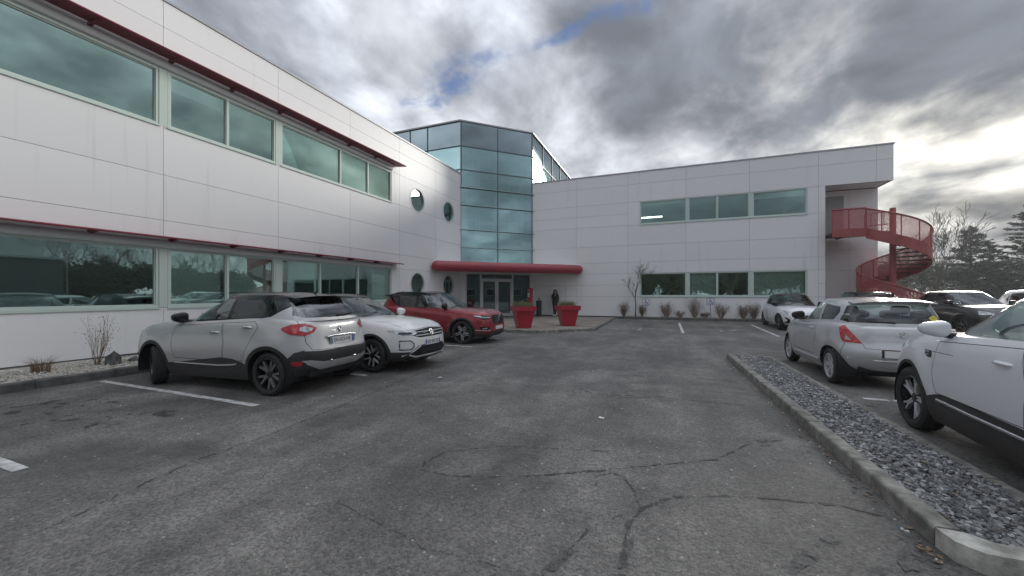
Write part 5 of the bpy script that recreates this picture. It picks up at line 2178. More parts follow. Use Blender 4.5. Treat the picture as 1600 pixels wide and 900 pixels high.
c["post"] = [lambda r_, b, p, o: plate(r_, b, 0.706, -1, "EN-033-HK", 0.0, -0.12),
             bar_on("R", [(0.0, 0.785), (0.2, 0.785), (0.33, 0.772)], 0.021, chrome_m, "plate_moulding", -1, 0.012),
             badge("diamond", 0.895, -1, 0.045), wiper_rear(1.12, 1.13, 0.02, 0.42) if False else wiper_rear(1.12, 1.15, -0.02, -0.45), antenna(-1.35, 0.07),
             spoiler(0.58, -1.40, -1.63, 1.572, gloss_b, 0.018), wiper_front,
             bar_on("S", [(0.72, 0.345), (0.2, 0.345), (-0.3, 0.345), (-0.55, 0.36), (-0.7, 0.375)], 0.011, chrome_m, "sill_strip", 1, 0.012),
             bar_on("R", [(0.25, 0.40), (0.29, 0.40)], 0.02, chrome_m, "towing_cap", -1, 0.014)]
seam(c, "T", [(0.95, 0.7), (1.4, 0.6749999999999999), (1.85, 0.62)])
c["lift"] = 0.1
CROSSOVER = c

# ---- white crossover seen from the front --------------------------------------------
c = mk("crossover_white", 4.236, 1.819, 1.573, 2.590, 0.862, 0.336, 0.215, 0.238, 0.875, 1.01, 1.09, 1.06, 0.16, -1.92, -1.62)
c["clad"] = 0.05
c["nose"] = [(0, 0.16), (0.1, 0.05), (0.28, 0.0), (0.55, 0.01), (0.75, 0.03), (0.88, 0.07), (0.96, 0.13), (1.0, 0.22)]
c["wheel"], c["rim_mat"], c["rim_face"] = W_TWIN, rim_gloss, rim_alu
c["top_mat"] = gloss_b
add_door(c, [(0.76, 0.36), (0.80, 0.62), (0.76, 0.97), (-0.33, 1.03), (-0.40, 0.7), (-0.38, 0.36)])
add_door(c, [(-0.40, 0.36), (-0.42, 0.7), (-0.35, 1.03), (-1.02, 1.06), (-1.10, 0.95), (-0.93, 0.66), (-0.80, 0.36)])
add_cut(c, "S", [(0.98, -0.1), (0.96, 0.33), (-0.9, 0.34), (-0.95, -0.1)], "sill_cladding", plast_m, 0.008, "pair", nmin=0.02)
add_cut(c, "S", [(-1.62, -0.1), (-1.66, 0.42), (-1.80, 0.48), (-2.3, 0.48), (-2.3, -0.1)], "rear_bumper_trim", plast_m, 0.006, "both", nmin=0.35)
add_cut(c, "F", [(0, -0.1), (0.95, -0.1), (0.95, 0.385), (0.62, 0.385), (0.45, 0.50), (0, 0.52)], "lower_bumper", plast_m, 0.004, "both", nmin=0.45)
add_cut(c, "S", [(1.66, -0.1), (1.66, 0.385), (2.3, 0.385), (2.3, -0.1)], "lower_bumper", plast_m, 0.004, "both", nmin=0.35, merge=True)
add_cut(c, "F", [(0, 0.29), (0.50, 0.29), (0.56, 0.36), (0.40, 0.47), (0, 0.485)], "lower_intake", grille_m, -0.02, "both", nmin=0.45)
add_cut(c, "F", [(0, 0.655), (0.40, 0.655), (0.55, 0.70), (0.60, 0.745), (0.50, 0.80), (0, 0.835)], "grille", gloss_b, -0.006, "both", nmin=0.45)
add_cut(c, FQ, [("F", 0.46, 0.745), ("F", 0.52, 0.712), ("F", 0.70, 0.705), ("S", 1.85, 0.735), ("S", 1.68, 0.785), ("S", 1.62, 0.812), ("S", 1.75, 0.812), ("F", 0.72, 0.805), ("F", 0.47, 0.795)], "headlamp", lamp_w, 0.006, "pair")
add_cut(c, "F", [(0.56, 0.73), (0.70, 0.725), (0.80, 0.745), (0.80, 0.775), (0.56, 0.77)], "lamp_insert", lamp_d, 0.009, "pair", nmin=0.45, parent="headlamp")
ringo = [(0.54, 0.545), (0.60, 0.615), (0.74, 0.615), (0.80, 0.56), (0.80, 0.46), (0.72, 0.42), (0.60, 0.425), (0.545, 0.47)]
add_cut(c, "F", [(0.65 + (a - 0.67) * 1.0 + 0.02, b) for a, b in ringo], "light_ring", gloss_b, 0.004, "pair", nmin=0.45)
add_cut(c, "F", [(0.67 + (a - 0.67) * 0.82, 0.52 + (b - 0.52) * 0.80) for a, b in ringo], "light_guide", drl_m, 0.008, "pair", nmin=0.45, parent="light_ring")
add_cut(c, "F", [(0.67 + (a - 0.67) * 0.70, 0.52 + (b - 0.52) * 0.66) for a, b in ringo], "light_core", "paint", 0.0, "pair", nmin=0.45, parent="light_ring")
add_cut(c, "F", [(0.74, 0.47), (0.785, 0.49), (0.785, 0.55), (0.74, 0.57)], "air_slot", grille_m, -0.004, "pair", nmin=0.45, parent="light_ring")
seam(c, "F", [(0.0, 0.845), (0.50, 0.815), (0.62, 0.815)])
glassw(c, "F", [(-0.1, 1.03), (0.72, 1.02), (0.555, 1.48), (0.0, 1.495), (-0.1, 1.495)], car_glass, "windscreen", "both")
glassw(c, "S", [(0.62, 1.05), (-0.36, 1.085), (-0.36, 1.455), (-0.05, 1.45), (0.19, 1.36), (0.42, 1.21)], car_glass, "front_window")
glassw(c, "S", [(-0.46, 1.09), (-1.12, 1.12), (-1.36, 1.20), (-1.40, 1.38), (-1.0, 1.435), (-0.46, 1.455)], car_glass_d, "rear_door_window")
glassw(c, "R", [(-0.1, 1.12), (0.60, 1.12), (0.54, 1.40), (0.0, 1.42), (-0.1, 1.42)], car_glass_d, "rear_window", "both")
add_cut(c, "R", [(0.42, 0.90), (0.98, 0.92), (0.98, 1.04), (0.45, 1.02)], "tail_lamp", lamp_r, 0.006, "pair", nmin=0.45)
c["handles"] = [(-0.20, 0.90, "paint"), (-0.88, 0.94, "paint")]
c["gh_wz"] = 1.06


def grille_bars(zs_, y1, sgn=1, mat=None, r=0.011):
    def fn(root, cb, pm_, objs):
        for z, yy in zs_:
            pts = []
            for k in range(13):
                y = -yy + 2 * yy * k / 12
                l, n_ = cb.front_at(y, z, sgn)
                pts.append(l + Vector((sgn * 0.004, 0, 0)))
            mb = MB()
            mb.tube(pts, r, 6)
            mb.build("grille_bar", mat or chrome_m, root, smooth=40)
    return fn


def honeycomb(y1, z0, z1):
    def fn(root, cb, pm_, objs):
        mb = MB()
        for i in range(4):
            z = z0 + (z1 - z0) * (i + 0.5) / 4
            yy = y1 * (0.82 + 0.18 * (1 - abs(z - (z0 + z1) / 2) / (z1 - z0) * 2))
            pts = []
            for k in range(29):
                y = -yy + 2 * yy * k / 28
                l, n_ = cb.front_at(y, z, 1)
                pts.append(Vector((l.x - 0.006, y, z + (0.008 if k % 2 else -0.008))))
            mb.tube(pts, 0.005, 4)
        mb.build("intake_mesh", gloss_b, root)
    return fn


c["post"] = [lambda r_, b, p, o: plate(r_, b, 0.545, 1, "GX 476 YD", 0.0, 0.0),
             badge("ringvw", 0.745, 1, 0.062), grille_bars([(0.70, 0.50), (0.765, 0.54)], 0.5, 1, alu_m), honeycomb(0.5, 0.30, 0.47), wiper_front, rails(0.0, -1.35, 0.60, gloss_b), antenna(-1.35, 0.07),
             bar_on("F", [(0.0, 0.283), (0.48, 0.283), (0.62, 0.33)], 0.016, alu_m, "bumper_strip", 1, 0.010),
             bar_on("F", [(0.40, 0.49), (0.56, 0.395), (0.70, 0.31)], 0.016, alu_m, "bumper_strake", 1, 0.008),
             spoiler(0.56, -1.48, -1.80, 1.515, "paint", 0.03)]
seam(c, "T", [(1.0, 0.74), (1.425, 0.715), (1.85, 0.66)])
c["lift"] = 0.03
CROSS_W = c

# ---- red SUV -----------------------------------------------------------------------
c = mk("suv_red", 4.44, 1.863, 1.652, 2.702, 0.87, 0.362, 0.235, 0.268, 0.97, 1.075, 1.14, 1.08, 0.22, -2.06, -1.78)
c["clad"] = 0.05
c["nose"] = [(0, 0.15), (0.1, 0.05), (0.28, 0.0), (0.6, 0.01), (0.78, 0.03), (0.9, 0.06), (0.96, 0.11), (1.0, 0.20)]
c["nf"] = 4.8
c["wheel"], c["rim_mat"], c["rim_face"] = W_VOL, rim_gloss, rim_alu
c["top_mat"] = gloss_b
c["mirror_mat"] = gloss_b
add_door(c, [(0.78, 0.38), (0.82, 0.65), (0.78, 1.02), (-0.33, 1.09), (-0.40, 0.7), (-0.38, 0.38)])
add_door(c, [(-0.40, 0.38), (-0.42, 0.7), (-0.35, 1.09), (-1.06, 1.12), (-1.14, 0.98), (-0.97, 0.7), (-0.84, 0.38)])
add_cut(c, "S", [(1.02, -0.1), (1.0, 0.36), (-0.94, 0.37), (-0.98, -0.1)], "sill_cladding", plast_m, 0.008, "pair", nmin=0.02)
add_cut(c, "F", [(0, -0.1), (0.98, -0.1), (0.98, 0.34), (0.55, 0.34), (0.42, 0.40), (0, 0.40)], "lower_bumper", plast_m, 0.004, "both", nmin=0.45)
add_cut(c, "S", [(1.72, -0.1), (1.72, 0.35), (2.4, 0.35), (2.4, -0.1)], "lower_bumper", plast_m, 0.004, "both", nmin=0.35, merge=True)
add_cut(c, "F", [(0, 0.62), (0.30, 0.62), (0.40, 0.66), (0.44, 0.76), (0.42, 0.87), (0.36, 0.90), (0, 0.90)], "grille", grille_m, -0.012, "both", nmin=0.45)
add_cut(c, FQ, [("F", 0.53, 0.80), ("F", 0.57, 0.765), ("F", 0.74, 0.765), ("S", 1.92, 0.80), ("S", 1.74, 0.855), ("S", 1.66, 0.90), ("S", 1.80, 0.905), ("F", 0.76, 0.895), ("F", 0.54, 0.875)], "headlamp", lamp_d, 0.004, "pair")
add_cut(c, FQ, [("F", 0.55, 0.82), ("F", 0.74, 0.828), ("S", 1.80, 0.86), ("S", 1.70, 0.895), ("F", 0.76, 0.885), ("F", 0.74, 0.845), ("F", 0.55, 0.84)], "lamp_insert", drl_m, 0.008, "pair", parent="headlamp")
add_cut(c, "F", [(0.55, 0.46), (0.60, 0.44), (0.84, 0.45), (0.88, 0.52), (0.80, 0.545), (0.60, 0.53)], "fog_recess", gloss_b, -0.004, "pair", nmin=0.45)
add_cut(c, "F", [(0.66, 0.47), (0.76, 0.475), (0.76, 0.51), (0.66, 0.51)], "fog_lamp", lamp_w, 0.003, "pair", nmin=0.45, parent="fog_recess")
seam(c, "F", [(0.0, 0.925), (0.40, 0.92), (0.52, 0.90), (0.8, 0.905)])
glassw(c, "F", [(-0.1, 1.09), (0.74, 1.085), (0.575, 1.56), (0.0, 1.575), (-0.1, 1.575)], car_glass, "windscreen", "both")
glassw(c, "S", [(0.66, 1.11), (-0.36, 1.14), (-0.36, 1.53), (0.0, 1.525), (0.24, 1.43), (0.46, 1.27)], car_glass, "front_window")
glassw(c, "S", [(-0.46, 1.14), (-1.06, 1.17), (-1.14, 1.50), (-0.46, 1.53)], car_glass, "rear_door_window")
glassw(c, "S", [(-1.14, 1.18), (-1.36, 1.30), (-1.48, 1.42), (-1.20, 1.495)], car_glass_d, "quarter_window")
add_cut(c, "S", [(-1.0, 1.05), (-1.10, 1.155), (-1.40, 1.29), (-1.55, 1.43), (-1.75, 1.47), (-1.82, 1.40), (-2.0, 1.2), (-2.2, 1.05)], "rear_quarter", "paint", 0.002, "pair", where="top", nmin=0.02)
glassw(c, "R", [(-0.1, 1.17), (0.58, 1.17), (0.54, 1.47), (0.0, 1.49), (-0.1, 1.49)], car_glass_d, "rear_window", "both")
add_cut(c, "R", [(0.66, 0.80), (0.98, 0.80), (0.98, 1.1), (0.72, 1.1)], "tail_lamp", lamp_r, 0.006, "pair", nmin=0.45)
c["handles"] = [(-0.20, 0.95, "paint"), (-0.88, 0.98, "paint")]
c["gh_wz"] = 1.13
c["post"] = [lambda r_, b, p, o: plate(r_, b, 0.50, 1, None), badge("ringbar", 0.765, 1, 0.066), wiper_front, rails(0.0, -1.5, 0.62, gloss_b), antenna(-1.5, 0.06),
             grille_bars([(0.66, 0.36), (0.70, 0.40), (0.74, 0.42), (0.79, 0.42), (0.83, 0.41), (0.87, 0.37)], 0.4, 1, gloss_b, 0.007),
             bar_on("F", [(0.56, 0.435), (0.72, 0.43), (0.86, 0.445)], 0.010, alu_m, "fog_strip", 1, 0.006), spoiler(0.58, -1.6, -1.95, 1.59, gloss_b, 0.03)]
seam(c, "T", [(1.0, 0.76), (1.5, 0.745), (2.0, 0.7)])
SUV_RED = c

# ---- small silver three-door hatchback seen from behind --------------------------------
c = mk("hatch_silver", 3.695, 1.690, 1.510, 2.390, 0.77, 0.302, 0.185, 0.218, 0.80, 0.94, 1.00, 0.98, 0.18, -1.56, -1.40, rdrop=0.05)
c["side"] = [(0, 0.90), (0.1, 0.955), (0.25, 0.985), (0.45, 1.0), (0.62, 0.99), (0.8, 0.965), (0.92, 0.935), (1.0, 0.89)]
c["tail"] = [(0, 0.12), (0.12, 0.03), (0.3, 0.0), (0.45, 0.01), (0.55, 0.05), (0.8, 0.07), (0.95, 0.10), (1.0, 0.15)]
c["nr"] = 4.6
c["gh"]["nr"] = 3.8
c["wheel"], c["rim_mat"], c["rim_face"] = W_SIX, rim_alu, rim_alu
c["mirror_mat"] = gloss_b
add_door(c, [(0.66, 0.36), (0.70, 0.6), (0.66, 0.90), (-0.50, 0.97), (-0.60, 0.72), (-0.52, 0.36)])
add_cut(c, "R", [(0, -0.1), (0.9, -0.1), (0.9, 0.245), (0, 0.245)], "bumper_lip", plast_m, 0.0, "both", nmin=0.45)
add_cut(c, RQ, [("R", 0.50, 0.685), ("R", 0.575, 0.80), ("R", 0.63, 0.90), ("R", 0.65, 0.965), ("S", -1.50, 0.97), ("S", -1.38, 0.965), ("S", -1.34, 0.93), ("S", -1.38, 0.84), ("S", -1.43, 0.74), ("S", -1.47, 0.695)], "tail_lamp", lamp_r, 0.006, "pair")
add_cut(c, RQ, [("R", 0.62, 0.73), ("R", 0.66, 0.82), ("S", -1.50, 0.84), ("S", -1.48, 0.74)], "lamp_insert", lamp_w, 0.009, "pair", parent="tail_lamp")
seam(c, "R", [(0.0, 0.60), (0.48, 0.61), (0.50, 0.68)])
seam(c, "S", [(-1.50, 0.68), (-1.48, 0.5), (-1.42, 0.42)])
add_cut(c, "R", [(0.0, 0.47), (0.29, 0.47), (0.29, 0.60), (0.0, 0.60)], "plate_recess", plast_m, -0.012, "both")
glassw(c, "F", [(-0.1, 0.97), (0.66, 0.96), (0.52, 1.41), (0.0, 1.425), (-0.1, 1.425)], car_glass, "windscreen", "both")
glassw(c, "S", [(0.54, 0.98), (-0.50, 1.015), (-0.42, 1.37), (0.0, 1.375), (0.17, 1.30), (0.36, 1.14)], car_glass, "front_window")
glassw(c, "S", [(-0.58, 1.02), (-1.08, 1.045), (-1.16, 1.20), (-1.10, 1.31), (-0.50, 1.365)], car_glass_d, "quarter_window")
glassw(c, "R", [(-0.1, 1.02), (0.60, 1.02), (0.66, 1.05), (0.56, 1.33), (0.52, 1.355), (0.0, 1.37), (-0.1, 1.37)], car_glass, "rear_window", "both")
HL = [(0.45, 0.68), (0.60, 0.80), (0.9, 0.86), (0.9, 0.70), (0.6, 0.64)]
add_cut(c, "F", HL, "headlamp", lamp_w, 0.004, "pair", nmin=0.45)
c["handles"] = [(-0.36, 0.84, "paint")]
c["gh_wz"] = 0.99


def sticker(root, cb, pm_, objs):
    l = cb.front_at(-0.46, 1.11, -1, True)[0]
    if l is None:
        return
    mb = MB()
    pts = []
    for k in range(4):
        a = k * pi / 2 + 0.15
        pts.append((0.065 * cos(a) * 1.2, 0.065 * sin(a)))
    ps = []
    for a, b in pts:
        h = cb.front_at(-0.46 + a, 1.11 + b, -1, True)[0]
        ps.append((h.x - 0.004, h.y, h.z))
    mb.vf(ps, [(0, 1, 2, 3)])
    mb.build("window_sticker", pm("sticker_yellow", (0.75, 0.62, 0.05), 0.5), root)


c["post"] = [lambda r_, b, p, o: plate(r_, b, 0.535, -1, None, 0.0, 0.0), badge("ess", 0.86, -1, 0.045), wiper_rear(1.035, 1.05, 0.05, 0.42), spoiler(0.53, -1.20, -1.50, 1.475, "paint", 0.02), sticker, wiper_front,
             bar_on("R", [(0.0, 0.42), (0.35, 0.42), (0.68, 0.43)], 0.014, "paint", "bumper_ridge", -1, 0.004),
             bar_on("S", [(0.70, 0.30), (0, 0.30), (-0.75, 0.31)], 0.018, "paint", "sill_ridge", 1, 0.0), antenna(0.1, 0.2)]
c["lift"] = 0.065
HATCH_S = c

# ---- white coupe crossover, near right ---------------------------------------------------
c = mk("coupe_white", 4.568, 1.821, 1.61, 2.720, 0.93, 0.355, 0.215, 0.258, 0.86, 1.005, 1.12, 1.33, 0.55, -2.15, -1.35, rdrop=0.13)
c["clad"] = 0.035
c["wheel"], c["rim_mat"], c["rim_face"] = W_LEAF, rim_gloss, rim_alu
add_door(c, [(0.78, 0.42), (0.83, 0.62), (0.79, 0.955), (-0.33, 1.02), (-0.44, 0.72), (-0.40, 0.42)])
add_door(c, [(-0.42, 0.42), (-0.46, 0.72), (-0.35, 1.02), (-1.06, 1.08), (-1.15, 0.96), (-1.0, 0.68), (-0.86, 0.42)])
add_cut(c, "S", [(1.0, -0.1), (0.98, 0.36), (0.75, 0.41), (0.62, 0.425), (-0.8, 0.40), (-0.92, 0.38), (-0.98, -0.1)], "sill_cladding", plast_m, 0.008, "pair", nmin=0.02)
add_cut(c, "F", [(0, -0.1), (0.98, -0.1), (0.98, 0.34), (0, 0.34)], "lower_bumper", plast_m, 0.004, "both", nmin=0.45)
add_cut(c, "F", [(0, 0.60), (0.42, 0.62), (0.46, 0.78), (0, 0.79)], "grille", grille_m, -0.01, "both", nmin=0.45)
add_cut(c, FQ, [("F", 0.48, 0.71), ("F", 0.60, 0.675), ("F", 0.72, 0.69), ("S", 1.95, 0.745), ("S", 1.80, 0.80), ("S", 1.74, 0.835), ("S", 1.88, 0.838), ("F", 0.70, 0.80), ("F", 0.50, 0.765)], "headlamp", lamp_w, 0.004, "pair")
add_cut(c, "S", [(1.02, 0.845), (0.88, 0.845), (0.86, 0.775), (0.93, 0.77), (1.0, 0.80)], "fender_vent", gloss_b, 0.003, "pair")
add_cut(c, "S", [(1.02, 0.845), (0.88, 0.845), (0.86, 0.775), (0.93, 0.77), (1.0, 0.80)], "fender_vent", gloss_b, 0.003, "pair")
seam(c, "S", [(0.86, 0.84), (0.5, 0.845)], 0.006)
glassw(c, "F", [(-0.1, 1.02), (0.72, 1.015), (0.545, 1.48), (0.0, 1.495), (-0.1, 1.495)], car_glass, "windscreen", "both")
glassw(c, "S", [(0.86, 1.035), (-0.36, 1.075), (-0.36, 1.50), (0.24, 1.50), (0.47, 1.42), (0.70, 1.24)], car_glass, "front_window")
glassw(c, "S", [(-0.46, 1.08), (-1.15, 1.125), (-1.42, 1.22), (-1.10, 1.37), (-0.46, 1.445)], car_glass_d, "rear_door_window")
glassw(c, "R", [(-0.1, 1.16), (0.58, 1.16), (0.52, 1.38), (0.0, 1.40), (-0.1, 1.40)], car_glass_d, "rear_window", "both")
add_cut(c, "R", [(0.2, 0.93), (0.98, 0.95), (0.98, 1.05), (0.2, 0.98)], "tail_lamp", lamp_r, 0.006, "pair", nmin=0.45)
c["handles"] = [(-0.17, 0.875, "paint"), (-0.90, 0.92, "paint")]
c["gh_wz"] = 1.05
c["post"] = [wiper_front, bar_on("S", [(0.75, 0.368), (0.2, 0.36), (-0.4, 0.355), (-0.85, 0.36)], 0.012, chrome_m, "sill_strip", 1, 0.012),
             bar_on("S", [(0.99, 0.83), (0.90, 0.832)], 0.007, chrome_m, "vent_bar", 1, 0.006), bar_on("S", [(0.98, 0.80), (0.90, 0.802)], 0.006, chrome_m, "vent_bar", 1, 0.006), antenna(-1.1, 0.06)]
seam(c, "T", [(1.0, 0.74), (1.5, 0.715), (2.0, 0.66)])
c["mirror"] = (c["mirror"][0] - 0.27, c["mirror"][1] + 0.0)
c["lift"] = 0.12
COUPE_W = c

# ---- white supermini with dark roof, seen from the front ----------------------------------
c = mk("mini_white", 3.94, 1.745, 1.50, 2.56, 0.80, 0.315, 0.195, 0.222, 0.80, 0.95, 1.03, 1.06, 0.08, -1.68, -1.35)
c["wheel"], c["rim_mat"], c["rim_face"] = W_TEN, rim_gloss, rim_dark
c["top_mat"] = gloss_b
c["mirror_mat"] = gloss_b
c["nf"] = 3.4
add_door(c, [(0.74, 0.36), (0.80, 0.6), (0.76, 0.91), (-0.33, 0.97), (-0.40, 0.7), (-0.38, 0.36)])
add_door(c, [(-0.40, 0.36), (-0.42, 0.7), (-0.35, 0.97), (-0.96, 1.0), (-1.05, 0.9), (-0.9, 0.66), (-0.78, 0.36)])
add_cut(c, FQ, [("F", 0.46, 0.66), ("F", 0.56, 0.625), ("F", 0.66, 0.64), ("S", 1.72, 0.70), ("S", 1.58, 0.765), ("S", 1.52, 0.80), ("S", 1.66, 0.79), ("F", 0.60, 0.715), ("F", 0.48, 0.695)], "headlamp", lamp_w, 0.004, "pair")
add_cut(c, "F", [(0, 0.25), (0.46, 0.25), (0.52, 0.30), (0.42, 0.60), (0.2, 0.63), (0, 0.635)], "grille", grille_m, -0.01, "both", nmin=0.45)
add_cut(c, "F", [(0.56, 0.30), (0.82, 0.30), (0.80, 0.35), (0.66, 0.36), (0.64, 0.42), (0.72, 0.52), (0.68, 0.53), (0.57, 0.46)], "bumper_vent", gloss_b, -0.003, "pair", nmin=0.45)
glassw(c, "F", [(-0.1, 0.975), (0.68, 0.965), (0.53, 1.405), (0.0, 1.42), (-0.1, 1.42)], car_glass, "windscreen", "both")
glassw(c, "S", [(0.60, 0.985), (-0.36, 1.015), (-0.36, 1.375), (-0.08, 1.37), (0.15, 1.29), (0.40, 1.13)], car_glass_d, "front_window")
glassw(c, "S", [(-0.44, 1.02), (-1.0, 1.06), (-1.22, 1.17), (-1.0, 1.31), (-0.44, 1.375)], car_glass_d, "rear_door_window")
glassw(c, "R", [(-0.1, 1.05), (0.58, 1.05), (0.52, 1.33), (0.0, 1.35), (-0.1, 1.35)], car_glass_d, "rear_window", "both")
c["handles"] = [(-0.20, 0.85, "paint"), (-0.84, 0.90, "paint")]
c["gh_wz"] = 0.995
c["post"] = [lambda r_, b, p, o: plate(r_, b, 0.36, 1, None), badge("ovals", 0.69, 1, 0.045), wiper_front, antenna(-1.1, 0.12)]
seam(c, "T", [(0.95, 0.7), (1.375, 0.6549999999999999), (1.8, 0.58)])
MINI_W = c
silver = paintm("paint_silver", (0.50, 0.50, 0.495), 0.3, 0.36)
silver2 = paintm("paint_pale_silver", (0.52, 0.525, 0.53), 0.3, 0.36)
white_p = paintm("paint_white", (0.76, 0.76, 0.73), 0.0, 0.3, 0.2)
white_q = paintm("paint_cool_white", (0.80, 0.81, 0.83), 0.0, 0.3, 0.18)
red_p = paintm("paint_red", (0.30, 0.014, 0.026), 0.35, 0.3, 0.18)
dark_p = paintm("paint_dark_grey", (0.03, 0.031, 0.034), 0.4, 0.3, 0.15)
GL, GR = "cars parked along the left wing", "cars parked to the right"
# nose to the wall: forward is -x
build_car(CROSSOVER, silver, "parked_car", "silver crossover with black roof, parked nose-in towards the left wing", (-7.02, 4.82, 0), pi + 0.075, GL, steer=-0.45)
build_car(CROSS_W, white_p, "parked_car", "white crossover parked nose-out between silver and red cars", (-6.74, 6.93, 0), 0.0, GL, steer=0.0)
build_car(SUV_RED, red_p, "parked_car", "red SUV with black roof parked nose-out near the entrance", (-7.25, 11.42, 0.0), 0.0, GL)
build_car(HATCH_S, silver2, "parked_car", "silver three-door hatchback beside the slate island, rear towards us", (3.50, 9.62, 0), pi / 2, GR)
build_car(COUPE_W, white_q, "parked_car", "white coupe-roofed SUV cut off by the right edge", (3.46, 4.52, 0), pi / 2 - 0.06, GR)
build_car(MINI_W, white_q, "parked_car", "white supermini with dark roof parked before the right wing", (5.17, 20.2, gz(20.2)), -pi / 2, GR)


def variant(base, **kw):
    v = dict(base)
    v.update(kw)
    return v


build_car(variant(CROSS_W, key="suv_rails", rim_face=rim_dark), dark_p, "parked_car", "dark car with roof rails half hidden behind the silver hatchback", (7.85, 19.75, gz(19.7)), -pi / 2, GR)
build_car(variant(CROSSOVER, key="suv_dark", top_mat=None, post=CROSSOVER["post"][-2:-1]), dark_p, "parked_car", "dark grey SUV facing us beyond the silver hatchback", (10.45, 19.6, gz(19.6)), -pi / 2, GR)
build_car(variant(SUV_RED, key="suv_pale", top_mat=None, mirror_mat=None, post=[wiper_front]), white_q, "parked_car", "pale car whose windscreen shows above the near white car's bonnet", (13.1, 19.8, gz(19.8)), -pi / 2, GR)
# ---------------------------------------------------------------- spiral escape stair
def stair():
    cx, cy, R, zt = 10.05, 23.72, 1.28, 4.56
    st = empty("spiral_staircase", (cx, cy, 0))
    tag(st, "red metal spiral staircase at the far end of the right wing", "staircase")
    mesh_m, nt, out = new_mat("perforated_red")
    tr = add(nt, "ShaderNodeBsdfTransparent")
    df = add(nt, "ShaderNodeBsdfPrincipled", ins={"Base Color": (0.42, 0.075, 0.08, 1), "Roughness": 0.6})
    tc = add(nt, "ShaderNodeTexCoord")
    vo = add(nt, "ShaderNodeTexVoronoi", ins={"Vector": tc.outputs["Object"], "Scale": 120.0})
    gt = add(nt, "ShaderNodeMath", operation="GREATER_THAN", ins={0: vo.outputs["Distance"], 1: 0.42})
    mx = add(nt, "ShaderNodeMixShader", ins={0: gt.outputs[0], 1: tr.outputs[0], 2: df.outputs[0]})
    nt.links.new(mx.outputs[0], out.inputs[0])
    mb = MB()
    mb.lathe([(0.001, 0.0), (0.2, 0.1), (0.2, 0.16), (0.12, 0.17), (0.12, 5.62), (0.10, 5.66), (0.001, 5.67)], 18)
    mb.build("post", red_stair, st, smooth=40)
    a0 = radians(201.8)
    nst = 25
    rise = (zt - 0.15) / nst
    pitch = rise / (3.25 / (2 * pi))          # angle per step

    def P(r, a, z):
        return (r * cos(a), r * sin(a), z)
    tread = pm("stair_tread", (0.09, 0.05, 0.05), 0.7, var=0.3, vscale=6)
    for k in range(nst):
        a = a0 + pitch * k
        z = zt - rise * (k + 1)
        mb = MB()
        vs = []
        n = 5
        for zz in (z - 0.045, z):
            for r in (0.11, R - 0.02):
                for i in range(n):
                    vs.append(P(r, a + pitch * 1.08 * i / (n - 1), zz))
        fs = []
        for i in range(n - 1):
            fs += [(i, i + 1, n + i + 1, n + i), (2 * n + i, 2 * n + i + 1, 3 * n + i + 1, 3 * n + i), (n + i, n + i + 1, 3 * n + i + 1, 3 * n + i), (i, i + 1, 2 * n + i + 1, 2 * n + i)]
        fs += [(0, n, 3 * n, 2 * n), (n - 1, 2 * n - 1, 4 * n - 1, 3 * n - 1)]
        mb.vf(vs, fs)
        mb.build("step", tread, st)
    # outer stringer: helical plate
    tot = pitch * nst
    N_ = 110
    mb = MB()
    vs, fs = [], []
    for i in range(N_ + 1):
        a = a0 + tot * i / N_
        z = zt - (zt - 0.15) * i / N_
        for r, zz in ((R - 0.008, z - 0.34), (R + 0.008, z - 0.34), (R + 0.008, z + 0.16), (R - 0.008, z + 0.16)):
            vs.append(P(r, a, max(zz, 0.1)))
    for i in range(N_):
        for q in range(4):
            fs.append((i * 4 + q, i * 4 + (q + 1) % 4, (i + 1) * 4 + (q + 1) % 4, (i + 1) * 4 + q))
    mb.vf(vs, fs)
    mb.build("stringer", red_stair, st, smooth=50)
    pts = [P(R, a0 + tot * i / N_, zt - (zt - 0.15) * i / N_ + 1.08) for i in range(N_ + 1)]
    mb = MB()
    mb.tube(pts, 0.04, 8)
    mb.build("handrail", red_stair, st, smooth=50)
    nb = 17
    for i in range(nb):
        a, z = a0 + tot * i / nb, zt - (zt - 0.15) * i / nb
        mb = MB()
        mb.tube([P(R, a, z + 0.1), P(R, a, z + 1.06)], 0.022, 6)
        mb.build("baluster", red_stair, st)
        mb = MB()
        vs = []
        for q in range(9):
            aa = a + tot / nb * (q / 8)
            zz = z - (zt - 0.15) / nb * q / 8
            vs += [P(R, aa, zz + 0.13), P(R, aa, zz + 1.05)]
        mb.vf(vs, [(2 * q, 2 * q + 2, 2 * q + 3, 2 * q + 1) for q in range(8)])
        mb.build("guard_panel", mesh_m, st, smooth=60)
    # landing reaching into the recess
    L = [(7.56 - cx, 23.24 - cy), (8.86 - cx, 23.24 - cy), (10.0 - cx, 23.6 - cy), (9.6 - cx, 24.9 - cy), (8.6 - cx, 25.3 - cy), (7.56 - cx, 25.3 - cy)]
    mb = MB()
    mb.prism(L, zt - 0.06, zt, lambda a, b, d: (a, b, d))
    mb.build("landing", tread, st)
    mb = MB()
    mb.prism(band([L[0], L[1]], 0.02), zt - 0.24, zt + 0.14, lambda a, b, d: (a, b, d))
    mb.prism(band([(8.86 - cx, 23.24 - cy), (8.89 - cx, 23.24 - cy)], 0.03), zt - 0.24, zt + 0.14, lambda a, b, d: (a, b, d))
    mb.build("landing_fascia", red_stair, st)
    mb = MB()
    mb.tube([(L[0][0], L[0][1], zt + 1.1), (L[1][0], L[1][1], zt + 1.1)], 0.042, 8)
    mb.build("handrail", red_stair, st, smooth=50)
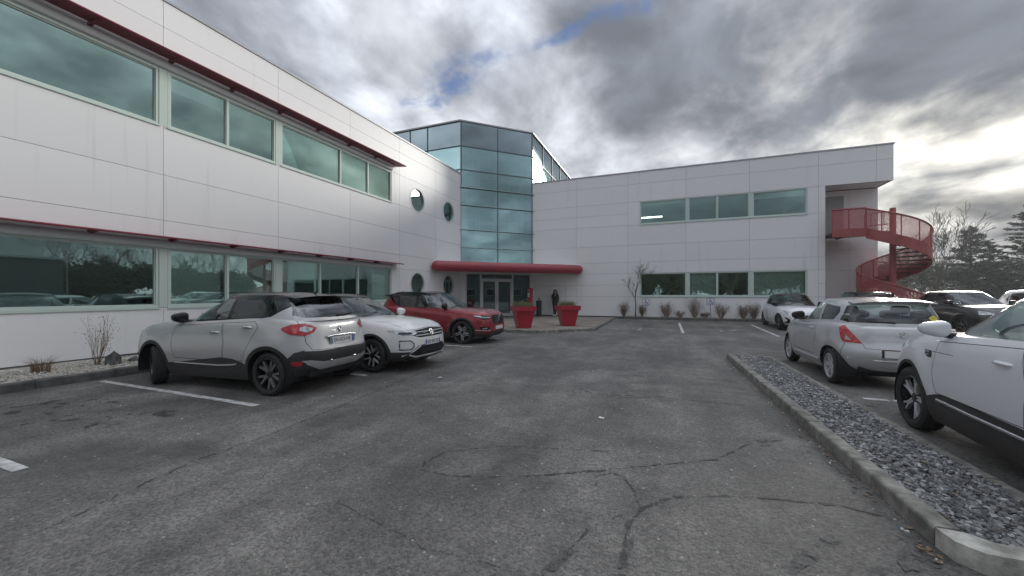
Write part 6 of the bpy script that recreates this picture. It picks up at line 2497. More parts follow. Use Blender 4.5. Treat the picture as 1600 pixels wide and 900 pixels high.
    for t in (0.0, 0.5, 1.0):
        x, y = L[0][0] + (L[1][0] - L[0][0]) * t + (0.02 if t == 0 else 0), L[0][1] + (L[1][1] - L[0][1]) * t
        mb = MB()
        mb.tube([(x, y, zt + 0.1), (x, y, zt + 1.1)], 0.028, 6)
        mb.build("baluster", red_stair, st)
        if t < 1:
            x2, y2 = L[0][0] + (L[1][0] - L[0][0]) * (t + 0.5), L[0][1]
            mb = MB()
            mb.vf([(x, y, zt + 0.14), (x2, y2, zt + 0.14), (x2, y2, zt + 1.06), (x, y, zt + 1.06)], [(0, 1, 2, 3)])
            mb.build("guard_panel", mesh_m, st)
    # gate and back rail at the head of the stair
    mb = MB()
    mb.tube([(-0.05, -0.1, zt + 0.2), (-0.05, -0.1, zt + 1.02)], 0.025, 6)
    g0, g1 = (-0.1, -0.05), (-0.85, 0.55)
    for z in (0.35, 0.95):
        mb.tube([(g0[0], g0[1], zt + z), (g1[0], g1[1], zt + z)], 0.022, 6)
    for t in (0.0, 0.25, 0.5, 0.75, 1.0):
        x, y = g0[0] + (g1[0] - g0[0]) * t, g0[1] + (g1[1] - g0[1]) * t
        mb.tube([(x, y, zt + (0.35 if 0 < t < 1 else 0.0)), (x, y, zt + 0.95)], 0.018, 6)
    mb.build("head_railing", red_stair, st)
    # under-landing bracket
    mb = MB()
    mb.tube([(8.4 - cx, 23.2 - cy, zt - 0.1), (8.4 - cx, 25.3 - cy, zt - 0.1)], 0.05, 6)
    mb.build("bracket", red_stair, st)


stair()

# ---------------------------------------------------------------- planters, bin, totem
pot_m = pm("red_planter", (0.40, 0.018, 0.035), 0.42, var=0.12, vscale=2.0, coat=0.2)
leaf_g = pm("planter_leaf", (0.17, 0.21, 0.09), 0.8, var=0.5, vscale=9, alt=(0.17, 0.14, 0.085), objvar=0.1)


def blades(mb, x, y, z, n, h, spread, w, r, lean=0.5, curl=0.3, seg=3):
    for i in range(n):
        a = r.uniform(0, 2 * pi)
        rr = spread * 0.35 * sqrt(r.random())
        bx, by = x + rr * cos(a), y + rr * sin(a)
        hh = h * r.uniform(0.55, 1.0)
        ln = r.uniform(0, lean) * hh
        a2 = a + r.uniform(-0.7, 0.7)
        b = r.uniform(0, 2 * pi)
        vs = []
        for k in range(seg + 1):
            t = k / seg
            px = bx + cos(a2) * ln * t ** (1 + curl * 3)
            py = by + sin(a2) * ln * t ** (1 + curl * 3)
            pz = z + hh * (t - curl * 0.35 * t * t)
            ww = w * (1 - t * 0.85) * 0.5
            vs += [(px + cos(b) * ww, py + sin(b) * ww, pz), (px - cos(b) * ww, py - sin(b) * ww, pz)]
        mb.vf(vs, [(2 * k, 2 * k + 1, 2 * k + 3, 2 * k + 2) for k in range(seg)])


def planter(x, y, rz, label, seed):
    r = random.Random(seed)
    z = pav(y)
    o = empty("red_planter", (x, y, z), rz)
    tag(o, label, "planter", "red planters on the forecourt")
    mb = MB()

    def sq(h, zz, bev=0.12):
        q = []
        for sx, sy in ((1, 1), (-1, 1), (-1, -1), (1, -1)):
            q.append((sx * h, sy * h, zz))
        return q
    rings = [sq(0.265, 0.0), sq(0.39, 0.70), sq(0.39, 0.702), sq(0.455, 0.705), sq(0.46, 0.90), sq(0.40, 0.905), sq(0.39, 0.78)]
    vs = [p for q in rings for p in q]
    fs = [(k * 4 + i, k * 4 + (i + 1) % 4, (k + 1) * 4 + (i + 1) % 4, (k + 1) * 4 + i) for k in range(len(rings) - 1) for i in range(4)]
    fs.append((3, 2, 1, 0))
    mb.vf(vs, fs)
    bm = bmesh.new()
    me = mb.mesh("pot", pot_m)
    bm.from_mesh(me)
    ed = [e for e in bm.edges if e.calc_face_angle(0) > 0.5]
    bmesh.ops.bevel(bm, geom=ed, offset=0.012, segments=2, affect="EDGES")
    bm_obj("pot", bm, pot_m, o, smooth=35)
    mb = MB()
    mb.box(-0.39, 0.39, -0.39, 0.39, 0.78, 0.82)
    mb.build("soil", soil, o)
    mb = MB()
    for k in range(48):
        blades(mb, r.uniform(-0.34, 0.34), r.uniform(-0.34, 0.34), 0.82, 16, r.uniform(0.26, 0.46), 0.22, 0.012, r, 0.6, 0.3, 2)
    mb.build("plants", leaf_g, o)


planter(-5.57, 15.2, 0.62, "red square planter with dry grass nearer the red SUV", 1)
planter(-4.09, 16.95, 0.58, "red square planter with green shrub beside the person in black", 2)

# outdoor bin with knob
binm = pm("bin_green", (0.022, 0.04, 0.04), 0.45, var=0.2)
o = empty("litter_bin", (-7.48, 23.3, 0.14))
tag(o, "dark green fluted litter bin with knobbed lid beside the wall", "bin")
mb = MB()
n = 28
vs, fs = [], []
prof = [(0.20, 0.0), (0.20, 0.05), (0.17, 0.06), (0.175, 0.86), (0.20, 0.88), (0.20, 0.93)]
for k, (rr, zz) in enumerate(prof):
    for i in range(n):
        f = 1 - (0.06 if (i % 2 and 2 <= k <= 3) else 0)
        vs.append((rr * f * cos(2 * pi * i / n), rr * f * sin(2 * pi * i / n), zz))
fs = [(k * n + i, k * n + (i + 1) % n, (k + 1) * n + (i + 1) % n, (k + 1) * n + i) for k in range(len(prof) - 1) for i in range(n)]
mb.vf(vs, fs)
mb.build("bin_body", binm, o)
mb = MB()
mb.lathe([(0.205, 0.931), (0.19, 0.97), (0.10, 1.02), (0.03, 1.04), (0.025, 1.10), (0.075, 1.12), (0.08, 1.15), (0.05, 1.17), (0.001, 1.175)], 24)
mb.build("lid", binm, o, smooth=35)

o = empty("entry_totem", (-7.72, 22.3, 0.14), radians(-28))
tag(o, "slim red post with white intercom panel right of the entrance", "intercom post")
mb = MB()
mb.box(-0.15, 0.15, -0.09, 0.09, 0, 1.78)
mb.build("column", pot_m, o)
mb = MB()
mb.box(-0.10, 0.05, -0.115, -0.092, 1.22, 1.66)
f_ = mb.build("intercom", frame_w, o)
mb = MB()
mb.box(-0.085, 0.035, -0.120, -0.116, 1.48, 1.62)
mb.build("screen", gloss_b, f_)
for i in range(3):
    mb = MB()
    mb.box(-0.07 + 0.04 * i, -0.045 + 0.04 * i, -0.121, -0.116, 1.32, 1.345)
    mb.build("button", coping_m, f_)

# ---------------------------------------------------------------- disabled-bay signs
blue_s = pm("sign_blue", (0.03, 0.06, 0.22), 0.4)
white_s = pm("sign_white", (0.72, 0.73, 0.75), 0.4)
post_m = pm("sign_post", (0.35, 0.36, 0.37), 0.45, metal=0.5)
for i, (x, y, z) in enumerate(((-1.05, 23.32, 1.09), (2.26, 23.32, 1.15))):
    g = gz(23.3) + 0.1
    o = empty("parking_sign", (x, y, g))
    tag(o, ["wheelchair parking sign on a short post nearer the bare young tree", "wheelchair parking sign on a short post nearer the white supermini"][i], "sign", "wheelchair bay signs")
    mb = MB()
    mb.tube([(0, 0.02, -0.05), (0, 0.02, z - g + 0.15)], 0.022, 10)
    mb.build("post", post_m, o, smooth=40)
    mb = MB()
    mb.box(-0.19, 0.19, -0.012, -0.003, z - g - 0.19, z - g + 0.19)
    p_ = mb.build("sign_plate", blue_s, o)
    mb = MB()
    mb.box(-0.168, 0.168, -0.017, -0.0125, z - g - 0.168, z - g + 0.168)
    mb.build("sign_field", white_s, p_)
    mb = MB()
    for k, q in enumerate(wheelchair_shapes(0.27)):
        mb.prism([(a + 0.0, b) for a, b in q], -0.0205 - 0.0001 * k, -0.0175, lambda a, b, d: (a - 0.01, d, z - g + b - 0.05))
    mb.build("wheelchair_symbol", blue_s, p_)

# ---------------------------------------------------------------- shrubs and young tree
dry_m = pm("dry_stalks", (0.17, 0.115, 0.07), 0.9, var=0.4, vscale=8, alt=(0.26, 0.20, 0.14), objvar=0.2)
dry_g = pm("dry_grass", (0.24, 0.165, 0.085), 0.9, var=0.4, vscale=8, alt=(0.15, 0.09, 0.05), objvar=0.2)
brown_l = pm("withered_leaf", (0.13, 0.085, 0.06), 0.9, var=0.4, vscale=20, objvar=0.2)
bark_m = pm("bark", (0.085, 0.072, 0.06), 0.95, var=0.4, vscale=8, bump=0.6, bscale=30)


def twig(mb, p, d, L, r, depth, rnd, spread=0.6, up=0.15, leaf=None, minr=0.002, nseg=3, ends=None, sides=5):
    pts, rs = [Vector(p)], [r]
    d = Vector(d).normalized()
    for k in range(nseg):
        d = (d + Vector((rnd.gauss(0, 0.12), rnd.gauss(0, 0.12), rnd.gauss(0, 0.08) + up * 0.2))).normalized()
        pts.append(pts[-1] + d * L / nseg)
        rs.append(max(minr, r * (1 - 0.45 * (k + 1) / nseg)))
    mb.tube(pts, rs, sides if r > 0.01 else 3, cap=False)
    if depth <= 0:
        if ends is not None:
            ends.append((pts[-1], d))
        return
    nb = rnd.choice((2, 3, 3))
    for i in range(nb):
        k = rnd.randint(1, nseg) if i else nseg
        q = Vector((rnd.gauss(0, 1), rnd.gauss(0, 1), rnd.gauss(0, 0.6)))
        nd = (d + q.normalized() * spread * rnd.uniform(0.7, 1.2) + Vector((0, 0, up))).normalized()
        twig(mb, pts[k], nd, L * rnd.uniform(0.62, 0.86), rs[k] * rnd.uniform(0.6, 0.8), depth - 1, rnd, spread, up, leaf, minr, nseg, ends, sides)


def dry_shrub(x, y, z, h, w, seed, label, stalks=26, cat="shrub", group="dry shrubs in the beds", leafy=6):
    r = random.Random(seed)
    o = empty("dry_shrub", (x, y, z))
    tag(o, label, cat, group)
    mb = MB()
    ends = []
    for i in range(stalks):
        a = r.uniform(0, 2 * pi)
        d = Vector((cos(a) * w / h * r.uniform(0.1, 0.8), sin(a) * w / h * r.uniform(0.1, 0.8), 1))
        twig(mb, (cos(a) * w * 0.12, sin(a) * w * 0.12, 0), d, h * r.uniform(0.4, 0.62), 0.006, 1, r, 0.35, 0.3, minr=0.002, ends=ends)
    mb.build("stems", dry_m, o)
    mb = MB()
    for p, d in ends:
        for k in range(leafy):
            q = p + Vector((r.gauss(0, 0.035), r.gauss(0, 0.035), r.uniform(-h * 0.35, 0.03)))
            s_ = r.uniform(0.008, 0.02)
            a, b = Vector((r.gauss(0, 1), r.gauss(0, 1), r.gauss(0, 1))).normalized() * s_, Vector((r.gauss(0, 1), r.gauss(0, 1), r.gauss(0, 1))).normalized() * s_
            mb.vf([q - a, q - b * 0.6, q + a, q + b * 0.6], [(0, 1, 2, 3)])
    mb.build("seed_heads", brown_l, o)
    return o


def dry_grass(x, y, z, h, w, seed, label, n=150):
    r = random.Random(seed)
    mb = MB()
    blades(mb, 0, 0, 0, n, h, w, 0.008, r, 0.85, 0.55, 4)
    o = mb.build("dry_grass_clump", dry_g, None, loc=(x, y, z))
    tag(o, label, "grass", "dry grass clumps in the left bed")
    return o


dry_grass(-10.55, 3.30, 0.13, 0.42, 0.35, 1, "tawny dry grass clump left of the tall withered shrub")
dry_grass(-10.2, 2.42, 0.13, 0.28, 0.3, 2, "low reddish grass clump at the left edge of the bed", 110)
dry_grass(-10.7, 4.95, 0.13, 0.30, 0.2, 3, "small dry grass clump beside the silver car's nose", 90)
dry_shrub(-10.75, 4.12, 0.13, 0.95, 0.26, 4, "tall withered shrub in the white gravel by the left wing", 14)
rock_m = pm("rock", (0.10, 0.10, 0.098), 0.9, var=0.5, vscale=7, bump=0.7, bscale=25)
for i, (x, y, s3, lab) in enumerate(((-10.55, 4.30, (0.24, 0.17, 0.30), "dark pointed rock beside the tall withered shrub"), (-10.6, 4.68, (0.28, 0.14, 0.10), "low flat rock between the pointed rock and the silver car"))):
    r = random.Random(40 + i)
    bm = bmesh.new()
    bmesh.ops.create_icosphere(bm, subdivisions=2, radius=0.5)
    for v in bm.verts:
        n_ = v.co.normalized()
        k = 1 + 0.22 * sin(5 * n_.x + i) * cos(4 * n_.y) + r.uniform(-0.09, 0.09)
        v.co = Vector((n_.x * s3[0] * k * 0.7, n_.y * s3[1] * k * 0.7, max(-0.05, n_.z * s3[2] * k * 0.7 * (1.2 if n_.z > 0 else 0.4))))
    tag(bm_obj("rock", bm, rock_m, None, loc=(x, y, 0.13)), lab, "rock", "rocks in the left bed")

SH = [(-2.28, 0.62, 0.34, "stiff withered shrub at the corner of the forecourt"), (-1.27, 0.52, 0.22, "narrow withered shrub just left of the first wheelchair sign"), (0.05, 0.62, 0.55, "wide withered shrub between the two wheelchair signs, left one"),
      (0.72, 0.30, 0.5, "low brown shrub on the kerb between the wheelchair signs"), (1.50, 0.85, 0.5, "tallest withered shrub, left of the second wheelchair sign"), (2.02, 0.24, 0.45, "low brown shrub at the foot of the second wheelchair sign"),
      (2.78, 0.62, 0.45, "feathery withered shrub right of the second wheelchair sign"), (3.85, 0.56, 0.36, "sparse withered shrub left of the white supermini"), (4.35, 0.62, 0.4, "sparse withered shrub behind the white supermini")]
for i, (x, h, w, lab) in enumerate(SH):
    dry_shrub(x, 23.45 + 0.1 * (i % 3), gz(23.4) + 0.11, h * 1.35, w * 1.2, 60 + i, lab, 60 if h > 0.5 else 40, leafy=12)


def bare_tree(name, label, x, y, z, h, seed, trunk=None, depth=5, spread=0.62, r0=None, group=None, lean=(0, 0), up=0.16, clear=0.3, minr=0.004, L0=None):
    r = random.Random(seed)
    o = empty(name, (x, y, z))
    tag(o, label, "tree", group)
    mb = MB()
    hc = h * clear
    r0 = r0 or h * 0.018
    pts = [Vector((lean[0] * t * hc + r.gauss(0, 0.01) * hc * (0 < t < 1), lean[1] * t * hc, hc * t)) for t in (0, 0.25, 0.5, 0.75, 1.0)]
    mb.tube(pts, [r0 * 1.35, r0, r0 * 0.92, r0 * 0.86, r0 * 0.8], 10)
    mb.build("trunk", bark_m, o, smooth=60)
    mb = MB()
    nl = r.choice((4, 5))
    for i in range(nl):
        a = 2 * pi * i / nl + r.uniform(-0.4, 0.4)
        d = Vector((cos(a) * spread, sin(a) * spread, 1.0 if i else 1.6))
        twig(mb, pts[-1] - Vector((0, 0, hc * 0.12 * (i % 3))), d, (L0 or (h - hc) * 0.36) * r.uniform(0.8, 1.1), r0 * 0.62, depth, r, spread, up, minr=minr)
    mb.build("crown", bark_m, o)
    return o


bare_tree("young_tree", "bare young tree standing in the bed beside the forecourt", -1.62, 23.5, gz(23.5) + 0.1, 3.3, 5, depth=4, spread=0.7, r0=0.032, clear=0.42, minr=0.0045, up=0.12)
# ---------------------------------------------------------------- trees beyond the car park
needle_m = pm("conifer_needles", (0.03, 0.058, 0.028), 0.9, var=0.5, vscale=0.9, alt=(0.06, 0.075, 0.035), objvar=0.15)
leaf_m = pm("evergreen_leaf", (0.045, 0.065, 0.03), 0.9, var=0.5, vscale=0.7, alt=(0.085, 0.09, 0.05), objvar=0.2)
twig_m = pm("brown_twigs", (0.11, 0.09, 0.075), 0.95, var=0.4, vscale=0.6, alt=(0.16, 0.14, 0.11), objvar=0.2)
GT = "trees beyond the car park"


def conifer(label, x, y, h, wmax, seed, bare=0.12):
    r = random.Random(seed)
    o = empty("conifer_tree", (x, y, gz(y) - 0.05))
    tag(o, label, "tree", GT)
    mb = MB()
    mb.tube([(0, 0, 0), (0.05, 0, h * 0.5), (0, 0, h * 0.985)], [h * 0.02, h * 0.013, 0.02], 8)
    br = MB()
    lf = MB()
    nb = int(h * 13)
    for i in range(nb):
        t = bare + (1 - bare) * (i + r.random()) / nb
        z = h * t
        L = wmax * (1 - t) ** 0.75 * r.uniform(0.55, 1.12) + 0.25
        a = r.uniform(0, 2 * pi)
        tipz = z + L * r.uniform(-0.02, 0.28)
        p0, p1 = Vector((0, 0, z)), Vector((cos(a) * L, sin(a) * L, tipz))
        mid = (p0 + p1) / 2 + Vector((0, 0, -0.06 * L))
        br.tube([p0, mid, p1], [0.045, 0.03, 0.008], 4, cap=False)
        nn = int(22 + L * 26)
        for k in range(nn):
            u = r.uniform(0.12, 1.0) ** 0.8
            c = p0 * (1 - u) ** 2 + mid * 2 * u * (1 - u) + p1 * u * u
            w = 0.42 * L * (1 - u * 0.75) * 0.55
            c = c + Vector((r.gauss(0, w * 0.5), r.gauss(0, w * 0.5), r.gauss(0, 0.07) - 0.05))
            s_ = r.uniform(0.13, 0.34)
            d = (Vector((cos(a), sin(a), 0.1)) + Vector((r.gauss(0, 0.6), r.gauss(0, 0.6), r.gauss(0, 0.3)))).normalized() * s_
            e = d.cross(Vector((r.gauss(0, 0.4), r.gauss(0, 0.4), 1))).normalized() * s_ * 0.28
            lf.vf([c - d * 0.5 - e * 0.4, c - d * 0.5 + e * 0.4, c + d * 0.2 + e, c + d * 0.6, c + d * 0.2 - e], [(0, 1, 2, 3, 4)])
    t_ = mb.build("trunk", bark_m, o, smooth=50)
    br.build("limbs", bark_m, o)
    lf.build("crown", needle_m, o)
    return o


def leafy(name, label, x, y, h, w, seed, mat, n=2600, cat="tree", group=GT, size=0.16):
    """shrubby tree: stems with clumped small leaves, uneven outline"""
    r = random.Random(seed)
    o = empty(name, (x, y, gz(y) - 0.05))
    tag(o, label, cat, group)
    mb = MB()
    ends = []
    for i in range(5):
        a = 2 * pi * i / 5 + r.uniform(-0.4, 0.4)
        twig(mb, (cos(a) * 0.15, sin(a) * 0.15, 0), (cos(a) * w / h * 0.75, sin(a) * w / h * 0.75, 1), h * 0.42, h * 0.014, 3, r, 0.6, 0.2, minr=0.012, ends=ends)
    mb.build("trunk", bark_m, o)
    lf = MB()
    cl = [p for p, d in ends]
    for i in range(n):
        c = r.choice(cl)
        rr = r.uniform(0.2, 0.6) * w * 0.42
        q = Vector((r.gauss(0, 1), r.gauss(0, 1), r.gauss(0, 0.8)))
        p = c + q.normalized() * rr * r.random() ** 0.4
        p.z = max(0.05, p.z - r.random() * h * 0.25)
        s_ = size * r.uniform(0.5, 1.3)
        d = Vector((r.gauss(0, 1), r.gauss(0, 1), r.gauss(0, 0.7))).normalized() * s_
        e = d.cross(Vector((r.gauss(0, 1), r.gauss(0, 1), r.gauss(0, 1)))).normalized() * s_ * 0.5
        lf.vf([p - d, p + e, p + d, p - e], [(0, 1, 2, 3)])
    lf.build("crown", mat, o)
    return o


bare_tree("bare_tree", "bare deciduous tree right behind the spiral staircase", 29.6, 60.3, 0.08, 9.9, 21, depth=6, spread=0.55, clear=0.25, minr=0.014, group=GT)
conifer("dark conifer standing right of the bare tree", 36.8, 68.5, 10.3, 4.6, 31)
conifer("tall dark conifer at the right edge of the view", 39.2, 63.5, 12.0, 4.8, 32)
conifer("low conifer between the two tall conifers", 40.5, 72.0, 8.6, 3.8, 33)
conifer("conifer beyond the right edge, behind the tall one", 46.5, 66.0, 10.0, 3.4, 34)
fx = [(24.5, 62, 4.8, 3.6, twig_m, "brown leafless thicket tree close to the right wing's end"), (28.0, 68, 5.6, 4.2, twig_m, "brown twiggy tree behind the bare tree, left side"), (32.0, 70, 5.2, 4.0, leaf_m, "green bushy tree between bare tree and dark conifer"),
      (35.0, 75, 6.4, 4.6, twig_m, "brown twiggy tree behind the dark conifer"), (40.5, 78, 6.5, 4.8, leaf_m, "green bushy tree behind the low conifer"), (45.0, 74, 6.0, 4.4, twig_m, "brown twiggy tree at the far right"),
      (21.5, 66, 5.0, 3.8, leaf_m, "green bushy tree seen through the spiral staircase"), (50.0, 70, 6.5, 4.6, leaf_m, "green bushy tree past the right edge"), (37.5, 64, 2.4, 3.0, leaf_m, "low green bush at the foot of the conifers"), (31.5, 62, 2.2, 2.8, twig_m, "low brown bush at the foot of the bare tree")]
for i, (x, y, h, w, m_, lab) in enumerate(fx):
    leafy("bushy_tree" if h > 3 else "bush", lab, x, y, h, w, 80 + i, m_, 3000, "tree" if h > 3 else "bush")

ML = [w_ + " leafless tree past the warehouse across the road" for w_ in ("first", "second", "third", "fourth")] + [w_ + " leafless tree behind the viewer, before the evergreens" for w_ in ("second", "leftmost", "third", "rightmost")]
# what the windows mirror: the far side of the road, out of frame to the right and behind
for i, (x, y, h, sd) in enumerate(((44, 24, 8.5, 1), (47, 29, 9.5, 2), (43, 34, 8.0, 3), (46, 40, 9.0, 4), (3, -17, 9.0, 5), (-5, -21, 10.0, 6), (10, -24, 9.5, 7), (22, -20, 9.0, 8))):
    bare_tree("bare_tree", ML[i], x, y, 0.0, h, 100 + sd, depth=5, spread=0.6, clear=0.22, minr=0.012, group=["mirrored trees across the road", "mirrored trees behind the viewer"][i > 3])
EV = ["broad evergreen across the road, first past the warehouse in the mirrored view", "rounded evergreen across the road, second past the warehouse in the mirrored view", "tall evergreen across the road, third past the warehouse in the mirrored view", "wide evergreen across the road, fourth past the warehouse in the mirrored view", "last evergreen across the road in the mirrored view"]
for i, (x, y, h, w) in enumerate(((45.0, 25.0, 4.6, 4.6), (47.5, 29.5, 5.4, 5.2), (44.5, 34.0, 5.0, 5.0), (47.0, 39.0, 5.6, 5.4), (46, 44.5, 5.2, 5.0))):
    leafy("evergreen_tree", EV[i], x, y, h, w, 200 + i, leaf_m, 5200, "tree", "evergreens across the road", 0.28)
BV = ["leftmost", "second", "third", "fourth", "fifth", "sixth", "rightmost"]
for i, x in enumerate((-13, -7, -1.5, 4, 9.5, 15, 21)):
    leafy("evergreen_tree", BV[i] + " evergreen of the row behind the viewer, mirrored in the right wing", x, -27 - (i * 37 % 5), 6.0 + (i * 7 % 4) * 0.5, 6.2, 230 + i, leaf_m, 6000, "tree", "evergreens behind the viewer", 0.34)

hall_m = pm("hall_cladding", (0.10, 0.105, 0.11), 0.7, var=0.15, vscale=0.5)
hb = empty("warehouse", (40, 2, 0))
tag(hb, "low dark warehouse across the road, mirrored in the left wing's windows", "building")
mb = MB()
mb.box(0, 26, -24, 19.5, -0.1, 5.4)
mb.build("wall", hall_m, hb)
mb = MB()
mb.box(-0.25, 26.2, -24.2, 19.7, 5.41, 5.65)
mb.build("roof", coping_m, hb)
for k in range(7):
    mb = MB()
    mb.box(-0.05, 0.05, -21 + 5.2 * k, -18.2 + 5.2 * k, 1.2, 2.6)
    f_ = mb.build("window", frame_w, hb)
    mb = MB()
    mb.box(-0.07, -0.051, -20.9 + 5.2 * k, -18.3 + 5.2 * k, 1.3, 2.5)
    mb.build("pane", gloss_b, f_)
o = empty("lamp_post", (38.5, 21.3, 0.05))
tag(o, "slim street lamp across the road, mirrored in the left wing's windows", "street lamp")
mb = MB()
mb.tube([(0, 0, -0.1), (0, 0, 5.6), (-0.1, 0, 5.9), (-0.9, 0, 6.0)], [0.08, 0.055, 0.05, 0.04], 8)
mb.build("pole", post_m, o, smooth=50)
mb = MB()
superblob(mb, (-1.1, 0, 6.0), (0.32, 0.12, 0.06), 0.6)
mb.build("lamp_head", coping_m, o, smooth=50)

# ---------------------------------------------------------------- woman by the wall
def woman():
    o = empty("person", (-6.50, 23.60, 0.14), radians(28))
    tag(o, "person in black jacket and dark trousers with white shoes, leaning by the wall", "person")
    # faces -y; x to the figure's left
    J = {
        "pel": (0.0, 0.0, 0.90, 0.125), "waist": (0.0, 0.01, 1.05, 0.115), "chest": (0.0, 0.02, 1.24, 0.145), "neck": (0.0, 0.01, 1.42, 0.058), "head0": (0.0, -0.015, 1.50, 0.07), "head1": (0.0, -0.02, 1.60, 0.082),
        "hipL": (0.085, 0.0, 0.84, 0.095), "kneeL": (0.05, -0.06, 0.47, 0.062), "ankL": (-0.02, -0.10, 0.09, 0.043), "toeL": (-0.01, -0.21, 0.045, 0.036),
        "hipR": (-0.085, 0.0, 0.84, 0.095), "kneeR": (-0.085, -0.10, 0.46, 0.062), "ankR": (-0.12, -0.13, 0.09, 0.043), "toeR": (-0.17, -0.24, 0.045, 0.036),
        "shL": (0.165, 0.02, 1.35, 0.075), "elL": (0.225, 0.03, 1.08, 0.058), "wrL": (0.17, -0.06, 0.86, 0.036), "haL": (0.16, -0.08, 0.78, 0.034),
        "shR": (-0.165, 0.02, 1.35, 0.075), "elR": (-0.20, -0.06, 1.10, 0.056), "wrR": (-0.05, -0.17, 1.27, 0.036), "haR": (-0.02, -0.17, 1.35, 0.032),
    }
    E = [("pel", "waist"), ("waist", "chest"), ("chest", "neck"), ("neck", "head0"), ("head0", "head1"), ("pel", "hipL"), ("hipL", "kneeL"), ("kneeL", "ankL"), ("ankL", "toeL"), ("pel", "hipR"), ("hipR", "kneeR"), ("kneeR", "ankR"), ("ankR", "toeR"),
         ("chest", "shL"), ("shL", "elL"), ("elL", "wrL"), ("wrL", "haL"), ("chest", "shR"), ("shR", "elR"), ("elR", "wrR"), ("wrR", "haR")]
    names = list(J)
    me = bpy.data.meshes.new("body")
    me.from_pydata([J[n_][:3] for n_ in names], [(names.index(a), names.index(b)) for a, b in E], [])
    ob = bpy.data.objects.new("body", me)
    COL.objects.link(ob)
    sk = ob.modifiers.new("skin", "SKIN")
    sk.use_smooth_shade = True
    for i, n_ in enumerate(names):
        sv = me.skin_vertices[0].data[i]
        rr = J[n_][3]
        sv.radius = (rr * 1.12, rr * 0.9) if n_ in ("chest", "waist", "pel") else (rr, rr)
        sv.use_root = n_ == "pel"
    ss = ob.modifiers.new("sub", "SUBSURF")
    ss.levels = ss.render_levels = 2
    dg = bpy.context.evaluated_depsgraph_get()
    m2 = bpy.data.meshes.new_from_object(ob.evaluated_get(dg))
    bpy.data.objects.remove(ob)
    skin = pm("skin", (0.50, 0.33, 0.26), 0.6)
    black = pm("black_cloth", (0.016, 0.016, 0.018), 0.85, bump=0.2, bscale=60)
    jean = pm("dark_trousers", (0.018, 0.02, 0.026), 0.85)
    shoe = pm("white_shoe", (0.75, 0.75, 0.75), 0.6)
    hairm = pm("dark_hair", (0.016, 0.012, 0.010), 0.55)
    m2.materials.clear()
    for m_ in (skin, black, jean, shoe):
        m2.materials.append(m_)
    for p in m2.polygons:
        c = p.center
        if c.z < 0.115:
            p.material_index = 3
        elif c.z < 0.86 and abs(c.x) < 0.14 + 0.0 or c.z < 0.74:
            p.material_index = 2
        elif c.z > 1.43 and abs(c.x) < 0.12 and c.y > -0.13:
            p.material_index = 0
        else:
            p.material_index = 1
        if (c - Vector(J["haL"][:3])).length < 0.07 or (c - Vector(J["haR"][:3])).length < 0.06:
            p.material_index = 0
    m2.polygons.foreach_set("use_smooth", [True] * len(m2.polygons))
    link_mesh("body", m2, o)
    # loose jacket hull following the trunk
    mb = MB()
    rings = [(0.80, 0.0, 0.185, 0.135), (0.92, 0.0, 0.185, 0.145), (1.05, 0.01, 0.175, 0.14), (1.2, 0.02, 0.195, 0.15), (1.32, 0.02, 0.19, 0.135), (1.40, 0.015, 0.12, 0.10), (1.44, 0.01, 0.075, 0.075)]
    n = 24
    vs = [(rx * cos(2 * pi * i / n), cy + ry * sin(2 * pi * i / n), z) for z, cy, rx, ry in rings for i in range(n)]
    mb.vf(vs, [(k * n + i, k * n + (i + 1) % n, (k + 1) * n + (i + 1) % n, (k + 1) * n + i) for k in range(len(rings) - 1) for i in range(n)])
    mb.build("jacket", black, o, smooth=60)
    mb = MB()
    superblob(mb, (0, 0.018, 1.595), (0.098, 0.10, 0.118), 0.9, 18, 12, f=lambda p: [p[0], p[1] if p[1] > -0.045 else -0.045, p[2]])
    for sx in (-1, 1):
        mb.tube([(sx * 0.075, -0.005, 1.64), (sx * 0.10, -0.02, 1.52), (sx * 0.105, -0.055, 1.40), (sx * 0.09, -0.10, 1.28)], [0.03, 0.042, 0.042, 0.015], 10)
    mb.tube([(0, 0.09, 1.62), (0, 0.12, 1.48), (0, 0.13, 1.30)], [0.06, 0.075, 0.04], 10)
    mb.build("hair", hairm, o, smooth=60)
    # face details
    mb = MB()
    superblob(mb, (0, -0.103, 1.575), (0.011, 0.016, 0.020), 1.0, 8, 6)
    f_ = mb.build("nose", skin, o, smooth=60)
    mb = MB()
    for sx in (-1, 1):
        superblob(mb, (sx * 0.032, -0.092, 1.60), (0.013, 0.008, 0.007), 1.0, 8, 6)
    superblob(mb, (0, -0.096, 1.535), (0.022, 0.008, 0.006), 1.0, 8, 6)
    mb.build("eyes_and_mouth", pm("face_dark", (0.12, 0.05, 0.045), 0.6), o, smooth=60)
    # fingers
    for hand, dirv, side in (("haL", (0.0, -0.25, -1), (1, 0, 0)), ("haR", (0.35, 0.15, 0.9), (0.8, -0.3, -0.3))):
        c = Vector(J[hand][:3])
        d, s_ = Vector(dirv).normalized(), Vector(side).normalized()
        mb = MB()
        for k in range(4):
            b = c + s_ * (k - 1.5) * 0.017 + d * 0.015
            L = (0.062, 0.07, 0.066, 0.052)[k]
            mb.tube([b, b + d * L * 0.5, b + d * L * 0.85 + Vector((0, -0.012, 0))], [0.009, 0.008, 0.006], 6)
        b = c - s_ * 0.03
        mb.tube([b - d * 0.01, b + d * 0.02 - s_ * 0.012, b + d * 0.045 - s_ * 0.012], [0.010, 0.009, 0.007], 6)
        mb.build("fingers", skin, o, smooth=60)


woman()

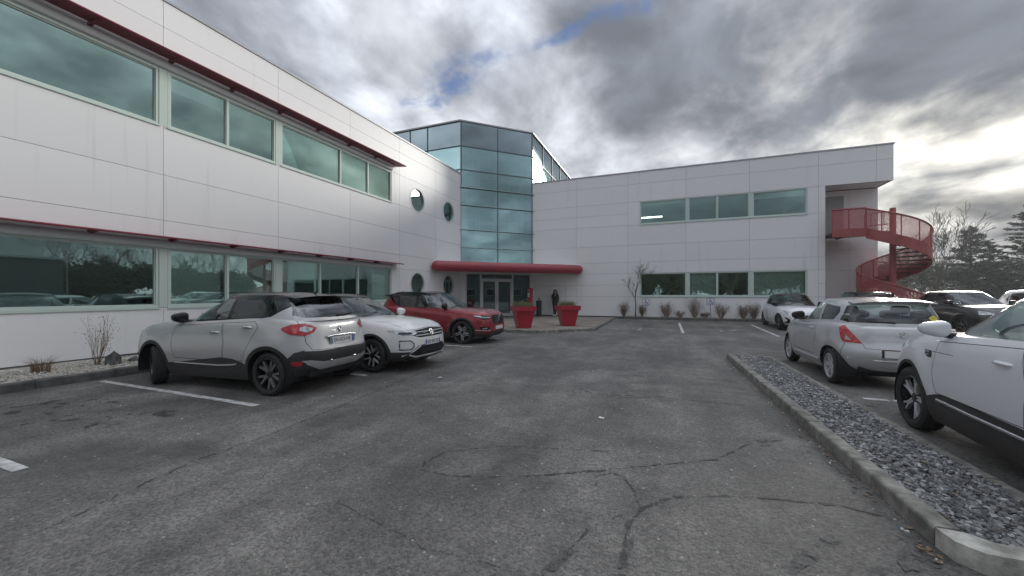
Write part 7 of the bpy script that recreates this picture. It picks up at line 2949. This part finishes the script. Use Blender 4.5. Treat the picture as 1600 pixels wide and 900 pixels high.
# ---------------------------------------------------------------- haze volume added to imitate veiling glare of the lens
hz_m, nt, out = new_mat("haze_veil")
pv_ = add(nt, "ShaderNodeVolumePrincipled", ins={"Color": (0.93, 0.95, 0.97, 1), "Density": 0.0011, "Anisotropy": 0.35})
nt.links.new(pv_.outputs[0], out.inputs["Volume"])
mb = MB()
mb.box(-520, 520, -520, 620, -1.2, 13.2)
tag(mb.build("haze", hz_m), "thin added haze imitating lens glare over the whole car park", "haze", kind="stuff")
